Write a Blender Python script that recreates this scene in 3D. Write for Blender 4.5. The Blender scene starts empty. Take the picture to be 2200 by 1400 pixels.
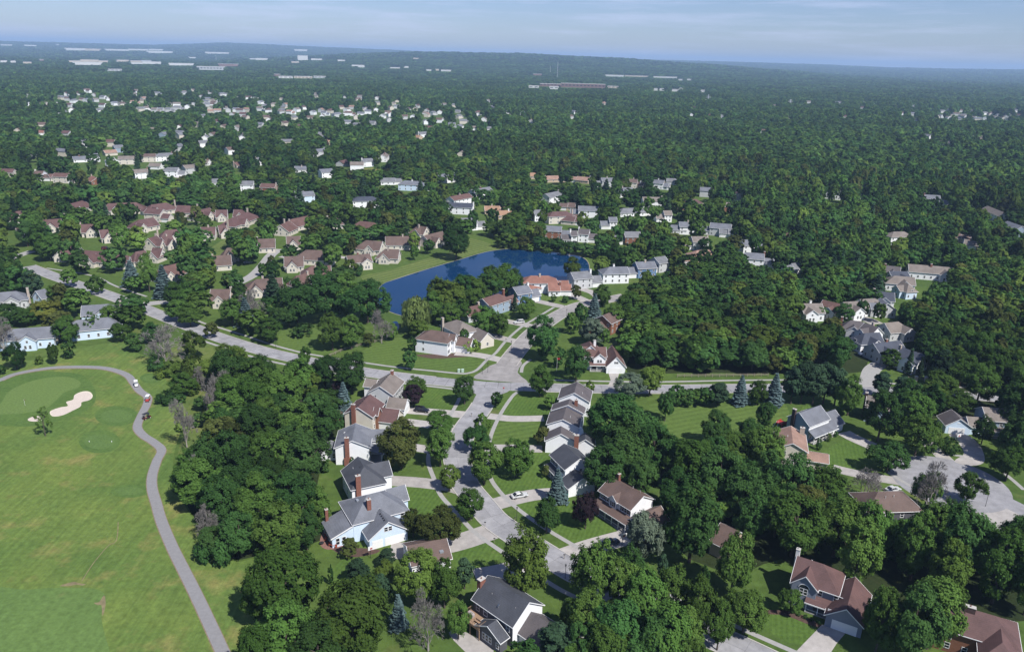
import bpy, math, random
import numpy as np
from mathutils import Vector, Matrix

random.seed(11)
rng = np.random.default_rng(11)
S = bpy.context.scene
COL = S.collection

# ------------------------------------------------------------------ camera, sky, sun, exposure
CAM_H, FPX = 110.0, 1650.0                       # metres, focal length in photo pixels (2200 wide)
PITCH, ROLL = math.atan((700 - 121) / FPX), math.radians(1.54)
_F = np.array([0, math.cos(PITCH), -math.sin(PITCH)])
_U0 = np.array([0, math.sin(PITCH), math.cos(PITCH)])
_R0 = np.array([1.0, 0, 0])
_R = _R0 * math.cos(ROLL) + _U0 * math.sin(ROLL)
_U = -_R0 * math.sin(ROLL) + _U0 * math.cos(ROLL)
cam_d = bpy.data.cameras.new('camera')
cam_d.sensor_width = 36.0
cam_d.lens = 36.0 * FPX / 2200.0
cam_d.clip_start, cam_d.clip_end = 1.0, 90000.0
cam = bpy.data.objects.new('camera', cam_d)
COL.objects.link(cam)
cam.matrix_world = Matrix(((_R[0], _U[0], -_F[0], 0), (_R[1], _U[1], -_F[1], 0), (_R[2], _U[2], -_F[2], CAM_H), (0, 0, 0, 1)))
S.camera = cam

SUN_EL, SUN_AZ = math.radians(51), math.radians(137)     # azimuth clockwise from +Y
w = bpy.data.worlds.new('World'); S.world = w; w.use_nodes = True
nt = w.node_tree; nt.nodes.clear()
n_out = nt.nodes.new('ShaderNodeOutputWorld'); n_bg = nt.nodes.new('ShaderNodeBackground')
n_sky = nt.nodes.new('ShaderNodeTexSky'); n_sky.sky_type = 'NISHITA'; n_sky.sun_disc = False
n_sky.sun_elevation, n_sky.sun_rotation = SUN_EL, SUN_AZ
n_sky.air_density, n_sky.dust_density, n_sky.ozone_density, n_sky.altitude = 1.0, 0.35, 2.5, 300
n_tc = nt.nodes.new('ShaderNodeTexCoord'); n_map = nt.nodes.new('ShaderNodeMapping')
n_map.inputs['Scale'].default_value = (2.2, 2.2, 30.0)
n_no = nt.nodes.new('ShaderNodeTexNoise'); n_no.inputs['Scale'].default_value = 2.4
n_no.inputs['Detail'].default_value = 7; n_no.inputs['Roughness'].default_value = 0.62
n_cr = nt.nodes.new('ShaderNodeMapRange')
n_cr.inputs['From Min'].default_value = 0.47; n_cr.inputs['From Max'].default_value = 0.74
n_cr.inputs['To Max'].default_value = 0.5
n_mix = nt.nodes.new('ShaderNodeMix'); n_mix.data_type = 'RGBA'
n_mix.inputs['B'].default_value = (8.6, 9.2, 12.6, 1)
L = nt.links.new
L(n_tc.outputs['Generated'], n_map.inputs['Vector']); L(n_map.outputs['Vector'], n_no.inputs['Vector'])
L(n_no.outputs['Fac'], n_cr.inputs['Value']); L(n_cr.outputs['Result'], n_mix.inputs['Factor'])
n_tint = nt.nodes.new('ShaderNodeMix'); n_tint.data_type = 'RGBA'; n_tint.blend_type = 'MULTIPLY'; n_tint.inputs['Factor'].default_value = 1.0
n_tint.inputs['B'].default_value = (.84, .93, 1.27, 1)
L(n_sky.outputs['Color'], n_tint.inputs['A']); L(n_tint.outputs['Result'], n_mix.inputs['A']); L(n_mix.outputs['Result'], n_bg.inputs['Color'])
L(n_bg.outputs['Background'], n_out.inputs['Surface'])
n_bg.inputs['Strength'].default_value = 0.066

sun_d = bpy.data.lights.new('sun', 'SUN'); sun_d.energy = 5.0; sun_d.angle = math.radians(0.5)
sun_d.color = (1.0, 0.965, 0.91)
sun = bpy.data.objects.new('sun', sun_d); COL.objects.link(sun)
_sd = Vector((math.sin(SUN_AZ) * math.cos(SUN_EL), math.cos(SUN_AZ) * math.cos(SUN_EL), math.sin(SUN_EL)))
sun.rotation_euler = _sd.to_track_quat('Z', 'Y').to_euler()
sun.location = (60, -60, 105)

S.view_settings.view_transform = 'Standard'; S.view_settings.look = 'None'
S.view_settings.exposure = 0.42; S.view_settings.gamma = 1.0
S.view_settings.use_curve_mapping = False
S.render.engine = 'CYCLES'
cy = S.cycles
cy.max_bounces, cy.diffuse_bounces, cy.glossy_bounces, cy.transmission_bounces = 5, 2, 2, 2
cy.volume_bounces, cy.transparent_max_bounces = 0, 4
cy.use_denoising = True
cy.caustics_reflective = cy.caustics_refractive = False

# ------------------------------------------------------------------ pixel -> place
def G(x, y, z=0.0):
    """point of the horizontal plane z that photo pixel (x, y) looks at"""
    d = _F + _R * ((x - 1100) / FPX) + _U * ((700 - y) / FPX)
    t = (z - CAM_H) / d[2]
    return np.array([d[0] * t, d[1] * t, z])
def proj(X, Y, Z):
    dx, dy, dz = X, Y, Z - CAM_H
    zc = dx * _F[0] + dy * _F[1] + dz * _F[2]
    xc = dx * _R[0] + dy * _R[1] + dz * _R[2]
    yc = dx * _U[0] + dy * _U[1] + dz * _U[2]
    return 1100 + FPX * xc / zc, 700 - FPX * yc / zc, zc
def height_to(P, top):
    """height of an upright thing standing at P whose top is at photo row top"""
    k = (700 - top) / FPX
    a = P[0] * _U[0] + P[1] * _U[1] - CAM_H * _U[2]; b = P[0] * _F[0] + P[1] * _F[1] - CAM_H * _F[2]
    return (k * b - a) / (_U[2] - k * _F[2])
CROP = {'C1': (680, 1020, 7.777), 'C2': (960, 1210, 7.367), 'C3': (680, 890, 7.777), 'C4': (720, 780, 7.777),
        'C5': (1140, 810, 10.77), 'C6': (1150, 920, 6.086), 'C7': (1640, 850, 7.777), 'C8': (1640, 1160, 6.365),
        'D1': (870, 620, 7.779), 'D2': (1080, 540, 6.111), 'D3': (1220, 690, 9.333), 'D4': (1700, 540, 5.0),
        'D5': (2000, 840, 8.75), 'D7': (0, 600, 8.4615), 'R4': (550, 1050, 4), 'R6': (1100, 1050, 4), 'R7': (1650, 700, 4),
        'R8': (1650, 1050, 4), 'R1': (0, 700, 4), 'R2': (0, 1050, 4), 'M1': (0, 400, 4), 'M2': (550, 400, 4),
        'M3': (1100, 400, 4), 'M4': (1650, 400, 4), 'F1': (0, 50, 4), 'F2': (550, 50, 4), 'F3': (1100, 50, 4),
        'F4': (1650, 50, 4), 'P': (0, 0, 1)}
def c(crop, q):
    o = CROP[crop]
    return o[0] + q[0] / o[2], o[1] + q[1] / o[2]

# ------------------------------------------------------------------ materials
MATS = {}
def _new(name):
    m = bpy.data.materials.new(name); m.use_nodes = True
    t = m.node_tree; t.nodes.clear()
    o = t.nodes.new('ShaderNodeOutputMaterial')
    MATS[name] = m
    return m, t, o, t.links.new
def mat(name, col, rough=0.8, var=0.12, scale=0.6, spec=0.3, bands=0.0, ov=0.0, metal=0.0):
    """plain surface: base colour broken up by two noises, optional horizontal courses as fine relief"""
    m, t, o, L = _new(name)
    b = t.nodes.new('ShaderNodeBsdfPrincipled'); b.inputs['Roughness'].default_value = rough
    b.inputs['Specular IOR Level'].default_value = spec; b.inputs['Metallic'].default_value = metal
    g = t.nodes.new('ShaderNodeNewGeometry')
    n1 = t.nodes.new('ShaderNodeTexNoise'); n1.inputs['Scale'].default_value = scale; n1.inputs['Detail'].default_value = 6
    n1.inputs['Roughness'].default_value = 0.65
    L(g.outputs['Position'], n1.inputs['Vector'])
    mr = t.nodes.new('ShaderNodeMapRange'); mr.inputs['From Min'].default_value = 0.3; mr.inputs['From Max'].default_value = 0.7
    mr.inputs['To Min'].default_value = 1 - var; mr.inputs['To Max'].default_value = 1 + var
    L(n1.outputs['Fac'], mr.inputs['Value'])
    oi = t.nodes.new('ShaderNodeObjectInfo')
    hs = t.nodes.new('ShaderNodeHueSaturation'); hs.inputs['Color'].default_value = (*[.9 * q for q in col], 1)
    if ov:
        k = t.nodes.new('ShaderNodeMapRange'); k.inputs['To Min'].default_value = 1 - ov; k.inputs['To Max'].default_value = 1 + ov; L(oi.outputs['Random'], k.inputs['Value'])
        k2 = t.nodes.new('ShaderNodeMath'); k2.operation = 'MULTIPLY'; L(k.outputs['Result'], k2.inputs[0]); L(mr.outputs['Result'], k2.inputs[1]); L(k2.outputs[0], hs.inputs['Value'])
    else: L(mr.outputs['Result'], hs.inputs['Value'])
    L(hs.outputs['Color'], b.inputs['Base Color'])
    if bands:
        sx = t.nodes.new('ShaderNodeSeparateXYZ'); L(g.outputs['Position'], sx.inputs['Vector'])
        mt = t.nodes.new('ShaderNodeMath'); mt.operation = 'MULTIPLY'; mt.inputs[1].default_value = 1.0 / bands
        fr = t.nodes.new('ShaderNodeMath'); fr.operation = 'FRACT'
        L(sx.outputs['Z'], mt.inputs[0]); L(mt.outputs[0], fr.inputs[0])
        bp = t.nodes.new('ShaderNodeBump'); bp.invert = True; bp.inputs['Strength'].default_value = 0.5; bp.inputs['Distance'].default_value = 0.03
        L(fr.outputs[0], bp.inputs['Height']); L(bp.outputs['Normal'], b.inputs['Normal'])
    L(b.outputs['BSDF'], o.inputs['Surface'])
    return m
def roof_mat(name, col):
    """asphalt shingles: courses, blotchy granules, light weathering"""
    m, t, o, L = _new(name)
    b = t.nodes.new('ShaderNodeBsdfPrincipled'); b.inputs['Roughness'].default_value = 0.75
    b.inputs['Specular IOR Level'].default_value = 0.35
    g = t.nodes.new('ShaderNodeNewGeometry')
    n1 = t.nodes.new('ShaderNodeTexNoise'); n1.inputs['Scale'].default_value = 0.35; n1.inputs['Detail'].default_value = 4
    n2 = t.nodes.new('ShaderNodeTexNoise'); n2.inputs['Scale'].default_value = 3.5; n2.inputs['Detail'].default_value = 3
    L(g.outputs['Position'], n1.inputs['Vector']); L(g.outputs['Position'], n2.inputs['Vector'])
    sx = t.nodes.new('ShaderNodeSeparateXYZ'); L(g.outputs['Position'], sx.inputs['Vector'])
    fr = t.nodes.new('ShaderNodeMath'); fr.operation = 'MULTIPLY'; fr.inputs[1].default_value = 1 / 0.22
    f2 = t.nodes.new('ShaderNodeMath'); f2.operation = 'FRACT'
    L(sx.outputs['Z'], fr.inputs[0]); L(fr.outputs[0], f2.inputs[0])
    a = t.nodes.new('ShaderNodeMath'); a.operation = 'MULTIPLY_ADD'; a.inputs[1].default_value = 1.1; a.inputs[2].default_value = 0.28
    L(n1.outputs['Fac'], a.inputs[0])
    a2 = t.nodes.new('ShaderNodeMath'); a2.operation = 'MULTIPLY_ADD'; a2.inputs[1].default_value = 0.7
    L(n2.outputs['Fac'], a2.inputs[0]); L(a.outputs[0], a2.inputs[2])
    a3 = t.nodes.new('ShaderNodeMath'); a3.operation = 'MULTIPLY_ADD'; a3.inputs[1].default_value = 0.16
    L(f2.outputs[0], a3.inputs[0]); L(a2.outputs[0], a3.inputs[2])
    hs = t.nodes.new('ShaderNodeHueSaturation'); hs.inputs['Color'].default_value = (*col, 1)
    a4 = t.nodes.new('ShaderNodeMath'); a4.operation = 'MULTIPLY'; a4.inputs[1].default_value = 0.72
    L(a3.outputs[0], a4.inputs[0]); L(a4.outputs[0], hs.inputs['Value']); L(hs.outputs['Color'], b.inputs['Base Color'])
    bp = t.nodes.new('ShaderNodeBump'); bp.inputs['Strength'].default_value = 0.4; bp.inputs['Distance'].default_value = 0.02
    L(f2.outputs[0], bp.inputs['Height']); L(bp.outputs['Normal'], b.inputs['Normal'])
    L(b.outputs['BSDF'], o.inputs['Surface'])
    return m
def leaf_mat(name, col, trans=0.3, hue=0.011, val=0.36, isl=0.22):
    """foliage: every crown gets its own tint, every leaf spray its own shade"""
    m, t, o, L = _new(name)
    oi = t.nodes.new('ShaderNodeObjectInfo'); g = t.nodes.new('ShaderNodeNewGeometry')
    hs = t.nodes.new('ShaderNodeHueSaturation'); hs.inputs['Color'].default_value = (*col, 1)
    def mr(src, lo, hi):
        k = t.nodes.new('ShaderNodeMapRange'); k.inputs['To Min'].default_value = lo; k.inputs['To Max'].default_value = hi
        L(src, k.inputs['Value']); return k.outputs['Result']
    wn = t.nodes.new('ShaderNodeTexWhiteNoise'); wn.noise_dimensions = '1D'; L(oi.outputs['Random'], wn.inputs['W'])
    L(mr(oi.outputs['Random'], 0.5 - hue, 0.5 + hue), hs.inputs['Hue'])
    mu = t.nodes.new('ShaderNodeMath'); mu.operation = 'MULTIPLY'
    L(mr(wn.outputs['Value'], 1 - val, 1 + val), mu.inputs[0]); L(mr(g.outputs['Random Per Island'], 1 - isl, 1 + isl), mu.inputs[1])
    nz = t.nodes.new('ShaderNodeTexNoise'); nz.inputs['Scale'].default_value = 0.006; nz.inputs['Detail'].default_value = 4; L(oi.outputs['Location'], nz.inputs['Vector'])
    st = t.nodes.new('ShaderNodeMapRange'); st.inputs['From Min'].default_value = 0.34; st.inputs['From Max'].default_value = 0.66; st.inputs['To Min'].default_value = 0.66; st.inputs['To Max'].default_value = 1.30
    L(nz.outputs['Fac'], st.inputs['Value']); m3 = t.nodes.new('ShaderNodeMath'); m3.operation = 'MULTIPLY'; L(mu.outputs[0], m3.inputs[0]); L(st.outputs['Result'], m3.inputs[1])
    L(m3.outputs[0], hs.inputs['Value'])
    d = t.nodes.new('ShaderNodeBsdfDiffuse'); tr = t.nodes.new('ShaderNodeBsdfTranslucent')
    L(hs.outputs['Color'], d.inputs['Color'])
    h2 = t.nodes.new('ShaderNodeHueSaturation'); h2.inputs['Hue'].default_value = 0.485; h2.inputs['Value'].default_value = 1.3
    L(hs.outputs['Color'], h2.inputs['Color']); L(h2.outputs['Color'], tr.inputs['Color'])
    mx = t.nodes.new('ShaderNodeMixShader'); mx.inputs['Fac'].default_value = trans
    L(d.outputs['BSDF'], mx.inputs[1]); L(tr.outputs['BSDF'], mx.inputs[2])
    L(mx.outputs['Shader'], o.inputs['Surface'])
    return m
def grass_mat(name, a, b2, dry, dry_at=0.62, s1=0.05, s2=0.9, stripe=None, sdir=0.0, samt=0.16, streak=None):
    """turf: two greens in patches, dry spots, fine mottling, optional mowing stripes (width m, direction rad)"""
    m, t, o, L = _new(name)
    g = t.nodes.new('ShaderNodeNewGeometry')
    def noise(scale, detail=5, vec=None, rough=0.6):
        n = t.nodes.new('ShaderNodeTexNoise'); n.inputs['Scale'].default_value = scale; n.inputs['Detail'].default_value = detail
        n.inputs['Roughness'].default_value = rough
        L(vec or g.outputs['Position'], n.inputs['Vector']); return n.outputs['Fac']
    def rampf(src, lo, hi, a0=0.0, a1=1.0):
        k = t.nodes.new('ShaderNodeMapRange'); k.inputs['From Min'].default_value = lo; k.inputs['From Max'].default_value = hi
        k.inputs['To Min'].default_value = a0; k.inputs['To Max'].default_value = a1; L(src, k.inputs['Value']); return k.outputs['Result']
    def mix(f, A, B):
        k = t.nodes.new('ShaderNodeMix'); k.data_type = 'RGBA'; L(f, k.inputs['Factor'])
        for nm, v in (('A', A), ('B', B)):
            if isinstance(v, tuple): k.inputs[nm].default_value = (*v, 1)
            else: L(v, k.inputs[nm])
        return k.outputs['Result']
    cc = mix(rampf(noise(s1), 0.35, 0.65), a, b2)
    cc = mix(rampf(noise(s1 * 2.3, 6), dry_at, dry_at + 0.16, 0, 0.75), cc, dry)
    hs = t.nodes.new('ShaderNodeHueSaturation'); L(cc, hs.inputs['Color'])
    v = rampf(noise(s2, 5, rough=0.75), 0.25, 0.75, 0.58, 1.20)
    if stripe or streak:
        mp = t.nodes.new('ShaderNodeMapping'); mp.inputs['Rotation'].default_value = (0, 0, sdir)
        L(g.outputs['Position'], mp.inputs['Vector'])
        if streak:
            mp.inputs['Scale'].default_value = (1.0, 0.03, 1.0)
            sv = rampf(noise(streak, 3, mp.outputs['Vector']), 0.3, 0.7, 1 - samt, 1 + samt)
        else:
            wv = t.nodes.new('ShaderNodeTexWave'); wv.bands_direction = 'X'; wv.inputs['Scale'].default_value = 0.314 / stripe
            wv.inputs['Distortion'].default_value = 0.6; wv.inputs['Detail'].default_value = 1
            L(mp.outputs['Vector'], wv.inputs['Vector']); sv = rampf(wv.outputs['Fac'], 0.35, 0.65, 1 - samt, 1 + samt)
        mu = t.nodes.new('ShaderNodeMath'); mu.operation = 'MULTIPLY'; L(v, mu.inputs[0]); L(sv, mu.inputs[1]); v = mu.outputs[0]
    L(v, hs.inputs['Value'])
    b = t.nodes.new('ShaderNodeBsdfPrincipled'); b.inputs['Roughness'].default_value = 0.95; b.inputs['Specular IOR Level'].default_value = 0.1
    L(hs.outputs['Color'], b.inputs['Base Color'])
    bp = t.nodes.new('ShaderNodeBump'); bp.inputs['Strength'].default_value = 0.5; bp.inputs['Distance'].default_value = 0.15
    L(noise(3.0, 4), bp.inputs['Height']); L(bp.outputs['Normal'], b.inputs['Normal'])
    L(b.outputs['BSDF'], o.inputs['Surface'])
    return m
def water_mat():
    m, t, o, L = _new('water')
    b = t.nodes.new('ShaderNodeBsdfPrincipled'); b.inputs['Base Color'].default_value = (0.003, 0.027, 0.080, 1)
    b.inputs['Roughness'].default_value = 0.05; b.inputs['IOR'].default_value = 1.33
    g = t.nodes.new('ShaderNodeNewGeometry'); n = t.nodes.new('ShaderNodeTexNoise'); n.inputs['Scale'].default_value = 0.9
    n.inputs['Detail'].default_value = 3; L(g.outputs['Position'], n.inputs['Vector'])
    bp = t.nodes.new('ShaderNodeBump'); bp.inputs['Strength'].default_value = 0.12; bp.inputs['Distance'].default_value = 0.05
    L(n.outputs['Fac'], bp.inputs['Height']); L(bp.outputs['Normal'], b.inputs['Normal']); L(b.outputs['BSDF'], o.inputs['Surface'])
    return m

for nm, col in dict(charcoal=(.058, .062, .074), slate=(.138, .146, .168), grey=(.15, .155, .168), navy=(.050, .058, .080),
                    maroon=(.108, .060, .056), brown=(.118, .066, .056), umber=(.115, .078, .066), taupe=(.175, .150, .132), tan=(.27, .170, .130),
                    orange=(.29, .175, .110), redtile=(.22, .105, .078), dusk=(.098, .086, .088)).items():
    roof_mat('roof_' + nm, col)
for nm, col in dict(white=(.84, .85, .87), cream=(.62, .575, .50), lightgrey=(.52, .53, .54), paleblue=(.60, .72, .86),
                    blue=(.13, .22, .37), greyblue=(.19, .22, .28), steel=(.30, .38, .47), sage=(.42, .42, .39), darkgrey=(.10, .10, .115),
                    brickwall=(.22, .10, .06), tanwall=(.50, .40, .29)).items():
    mat('wall_' + nm, col, 0.6, 0.06, 0.5, 0.35, bands=0.2)
mat('trim', (.80, .80, .80), 0.5, 0.05, 1.0)
mat('trim_dark', (.09, .10, .12), 0.5, 0.05, 1.0)
mat('brick', (.215, .092, .066), 0.85, 0.28, 3.0, bands=0.25)
mat('brick_dark', (.075, .048, .045), 0.85, 0.3, 3.0, bands=0.25)
mat('stone', (.42, .36, .30), 0.85, 0.25, 2.0)
mat('chimney_white', (.78, .78, .76), 0.7, 0.06, 1.0)
mat('cap', (.45, .43, .40), 0.8, 0.2, 2.0)
mat('glass', (.018, .022, .03), 0.06, 0.1, 1.0, 0.6)
mat('glass_lit', (.25, .27, .30), 0.1, 0.1, 1.0, 0.6)
mat('shutter', (.025, .03, .045), 0.6)
mat('garage_door', (.80, .80, .80), 0.5, 0.03, 0.5, bands=0.55)
mat('door_dark', (.05, .03, .03), 0.5)
mat('door_green', (.03, .10, .075), 0.5)
mat('wood_deck', (.30, .20, .13), 0.8, 0.25, 2.0)
mat('wood_grey', (.26, .22, .18), 0.85, 0.25, 2.0)
mat('red_deck', (.28, .06, .035), 0.7, 0.2, 2.0)
mat('bark', (.085, .068, .055), 0.95, 0.3, 3.0)
mat('bark_pale', (.30, .27, .245), 0.95, 0.22, 3.0)
mat('concrete_road', (.275, .272, .282), 0.9, 0.22, 0.35, ov=.09)
mat('concrete_tan', (.27, .255, .245), 0.9, 0.22, 0.35, ov=.08)
mat('concrete_pale', (.315, .308, .295), 0.9, 0.10, 0.9)
mat('concrete_drive', (.355, .332, .312), 0.9, 0.20, 0.4, ov=.07)
mat('kerb', (.42, .40, .37), 0.9, 0.10, 1.2)
mat('asphalt_joint', (.10, .098, .10), 0.9, 0.2, 1.0)
mat('path', (.225, .222, .226), 0.9, 0.10, 1.2)
mat('path_edge', (.20, .155, .105), 1.0, 0.3, 1.5)
mat('sand', (.55, .475, .41), 0.95, 0.10, 1.0)
mat('sand_lip', (.62, .56, .44), 0.95, 0.10, 1.0)
mat('mulch', (.085, .052, .040), 1.0, 0.35, 1.5)
mat('soil', (.19, .16, .085), 1.0, 0.35, 0.8)
mat('paving', (.22, .115, .095), 0.9, 0.2, 2.0)
mat('shore', (.26, .235, .15), 0.95, 0.25, 0.8)
mat('pole_dark', (.03, .03, .035), 0.5, 0.1)
mat('pole_grey', (.36, .35, .34), 0.7, 0.15)
mat('metal_pale', (.70, .70, .70), 0.4, 0.05)
mat('red_paint', (.36, .045, .04), 0.45, 0.1)
mat('green_box', (.42, .55, .46), 0.6, 0.1)
mat('bin_green', (.015, .12, .08), 0.5, 0.1)
mat('tyre', (.02, .02, .02), 0.8, 0.1)
mat('rim', (.45, .45, .46), 0.3, 0.05, metal=0.7)
mat('paint_black', (.012, .012, .018), 0.15, 0.05, spec=0.7)
mat('paint_silver', (.52, .53, .53), 0.25, 0.04, spec=0.6)
mat('paint_white', (.80, .80, .80), 0.25, 0.03, spec=0.5)
mat('paint_blue', (.03, .05, .09), 0.2, 0.03, spec=0.6)
mat('paint_maroon', (.09, .01, .015), 0.2, 0.03, spec=0.6)
mat('lamp_red', (.4, .01, .01), 0.3); mat('lamp_clear', (.8, .8, .75), 0.2)
mat('seat', (.30, .22, .15), 0.6)
mat('cover_cloth', (.34, .29, .29), 0.9, 0.2, 3)
mat('tarp', (.70, .76, .84), 0.35, 0.06, 0.6)
mat('far_white', (.62, .62, .61), 0.7, 0.06, 0.02)
mat('far_grey', (.44, .46, .48), 0.7, 0.1, 0.02)
mat('far_brick', (.21, .125, .105), 0.8, 0.1, 0.02)
mat('far_tan', (.55, .47, .38), 0.8, 0.1, 0.02)
mat('far_roof', (.58, .56, .54), 0.9, 0.15, 0.03)
mat('steel_lattice', (.55, .56, .58), 0.5, 0.05)

leaf_mat('leaf_mid', (.074, .138, .030)); leaf_mat('leaf_dark', (.047, .102, .028)); leaf_mat('leaf_light', (.108, .168, .034))
leaf_mat('leaf_olive', (.075, .092, .026)); leaf_mat('leaf_plum', (.030, .020, .026), 0.2, 0.02, 0.15)
leaf_mat('leaf_yellow', (.16, .17, .035)); leaf_mat('leaf_willow', (.105, .145, .045))
leaf_mat('needle_blue', (.085, .130, .130), 0.1, 0.015, 0.2); leaf_mat('needle_green', (.034, .066, .034), 0.1)
leaf_mat('leaf_silver', (.095, .125, .085), 0.25)
mat('twig', (.185, .172, .160), 0.95, 0.25, 3.0)

grass_mat('turf_ground', (.085, .130, .028), (.058, .102, .024), (.16, .15, .06), 0.60, 0.03, 0.35)
grass_mat('turf_lawn', (.088, .145, .030), (.066, .118, .024), (.155, .155, .05), 0.62, 0.06, 0.8, stripe=1.1, sdir=0.3, samt=0.07)
grass_mat('turf_stripe', (.095, .145, .034), (.080, .130, .030), (.17, .16, .06), 0.70, 0.05, 0.8, stripe=2.6, sdir=1.15, samt=0.08)
grass_mat('turf_stripe_far', (.120, .155, .045), (.100, .140, .038), (.19, .17, .075), 0.66, 0.04, 0.6, stripe=3.4, sdir=0.70, samt=0.15)
grass_mat('turf_golf', (.130, .182, .042), (.088, .146, .035), (.22, .20, .068), 0.535, 0.045, 0.7, sdir=-0.35, samt=0.15, streak=1.1)
grass_mat('turf_fairway', (.116, .186, .052), (.100, .166, .046), (.18, .17, .07), 0.62, 0.05, 0.8, sdir=-0.25, samt=0.08, streak=1.0)
grass_mat('turf_green', (.122, .184, .052), (.112, .172, .048), (.16, .20, .07), 0.85, 0.05, 1.5)
grass_mat('turf_collar', (.092, .152, .037), (.074, .130, .033), (.10, .12, .04), 0.80, 0.08, 0.9)
grass_mat('turf_tee', (.100, .164, .046), (.090, .150, .042), (.14, .17, .06), 0.85, 0.2, 1.5)
grass_mat('turf_dry', (.20, .185, .075), (.15, .155, .055), (.22, .19, .09), 0.55, 0.15, 0.9)
grass_mat('turf_meadow', (.19, .19, .055), (.15, .16, .045), (.25, .21, .10), 0.6, 0.02, 0.2)
grass_mat('turf_scrub', (.125, .160, .040), (.085, .125, .034), (.21, .19, .08), 0.55, 0.08, 0.7)
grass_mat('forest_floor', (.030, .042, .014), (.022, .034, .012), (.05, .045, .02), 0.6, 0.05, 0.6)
water_mat()

# ------------------------------------------------------------------ objects
def tag(o, label=None, cat=None, group=None, kind=None):
    if label: o['label'] = label
    if cat: o['category'] = cat
    if group: o['group'] = group
    if kind: o['kind'] = kind
    return o
def empty(name, loc=(0, 0, 0), rz=0.0):
    o = bpy.data.objects.new(name, None); COL.objects.link(o)
    o.location = tuple(float(q) for q in loc); o.rotation_euler = (0, 0, rz); o.empty_display_size = 0.5
    return o
def link(name, me, parent=None, M=None):
    o = bpy.data.objects.new(name, me); COL.objects.link(o)
    if parent is not None: o.parent = parent
    if M is not None: o.matrix_basis = M
    return o
class MB:
    """collects faces; build() makes one mesh"""
    def __init__(s): s.v = []; s.f = []; s.m = []
    def face(s, pts, m=0):
        b = len(s.v); s.v += [tuple(float(q) for q in p) for p in pts]; s.f.append(list(range(b, b + len(pts)))); s.m.append(m); return s
    def box(s, x0, x1, y0, y1, z0, z1, m=0):
        b = len(s.v)
        s.v += [(x0, y0, z0), (x1, y0, z0), (x1, y1, z0), (x0, y1, z0), (x0, y0, z1), (x1, y0, z1), (x1, y1, z1), (x0, y1, z1)]
        for q in ((3, 2, 1, 0), (4, 5, 6, 7), (0, 1, 5, 4), (1, 2, 6, 5), (2, 3, 7, 6), (3, 0, 4, 7)):
            s.f.append([b + i for i in q]); s.m.append(m)
        return s
    def loft(s, rings, m=0, cap=True):
        b = len(s.v); n = len(rings[0])
        for r in rings: s.v += [tuple(float(q) for q in p) for p in r]
        for i in range(len(rings) - 1):
            for j in range(n):
                k = (j + 1) % n
                s.f.append([b + i * n + j, b + i * n + k, b + (i + 1) * n + k, b + (i + 1) * n + j]); s.m.append(m)
        if cap:
            s.f.append([b + j for j in range(n)][::-1]); s.m.append(m)
            e = b + (len(rings) - 1) * n; s.f.append([e + j for j in range(n)]); s.m.append(m)
        return s
    def tube(s, pts, rad, n=6, m=0, cap=True):
        rings = []
        P = [np.array(p, float) for p in pts]
        for i, p in enumerate(P):
            d = P[min(i + 1, len(P) - 1)] - P[max(i - 1, 0)]; d = d / (np.linalg.norm(d) + 1e-9)
            a = np.cross(d, (0, 0, 1.0)) if abs(d[2]) < 0.95 else np.cross(d, (1.0, 0, 0))
            a /= np.linalg.norm(a); b2 = np.cross(d, a)
            r = rad[i] if isinstance(rad, (list, tuple)) else rad
            rings.append([p + r * (a * math.cos(6.2832 * j / n) + b2 * math.sin(6.2832 * j / n)) for j in range(n)])
        return s.loft(rings, m, cap)
    def mesh(s, name, mats):
        me = bpy.data.meshes.new(name); me.from_pydata(s.v, [], s.f)
        for k in (mats if isinstance(mats, (list, tuple)) else [mats]): me.materials.append(MATS[k])
        if any(s.m): me.polygons.foreach_set('material_index', s.m)
        me.update(); return me
    def build(s, name, mats, parent=None, M=None): return link(name, s.mesh(name, mats), parent, M)
LANDMARKS = []          # (short phrase, x, y)

# ------------------------------------------------------------------ terrain
_HX = [0, 400, 540, 620, 700, 850, 1000, 1300, 1700, 1800, 2000, 2200]
_HF = [100, 118, 185, 172, 158, 140, 112, 95, 92, 78, 88, 112]
_NX = [500, 650, 800, 900, 1100, 1300, 1500, 1700, 1900]
_NF = [0, 40, 85, 108, 114, 96, 64, 20, 0]
def terrain(X, Y):
    X = np.asarray(X, float); Y = np.asarray(Y, float)
    r = np.hypot(X, Y); px = 1100 + FPX * X / np.maximum(Y, 1.0) * 0.944
    px = np.where(Y < 1, np.where(X > 0, 2200, 0), np.clip(px, 0, 2200))
    far = np.interp(px, _HX, _HF) * np.clip((r - 7000) / 7000, 0, 1) ** 1.4
    near = np.interp(px, _NX, _NF) * np.exp(-((r - 7600) / 2300.0) ** 2)
    und = 6 * np.sin(X / 900 + 1.3) * np.cos(Y / 1300) * np.clip((r - 1500) / 2500, 0, 1)
    return np.maximum(np.maximum(far, near) + und, 0) * np.clip((r - 1500) / 500, 0, 1)
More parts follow.
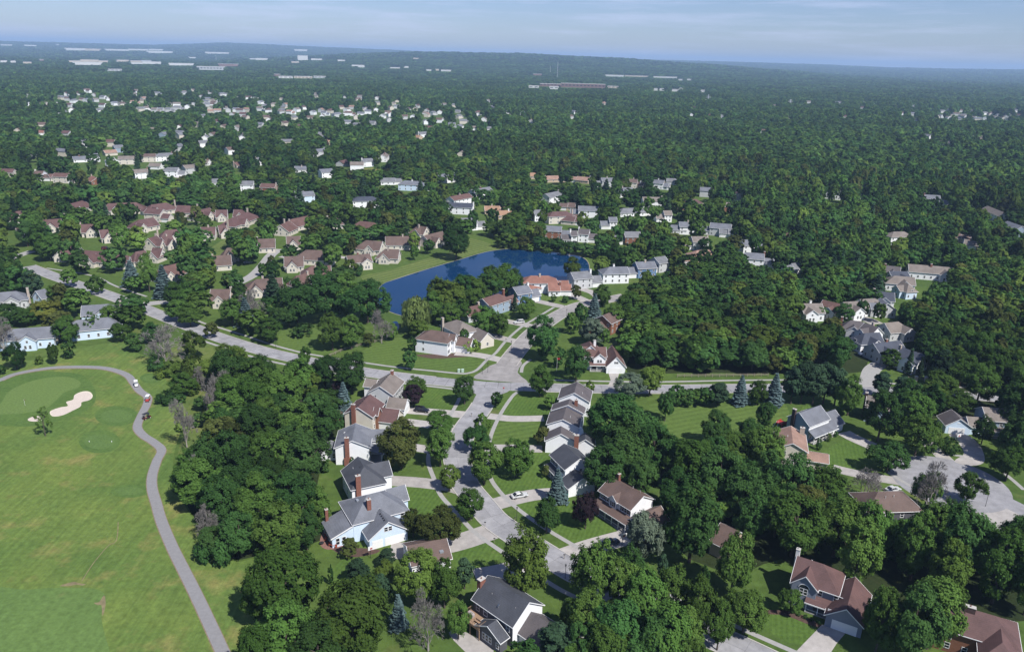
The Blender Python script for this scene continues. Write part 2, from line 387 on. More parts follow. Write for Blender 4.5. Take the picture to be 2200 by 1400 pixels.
def make_ground():
    rs = [0, 60, 120, 240, 480, 900, 1500, 1900, 2400, 3000, 3700, 4400, 5200, 6000, 6800, 7600, 8400, 9300, 10300, 11500, 12800, 14000, 16000, 20000, 30000]
    na = 180; v = [(0, 0, 0)]; f = []
    for r in rs[1:]:
        a = np.arange(na) * 2 * math.pi / na
        X, Y = r * np.sin(a), r * np.cos(a); Z = terrain(X, Y)
        v += list(zip(X.tolist(), Y.tolist(), Z.tolist()))
    for j in range(na): f.append((0, 1 + (j + 1) % na, 1 + j))
    for i in range(len(rs) - 2):
        b, e = 1 + i * na, 1 + (i + 1) * na
        for j in range(na): f.append((b + j, b + (j + 1) % na, e + (j + 1) % na, e + j))
    me = bpy.data.meshes.new('ground'); me.from_pydata(v, [], f); me.materials.append(MATS['turf_ground']); me.update()
    tag(link('ground', me), 'wide green land running out to the hills on the horizon', 'ground', kind='structure')
make_ground()

# ------------------------------------------------------------------ sheets and ribbons laid on the ground
def smooth(pts, n=6, closed=False):
    P = [np.array(p[:2], float) for p in pts]; out = []; N = len(P)
    rngi = range(N if closed else N - 1)
    for i in rngi:
        p0, p1, p2, p3 = (P[(i - 1) % N], P[i], P[(i + 1) % N], P[(i + 2) % N]) if closed else (P[max(i - 1, 0)], P[i], P[i + 1], P[min(i + 2, N - 1)])
        for k in range(n):
            t = k / n
            out.append(0.5 * ((2 * p1) + (-p0 + p2) * t + (2 * p0 - 5 * p1 + 4 * p2 - p3) * t * t + (-p0 + 3 * p1 - 3 * p2 + p3) * t ** 3))
    if not closed: out.append(P[-1])
    return out
def sheet(name, pts, z, m, label, cat, crop='P', closed_smooth=True, n=5, kind='structure'):
    W = [G(*c(crop, p)) for p in pts]
    W = smooth(W, n, True) if closed_smooth else [q[:2] for q in W]
    mb = MB(); mb.face([(q[0], q[1], z) for q in W])
    me = mb.mesh(name, m)
    if me.polygons[0].normal.z < 0: me.flip_normals()
    return tag(link(name, me), label, cat, kind=kind)
def offset(line, d):
    out = []
    for i, p in enumerate(line):
        q = line[min(i + 1, len(line) - 1)] - line[max(i - 1, 0)]; q = q / (np.linalg.norm(q) + 1e-9)
        out.append(p + d * np.array([-q[1], q[0]]))
    return out
def resample(line, step):
    s = [0.0]
    for a, b in zip(line, line[1:]): s.append(s[-1] + float(np.linalg.norm(b - a)))
    n = max(2, int(round(s[-1] / step)) + 1); t = np.linspace(0, s[-1], n); A = np.array(line)
    return [np.array((np.interp(q, s, A[:, 0]), np.interp(q, s, A[:, 1]))) for q in t]
RIB = []          # (line, half width) of everything trees must stay off
def ribbon(name, pts, width, z, m, label, cat, crop='P', n=6, parent=None, keep=True):
    line = smooth([G(*c(crop, p)) for p in pts], n)
    if keep: RIB.append((line, width / 2))
    a, b = offset(line, width / 2), offset(line, -width / 2)
    mb = MB()
    for i in range(len(line) - 1):
        mb.face([(*b[i], z), (*b[i + 1], z), (*a[i + 1], z), (*a[i], z)])
    o = mb.build(name, m, parent)
    if parent is None: tag(o, label, cat, kind='structure')
    return o, line
def kerb(line, off, label, sgn=1):
    a, b = offset(line, off), offset(line, off + sgn * 0.30)
    mb = MB(); z = 0.12
    for i in range(len(line) - 1):
        mb.face([(*a[i], z), (*a[i + 1], z), (*b[i + 1], z), (*b[i], z)])
        mb.face([(*a[i], 0), (*a[i + 1], 0), (*a[i + 1], z), (*a[i], z)])
        mb.face([(*b[i], z), (*b[i + 1], z), (*b[i + 1], 0), (*b[i], 0)])
    return tag(mb.build('kerb', 'kerb'), label, 'kerb', kind='structure')
def slabs(road, line, width, m, z, length=4.6, gap=.02):
    """the concrete panels of a road, two to the width, each its own piece with a tarred joint round it"""
    st = resample(line, length)
    for i in range(len(st) - 1):
        q0, q1 = st[i], st[i + 1]; d = (q1 - q0) / np.linalg.norm(q1 - q0); nrm = np.array([-d[1], d[0]])
        px, py, zc = proj(q0[0], q0[1], 0)
        if not (-60 < px < 2260 and py < 1480): continue
        n0 = offset(st, 1.0)[i] - q0; n1 = offset(st, 1.0)[i + 1] - q1
        for lo, hi in ((-width / 2, -gap), (gap, width / 2)):
            mb = MB(); j = random.uniform(-.004, .004); e = gap * random.choice((1, 1, 1.4, 2.2))
            A = [q0 + d * e + n0 * lo, q1 - d * gap + n1 * lo, q1 - d * gap + n1 * hi, q0 + d * e + n0 * hi]
            mb.face([(*p, z + j) for p in A])
            for k in range(4): mb.face([(*A[k], z - .012), (*A[(k + 1) % 4], z - .012), (*A[(k + 1) % 4], z + j), (*A[k], z + j)])
            mb.build('slab', m, road)

MAIN = [(60, 572), (96, 586), (130, 599), (217, 628), (290, 655), (357, 682), (425, 708), (480, 728), (569, 755), (677, 779), (790, 800), (900, 814), (985, 823),
        (1060, 829), (1132, 831), (1190, 833), (1325, 836), (1422, 836), (1610, 834), (1700, 834), (1800, 836), (1960, 843), (2200, 858), (2300, 866)]
STA = [(1048, 845), (1043, 855), (1032, 877), (998, 925), (982, 975), (987, 1007), (1001, 1043), (1036, 1086), (1064, 1118), (1122, 1158), (1180, 1195), (1240, 1230), (1330, 1275), (1450, 1330), (1580, 1388), (1700, 1445)]
STB = [(1068, 818), (1080, 796), (1098, 770), (1118, 745), (1140, 720), (1165, 700), (1205, 674), (1245, 656), (1295, 646), (1345, 636)]
STC = [(2060, 1030), (2130, 1066), (2200, 1101), (2290, 1145)]
r0, l0 = ribbon('road', MAIN, 7.0, .010, 'asphalt_joint', 'pale concrete road crossing the whole neighbourhood from side to side', 'road')
slabs(r0, l0, 7.0, 'concrete_road', .024, gap=.04)
r1, l1 = ribbon('street', STA, 7.3, .014, 'asphalt_joint', 'curving concrete street between the two rows of near houses', 'street')
slabs(r1, l1, 7.3, 'concrete_road', .030)
r2, l2 = ribbon('street', STB, 7.6, .014, 'asphalt_joint', 'tan concrete street leading from the crossing towards the pond houses', 'street')
slabs(r2, l2, 7.6, 'concrete_tan', .030)
r3, l3 = ribbon('street', STC, 8.2, .016, 'concrete_road', 'short street running out of the cul-de-sac past the lamp post', 'street')
_cc = G(2040, 1036); RIB.append(([_cc[:2], _cc[:2] + .1], 15.3))
_mb = MB(); _mb.face([(_cc[0] + 15.3 * math.cos(k), _cc[1] + 15.3 * math.sin(k), .022) for k in np.arange(0, 6.28, .13)])
tag(_mb.build('cul_de_sac', 'concrete_road'), 'round concrete turning circle at the end of the right-hand street', 'street', kind='structure')
sheet('junction_apron', [(1017, 811), (1040, 795), (1062, 782), (1120, 776), (1112, 800), (1135, 822), (1090, 820), (1050, 817)], .026, 'concrete_tan', 'flared tan concrete mouth of the street towards the pond', 'street', n=3)
sheet('junction_apron', [(1000, 836), (1026, 848), (1022, 862), (1058, 870), (1066, 852), (1095, 838), (1050, 832)], .028, 'concrete_road', 'flared concrete mouth of the near curving street', 'street', n=3)
def part_of(line, a, b): return line[int(len(line) * a):int(len(line) * b)]
kerb(l0[:int(len(l0) * .50)], 3.5, 'north kerb of the crossing road west of the junction'); kerb(l0[int(len(l0) * .63):], 3.5, 'north kerb of the crossing road east of the junction')
kerb(l0[:int(len(l0) * .53)], -3.8, 'south kerb of the crossing road west of the junction'); kerb(l0[int(len(l0) * .62):], -3.8, 'south kerb of the crossing road east of the junction')
kerb(l1[10:], 3.65, 'kerb along the east side of the near curving street'); kerb(l1[10:], -3.95, 'kerb along the west side of the near curving street')
kerb(l2[9:], 3.8, 'kerb along the pond side of the far street'); kerb(l2[9:], -4.1, 'kerb along the wood side of the far street')
# side streets further off
for pts, lab in (([(497, 613), (520, 604), (545, 590), (565, 570), (582, 548), (600, 535)], 'lane winding between the brown-roofed condos left of the pond'),
                 ([(11, 560), (40, 549), (70, 539)], 'short piece of lane at the far left edge'),
                 ([(290, 655), (340, 650), (380, 646)], 'side street turning off the crossing road by the condos'),
                 ([(1862, 838), (1870, 800), (1885, 785), (1905, 775)], 'drive of the slate-roofed townhouses on the right')):
    ribbon('lane', pts, 6.0, .014, 'concrete_pale', lab, 'lane')
DRIVES = [
    ([(865, 880), (930, 885), (1005, 891)], 5.0, 'driveway with the black off-roader parked on it'),
    ([(838, 903), (900, 909), (985, 922)], 4.6, 'driveway of the maroon-roofed brick-fronted house'),
    ([(812, 950), (900, 962), (968, 973)], 4.4, 'driveway half hidden under the round street maple'),
    ([(818, 1031), (890, 1035), (960, 1043), (990, 1051)], 5.2, 'driveway beside the dark hip-roofed house'),
    ([(838, 1182), (905, 1180), (985, 1164), (1058, 1140)], 6.5, 'driveway of the pale blue house with three garage bays'),
    ([(1020, 1236), (1075, 1226), (1140, 1208)], 5.0, 'driveway behind the dark-roofed house with the deck'),
    ([(1050, 893), (1100, 899), (1168, 898)], 4.2, 'curved driveway opposite the brick-fronted house'),
    ([(1040, 962), (1100, 962), (1165, 964)], 4.4, 'driveway to the white garage in the row of grey roofs'),
    ([(1062, 1083), (1105, 1071), (1150, 1062), (1205, 1058)], 5.4, 'driveway with the silver saloon on it'),
    ([(1205, 1197), (1270, 1174), (1350, 1152)], 6.0, 'driveway of the white house with the long porch'),
    ([(1985, 945), (2012, 968), (2036, 990)], 4.4, 'left-hand of the two driveways on the far side of the turning circle'),
    ([(1790, 1005), (1850, 1019), (1945, 1036)], 4.6, 'driveway of the tan-roofed house on the turning circle'),
    ([(1812, 928), (1838, 942), (1875, 958)], 5.5, 'driveway of the blue-grey house with the dormer windows'),
    ([(978, 758), (1030, 763), (1088, 776)], 5.0, 'driveway of the white corner house by the junction'),
    ([(1038, 717), (1090, 729), (1114, 735)], 5.0, 'driveway of the taupe-roofed house with the stone chimney'),
    ([(1085, 689), (1130, 698), (1146, 703)], 5.0, 'driveway with the silver estate car near the pond street'),
    ([(1152, 646), (1200, 657), (1232, 663)], 5.0, 'driveway beside the striped lawn of the red-roofed house'),
    ([(1200, 627), (1230, 634), (1262, 648)], 5.5, 'driveway in front of the red-roofed garage by the pond'),
    ([(1248, 620), (1275, 629), (1290, 641)], 5.5, 'driveway of the grey two-storey house by the pond'),
    ([(1825, 690), (1850, 682), (1885, 696)], 7.0, 'pale forecourt of the taupe-roofed townhouses in the wood'),
    ([(605, 550), (640, 556), (655, 566)], 6.0, 'curved driveway of the condos left of the pond'),
    ([(700, 545), (735, 553), (760, 551)], 5.0, 'short driveway between condo spruces near the pond'),
    ([(375, 378), (405, 383), (432, 380)], 9.0, 'pale driveway fan between the far white houses on the left'),
    ([(2105, 1125), (2140, 1118), (2180, 1100)], 8.0, 'pale driveway running down from the lamp post street'),
]
for pts, wd, lab in DRIVES: ribbon('driveway', pts, wd, .018, 'concrete_drive', lab, 'driveway')
sheet('driveway', [(1305, 793), (1333, 794), (1327, 812), (1323, 829), (1305, 830), (1312, 817)], .032, 'concrete_drive', 'driveway of the white house with the gabled garage at the wood edge', 'driveway', closed_smooth=False)
sheet('driveway', [(2039, 933), (2077, 934), (2103, 954), (2114, 976), (2113, 994), (2085, 1000), (2050, 991), (2069, 977), (2069, 966), (2057, 949)], .034, 'concrete_drive', 'wide curved driveway in front of the white garage door on the turning circle', 'driveway', n=3)
sheet('driveway', [(1766, 1341), (1827, 1347), (1797, 1382), (1760, 1440), (1670, 1440), (1728, 1380)], .018, 'concrete_drive', 'broad driveway with the basketball hoop beside it', 'driveway', closed_smooth=False)
WALKS = [
    ([(100, 576), (197, 592), (250, 615), (315, 637)], 'sidewalk north of the crossing road near the condos'),
    ([(385, 667), (430, 691), (475, 705), (530, 722), (587, 741), (647, 757), (680, 763), (740, 773), (790, 780), (847, 788), (925, 796), (987, 802), (1007, 801), (1025, 794), (1047, 772), (1065, 758), (1087, 732), (1118, 704), (1150, 684), (1190, 660)], 'long sidewalk curving round the white corner house'),
    ([(172, 622), (210, 635), (252, 650)], 'sidewalk south of the crossing road near the slate-roofed houses'),
    ([(392, 716), (445, 735), (492, 750), (560, 771), (657, 791), (797, 815), (912, 828), (985, 838), (989, 850), (972, 884), (950, 915), (928, 955), (920, 990), (932, 1027), (945, 1060), (970, 1090), (1000, 1123), (1025, 1147), (1082, 1187), (1182, 1253), (1240, 1284), (1330, 1325)], 'sidewalk along the west side of the near curving street'),
    ([(1112, 842), (1100, 852), (1075, 890), (1054, 938), (1048, 985), (1052, 1020), (1066, 1046), (1100, 1082), (1157, 1125), (1235, 1172), (1330, 1222), (1450, 1285), (1530, 1322), (1650, 1375), (1712, 1402)], 'sidewalk along the east side of the near curving street'),
    ([(1120, 800), (1124, 785), (1140, 772)], 'stub of sidewalk at the foot of the big street tree'),
    ([(1165, 814), (1185, 816), (1310, 819), (1422, 820), (1570, 817), (1672, 816), (1800, 817), (1957, 826), (2092, 833), (2200, 841)], 'sidewalk north of the crossing road below the wood'),
    ([(1905, 1012), (1950, 1040), (2010, 1065), (2085, 1088)], 'sidewalk on the near side of the turning circle'),
    ([(2030, 972), (2050, 977), (2070, 980)], 'strip of sidewalk between the two turning-circle driveways'),
    ([(2150, 1010), (2175, 1030), (2200, 1052)], 'sidewalk under the tree right of the turning circle'),
    ([(1338, 1146), (1310, 1118), (1290, 1105)], 'front path of the white house with the long porch'),
    ([(1270, 790), (1306, 795)], 'front path of the white house at the wood edge'),
]
for pts, lab in WALKS: ribbon('sidewalk', pts, 1.25, .036, 'concrete_pale', lab, 'sidewalk', keep=False)

# ------------------------------------------------------------------ golf course
GOLF = [(-80, 830), (-40, 760), (60, 775), (150, 752), (260, 735), (300, 760), (370, 790), (400, 870), (372, 985), (385, 1060), (440, 1150), (500, 1205), (600, 1190), (560, 1290), (530, 1400), (520, 1480), (-150, 1480), (-150, 1000)]
sheet('golf_rough', GOLF, .006, 'turf_golf', 'mown rough grass of the golf course on the left', 'grass')
sheet('fairway', [(-40, 1275), (60, 1266), (110, 1262), (188, 1262), (222, 1272), (228, 1295), (218, 1320), (225, 1362), (238, 1410), (240, 1480), (-60, 1480)], .012, 'turf_fairway', 'smooth blue-green fairway in the lower left corner', 'grass')
sheet('green_collar', [(-30, 900), (-20, 830), (30, 800), (100, 798), (165, 802), (190, 815), (205, 840), (200, 870), (160, 893), (90, 912), (30, 915)], .012, 'turf_collar', 'dark longer grass ringing the putting green', 'grass')
sheet('putting_green', [(-30, 888), (0, 868), (20, 840), (62, 820), (112, 810), (150, 810), (172, 820), (168, 832), (140, 842), (118, 862), (95, 878), (60, 886), (25, 889)], .018, 'turf_green', 'smooth pale putting green with a flagstick', 'grass')
BUNK = [(160, 850), (175, 843), (190, 843), (197, 851), (192, 859), (175, 864), (172, 873), (155, 882), (135, 891), (115, 893), (110, 883), (130, 875), (146, 872), (143, 864), (157, 859)]
sheet('bunker_lip', [(x + (x - 154) * .05, y + (y - 868) * .06 - .6) for x, y in BUNK], .022, 'sand_lip', 'pale lip of the long sand bunker', 'bunker')
sheet('bunker', BUNK, .026, 'sand', 'long pale sand bunker between green and cart path', 'bunker')
sheet('bunker', [(60, 900), (70, 895), (85, 894), (90, 902), (76, 905), (63, 904)], .026, 'sand', 'small sand bunker beside the lone golf course tree', 'bunker')
for i, (cx, cy, rx, ry, lab) in enumerate(((250, 893, 34, 14, 'tee ground beside the cart path bend'), (214, 948, 33, 16, 'middle tee ground with white markers'), (278, 1054, 30, 9, 'tee ground nearest the fairway'), (325, 812, 18, 7, 'small tee ground by the scrub'))):
    E1 = [(cx + 1.35 * rx * math.cos(a), cy + 1.55 * ry * math.sin(a)) for a in np.arange(0, 6.28, .5)]
    E2 = [(cx + rx * math.cos(a), cy + ry * math.sin(a)) for a in np.arange(0, 6.28, .5)]
    sheet('tee_surround', E1, .013 + i * .0003, 'turf_collar', 'darker grass round the ' + lab, 'grass'); sheet('tee', E2, .019, 'turf_tee', lab, 'grass')
ribbon('path_verge', [(0, 817), (37, 803), (100, 792), (150, 789), (212, 790), (250, 797), (275, 808), (287, 823), (300, 840), (317, 853), (315, 870), (304, 892), (295, 917), (307, 935), (330, 950), (347, 967), (337, 990), (327, 1022), (327, 1050), (336, 1082), (347, 1120), (370, 1175), (395, 1225), (420, 1275), (447, 1332), (470, 1382), (482, 1408), (505, 1450)], 2.8, .020, 'path_edge', 'worn brown verge of the cart path', 'path')
GP, gpl = ribbon('cart_path', [(-60, 842), (0, 816), (37, 802), (100, 791), (150, 788), (212, 789), (250, 796), (275, 807), (287, 822), (300, 839), (317, 852), (315, 869), (304, 891), (295, 916), (307, 934), (330, 949), (347, 966), (337, 989), (327, 1021), (327, 1049), (336, 1081), (347, 1119), (370, 1174), (395, 1224), (420, 1274), (447, 1331), (470, 1381), (482, 1407), (505, 1450)], 2.45, .028, 'path', 'grey asphalt golf cart path winding down to the lower edge', 'path')
ribbon('trench_scar', [(254, 1121), (250, 1160), (232, 1172), (200, 1210), (176, 1247)], .2, .016, 'soil', 'thin line of bare earth across the golf rough', 'earth', keep=False)
sheet('bare_patch', [(128, 1258), (145, 1252), (160, 1249), (170, 1252), (184, 1254), (176, 1257), (165, 1255), (148, 1258)], .017, 'soil', 'brown bare patch at the edge of the fairway', 'earth')
sheet('bare_patch', [(202, 1294), (213, 1292), (224, 1278), (227, 1298), (220, 1322), (218, 1300), (210, 1299)], .017, 'soil', 'brown bare patch at the corner of the fairway', 'earth')

# ------------------------------------------------------------------ pond and mown lawns
POND = [(822, 611), (850, 600), (925, 576), (990, 557), (1037, 543), (1070, 537), (1100, 535), (1150, 538), (1200, 543), (1240, 549), (1262, 562), (1264, 585), (1240, 603), (1200, 612), (1150, 618), (1090, 628), (1020, 648), (950, 668), (900, 684), (865, 678), (838, 669), (815, 655), (806, 635)]
sheet('pond_bank', [(x + (x - 1040) * .006, y + (.6 if y > 600 else -.8)) for x, y in POND], .010, 'shore', 'pale bare edge round the pond', 'bank')
sheet('pond', POND, .016, 'water', 'deep blue pond behind the near houses', 'pond')
sheet('creek', [(840, 694), (852, 690), (858, 702), (850, 712), (842, 705)], .016, 'water', 'small inlet of water left of the corner house', 'pond')
LAWNS = [
    ([(775, 595), (822, 609), (925, 573), (1037, 540), (1065, 535), (1050, 522), (1010, 512), (1005, 520), (960, 545), (900, 560), (840, 580)], 'turf_stripe_far', 'striped lawn sloping to the pond below the condos'),
    ([(1395, 868), (1500, 868), (1640, 866), (1690, 870), (1690, 925), (1640, 955), (1560, 950), (1470, 945), (1425, 915)], 'turf_stripe', 'broad striped back lawn right of the dark tree mass'),
    ([(782, 776), (790, 745), (870, 725), (900, 770), (985, 765), (1040, 780), (1020, 795), (985, 799), (900, 790)], 'turf_stripe', 'sunlit corner lawn left of the junction'),
    ([(600, 745), (605, 712), (660, 700), (720, 730), (700, 762), (650, 755)], 'turf_stripe', 'striped lawn with the clipped bush north of the crossing road'),
    ([(1153, 644), (1165, 625), (1225, 640), (1255, 648), (1240, 660)], 'turf_stripe', 'striped front lawn of the red-roofed house by the pond'),
    ([(1080, 1075), (1110, 1090), (1235, 1170), (1332, 1142), (1290, 1105), (1215, 1072), (1130, 1078)], 'turf_lawn', 'front lawn with the plum tree below the long porch'),
    ([(1745, 990), (1812, 945), (1850, 960), (1870, 1000), (1850, 1012), (1790, 1002)], 'turf_lawn', 'front lawn between the blue-grey house and the tan-roofed house'),
    ([(1640, 1290), (1720, 1320), (1758, 1345), (1720, 1385), (1640, 1350), (1560, 1300)], 'turf_lawn', 'front lawn left of the basketball driveway'),
    ([(985, 1180), (1060, 1160), (1078, 1195), (1010, 1230), (975, 1222)], 'turf_lawn', 'small front lawn right of the brown-roofed garage'),
    ([(822, 1040), (940, 1050), (1000, 1140), (960, 1165), (900, 1130), (860, 1075)], 'turf_lawn', 'front lawn between the dark hip roof and the pale blue house'),
    ([(880, 835), (975, 842), (965, 880), (900, 866)], 'turf_lawn', 'front lawn of the taupe-roofed house at the junction'),
    ([(1085, 858), (1160, 850), (1185, 875), (1165, 890), (1080, 890)], 'turf_lawn', 'front lawn right of the stop sign'),
    ([(1062, 910), (1160, 908), (1160, 950), (1055, 952)], 'turf_stripe', 'front lawn with faint stripes opposite the street maple'),
    ([(1060, 975), (1160, 972), (1200, 1010), (1175, 1055), (1090, 1062), (1065, 1035)], 'turf_lawn', 'front lawn above the silver saloon'),
    ([(780, 362), (880, 362), (880, 376), (780, 380)], 'turf_meadow', 'yellow field among the far trees'),
    ([(1390, 194), (1560, 198), (1580, 204), (1400, 201)], 'turf_meadow', 'distant pale field by the white tents'),
    ([(440, 545), (485, 512), (505, 520), (475, 548)], 'turf_stripe_far', 'bright striped lawn among the brown-roofed condos'),
    ([(1720, 880), (1760, 862), (1840, 868), (1830, 890), (1790, 880)], 'turf_lawn', 'shady back lawn behind the blue-grey house'),
    ([(700, 1290), (720, 1215), (770, 1190), (780, 1230), (735, 1290)], 'turf_lawn', 'small shaded back lawn below the brick patio'),
]
for i, (pts, m, lab) in enumerate(LAWNS): sheet('lawn', pts, .004 + .0004 * (i % 5), m, lab, 'lawn', n=3)
for pts, lab in (([(893, 762), (930, 770), (975, 768), (1010, 765), (1000, 755), (960, 760)], 'mulch bed in front of the white corner house'),
                 ([(1640, 1310), (1700, 1312), (1760, 1338), (1752, 1346), (1690, 1322), (1650, 1318)], 'mulch bed with the row of clipped shrubs'),
                 ([(695, 1165), (745, 1195), (800, 1190), (815, 1180), (760, 1175)], 'mulch bed along the brick patio')):
    sheet('flower_bed', pts, .010, 'mulch', lab, 'flower bed', n=3)
sheet('patio', [(690, 1150), (700, 1138), (735, 1150), (738, 1172), (705, 1180), (688, 1170)], .014, 'paving', 'reddish brick patio beside the pale blue house', 'patio', n=3)
sheet('patio', [(965, 1358), (990, 1352), (1060, 1395), (1040, 1430), (985, 1385)], .014, 'concrete_drive', 'pale stone patio below the raised deck', 'patio', n=3)
WOODS = {
    'scrub wood beside the cart path': [(500, 790), (470, 850), (480, 905), (405, 1000), (390, 1060), (438, 1140), (490, 1198), (560, 1192), (690, 1160), (680, 1075), (690, 1000), (720, 940), (735, 890), (715, 845), (640, 812), (560, 785)],
    'dark wood right of the white house': [(1345, 690), (1400, 625), (1560, 625), (1680, 650), (1705, 700), (1840, 735), (1858, 798), (1690, 803), (1500, 800), (1350, 802), (1352, 770), (1345, 730)],
    'wood between the near street and the turning circle': [(1420, 1010), (1500, 985), (1640, 1000), (1660, 1080), (1780, 1100), (1850, 1130), (1990, 1120), (2090, 1150), (2200, 1150), (2260, 1330), (2060, 1310), (1900, 1290), (1830, 1290), (1680, 1200), (1600, 1230), (1480, 1200), (1430, 1120)],
    'tree screen along the right edge': [(1870, 860), (1960, 850), (2260, 870), (2260, 1000), (2190, 1000), (2140, 900), (2000, 900), (1880, 910)],
    'wood around the townhouses': [(1930, 740), (1990, 690), (2060, 600), (2260, 600), (2260, 850), (2010, 828), (2005, 790)],
}
sheet('scrub_grass', [(335, 775), (372, 835), (402, 890), (380, 985), (410, 1005), (480, 905), (470, 850), (500, 790), (570, 775), (480, 745), (400, 728)], .0075, 'turf_scrub', 'rough yellow-green scrub grass between cart path and wood', 'grass', n=3)
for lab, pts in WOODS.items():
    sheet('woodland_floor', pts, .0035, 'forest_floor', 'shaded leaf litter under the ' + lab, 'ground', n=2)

# ------------------------------------------------------------------ houses
def _win_meshes():
    f = MB(); b = .10
    f.box(-.5, .5, -.02, .07, 0, b * .7); f.box(-.5, .5, -.02, .06, 1 - b * .7, 1); f.box(-.5, -.5 + b, -.02, .06, b * .7, 1 - b * .7); f.box(.5 - b, .5, -.02, .06, b * .7, 1 - b * .7)
    f.box(-.5 + b, .5 - b, -.02, .05, .47, .53)
    g = MB(); g.face([(-.5 + b, .02, .07), (.5 - b, .02, .07), (.5 - b, .02, .93), (-.5 + b, .02, .93)])
    both = MB(); both.v = f.v + g.v; both.f = f.f + [[i + len(f.v) for i in q] for q in g.f]; both.m = [0] * len(f.f) + [1]
    sh = MB().box(-.5, .5, -.01, .05, 0, 1)
    return f.mesh('window', 'trim'), g.mesh('pane', 'glass'), both.mesh('window', ['trim', 'glass']), sh.mesh('shutter', 'shutter')
WF, WP, WB, WS = _win_meshes()
HOUSES = []           # (px box, base row, world centre, radius)
class Block: pass
class House:
    def __init__(s, crop, A, B, zr, label, name='house', cat='house', group=None, short=None):
        a, b = G(*c(crop, A), zr), G(*c(crop, B), zr)
        s.crop = crop; s.ang = math.atan2(b[1] - a[1], b[0] - a[0]); m = (a + b) / 2
        s.e = tag(empty(name, (m[0], m[1], 0), s.ang), label, cat, group); s.o = m[:2]; s.b = []
        s.near = math.hypot(*m[:2]) < 330
        if short: LANDMARKS.append((short, m[0], m[1]))
    def loc(s, q, z, crop=None):
        p = G(*c(crop or s.crop, q), z)[:2] - s.o; ca, sa = math.cos(s.ang), math.sin(s.ang)
        return p[0] * ca + p[1] * sa, -p[0] * sa + p[1] * ca
    def block(s, A, B, zr, ze, w, ends='gg', wall='white', roof='slate', axis=None, trim='trim', shift=0.0, crop=None, zb=-.3):
        (ua, va), (ub, vb) = s.loc(A, zr, crop), s.loc(B, zr, crop)
        axis = axis or ('u' if abs(ub - ua) >= abs(vb - va) else 'v')
        if axis == 'u': s0, s1, cc, fl = ua, ub, (va + vb) / 2, ub < ua
        else: s0, s1, cc, fl = va, vb, (ua + ub) / 2, vb < va
        if fl: s0, s1 = s1, s0; ends = ends[::-1]
        s0 += .3 if ends[0] == 'g' else -w / 2; s1 += -.3 if ends[1] == 'g' else w / 2
        return s.rect(axis, s0, s1, cc + shift, zr, ze, w, ends, wall, roof, trim, zb)
    def rect(s, axis, s0, s1, cc, zr, ze, w, ends='gg', wall='white', roof='slate', trim='trim', zb=-.3):
        P = (lambda a, t, z: (a, cc + t, z)) if axis == 'u' else (lambda a, t, z: (cc - t, a, z))
        k = (zr - ze) / (w / 2); oe, orr, th = .38, .3, .13; h = w / 2
        B = Block(); B.axis, B.ze, B.zr = axis, ze, zr
        if axis == 'u': B.u0, B.u1, B.v0, B.v1 = s0, s1, cc - h, cc + h
        else: B.u0, B.u1, B.v0, B.v1 = cc - h, cc + h, s0, s1
        wl = MB()
        wl.face([P(s0, -h, zb), P(s1, -h, zb), P(s1, -h, ze), P(s0, -h, ze)]); wl.face([P(s1, h, zb), P(s0, h, zb), P(s0, h, ze), P(s1, h, ze)])
        for a, e, sg in ((s0, ends[0], -1), (s1, ends[1], 1)):
            q = [P(a, h * sg * -1, zb), P(a, h * sg, zb), P(a, h * sg, ze)] + ([P(a, 0, zr)] if e == 'g' else []) + [P(a, -h * sg, ze)]
            wl.face(q)
        B.wall = wl.build('wall', 'wall_' + wall, s.e)
        rf = MB(); tr = MB(); T = th
        E0, E1 = s0 - (orr if ends[0] == 'g' else oe), s1 + (orr if ends[1] == 'g' else oe)
        zl = ze - k * oe; t = h + oe; hip = (t)
        r0 = E0 if ends[0] == 'g' else E0 + hip; r1 = E1 if ends[1] == 'g' else E1 - hip
        if r1 < r0: r0 = r1 = (r0 + r1) / 2
        zt = zr + T
        rf.face([P(E0, -t, zl + T), P(E1, -t, zl + T), P(r1, 0, zt), P(r0, 0, zt)]); rf.face([P(E1, t, zl + T), P(E0, t, zl + T), P(r0, 0, zt), P(r1, 0, zt)])
        if ends[0] == 'h': rf.face([P(E0, t, zl + T), P(E0, -t, zl + T), P(r0, 0, zt)])
        if ends[1] == 'h': rf.face([P(E1, -t, zl + T), P(E1, t, zl + T), P(r1, 0, zt)])
        rf.face([P(E0, -t, zl), P(r0, 0, zr), P(r1, 0, zr), P(E1, -t, zl)]); rf.face([P(E1, t, zl), P(r1, 0, zr), P(r0, 0, zr), P(E0, t, zl)])
        if ends[0] == 'h': rf.face([P(E0, -t, zl), P(E0, t, zl), P(r0, 0, zr)])
        if ends[1] == 'h': rf.face([P(E1, t, zl), P(E1, -t, zl), P(r1, 0, zr)])
        B.roof = rf.build('roof', 'roof_' + roof, s.e)
        for sg in (-1, 1):            # eave boards
            tr.loft([[P(a, sg * (t + d), z) for d, z in ((-.02, zl - .03), (.08, zl - .03), (.08, zl + T - .02), (-.02, zl + T - .02))] for a in (E0 - .03, E1 + .03)])
        for a, e, sg in ((E0, ends[0], -1), (E1, ends[1], 1)):
            if e == 'g':
                for sd in (-1, 1):    # rake boards
                    tr.loft([[P(a + sg * x, sd * tt, z) for x, z in ((-.02, zz - .07), (.05, zz - .07), (.05, zz + T + .02), (-.02, zz + T + .02))] for tt, zz in ((t + .06, zl - k * .06), (0, zr))])
            else:
                tr.loft([[P(a + sg * x, tt, z) for x, z in ((-.02, zl - .03), (.08, zl - .03), (.08, zl + T - .02), (-.02, zl + T - .02))] for tt in (-t, t)])
        tr.build('trim', trim, B.roof)
        s.b.append(B); return B
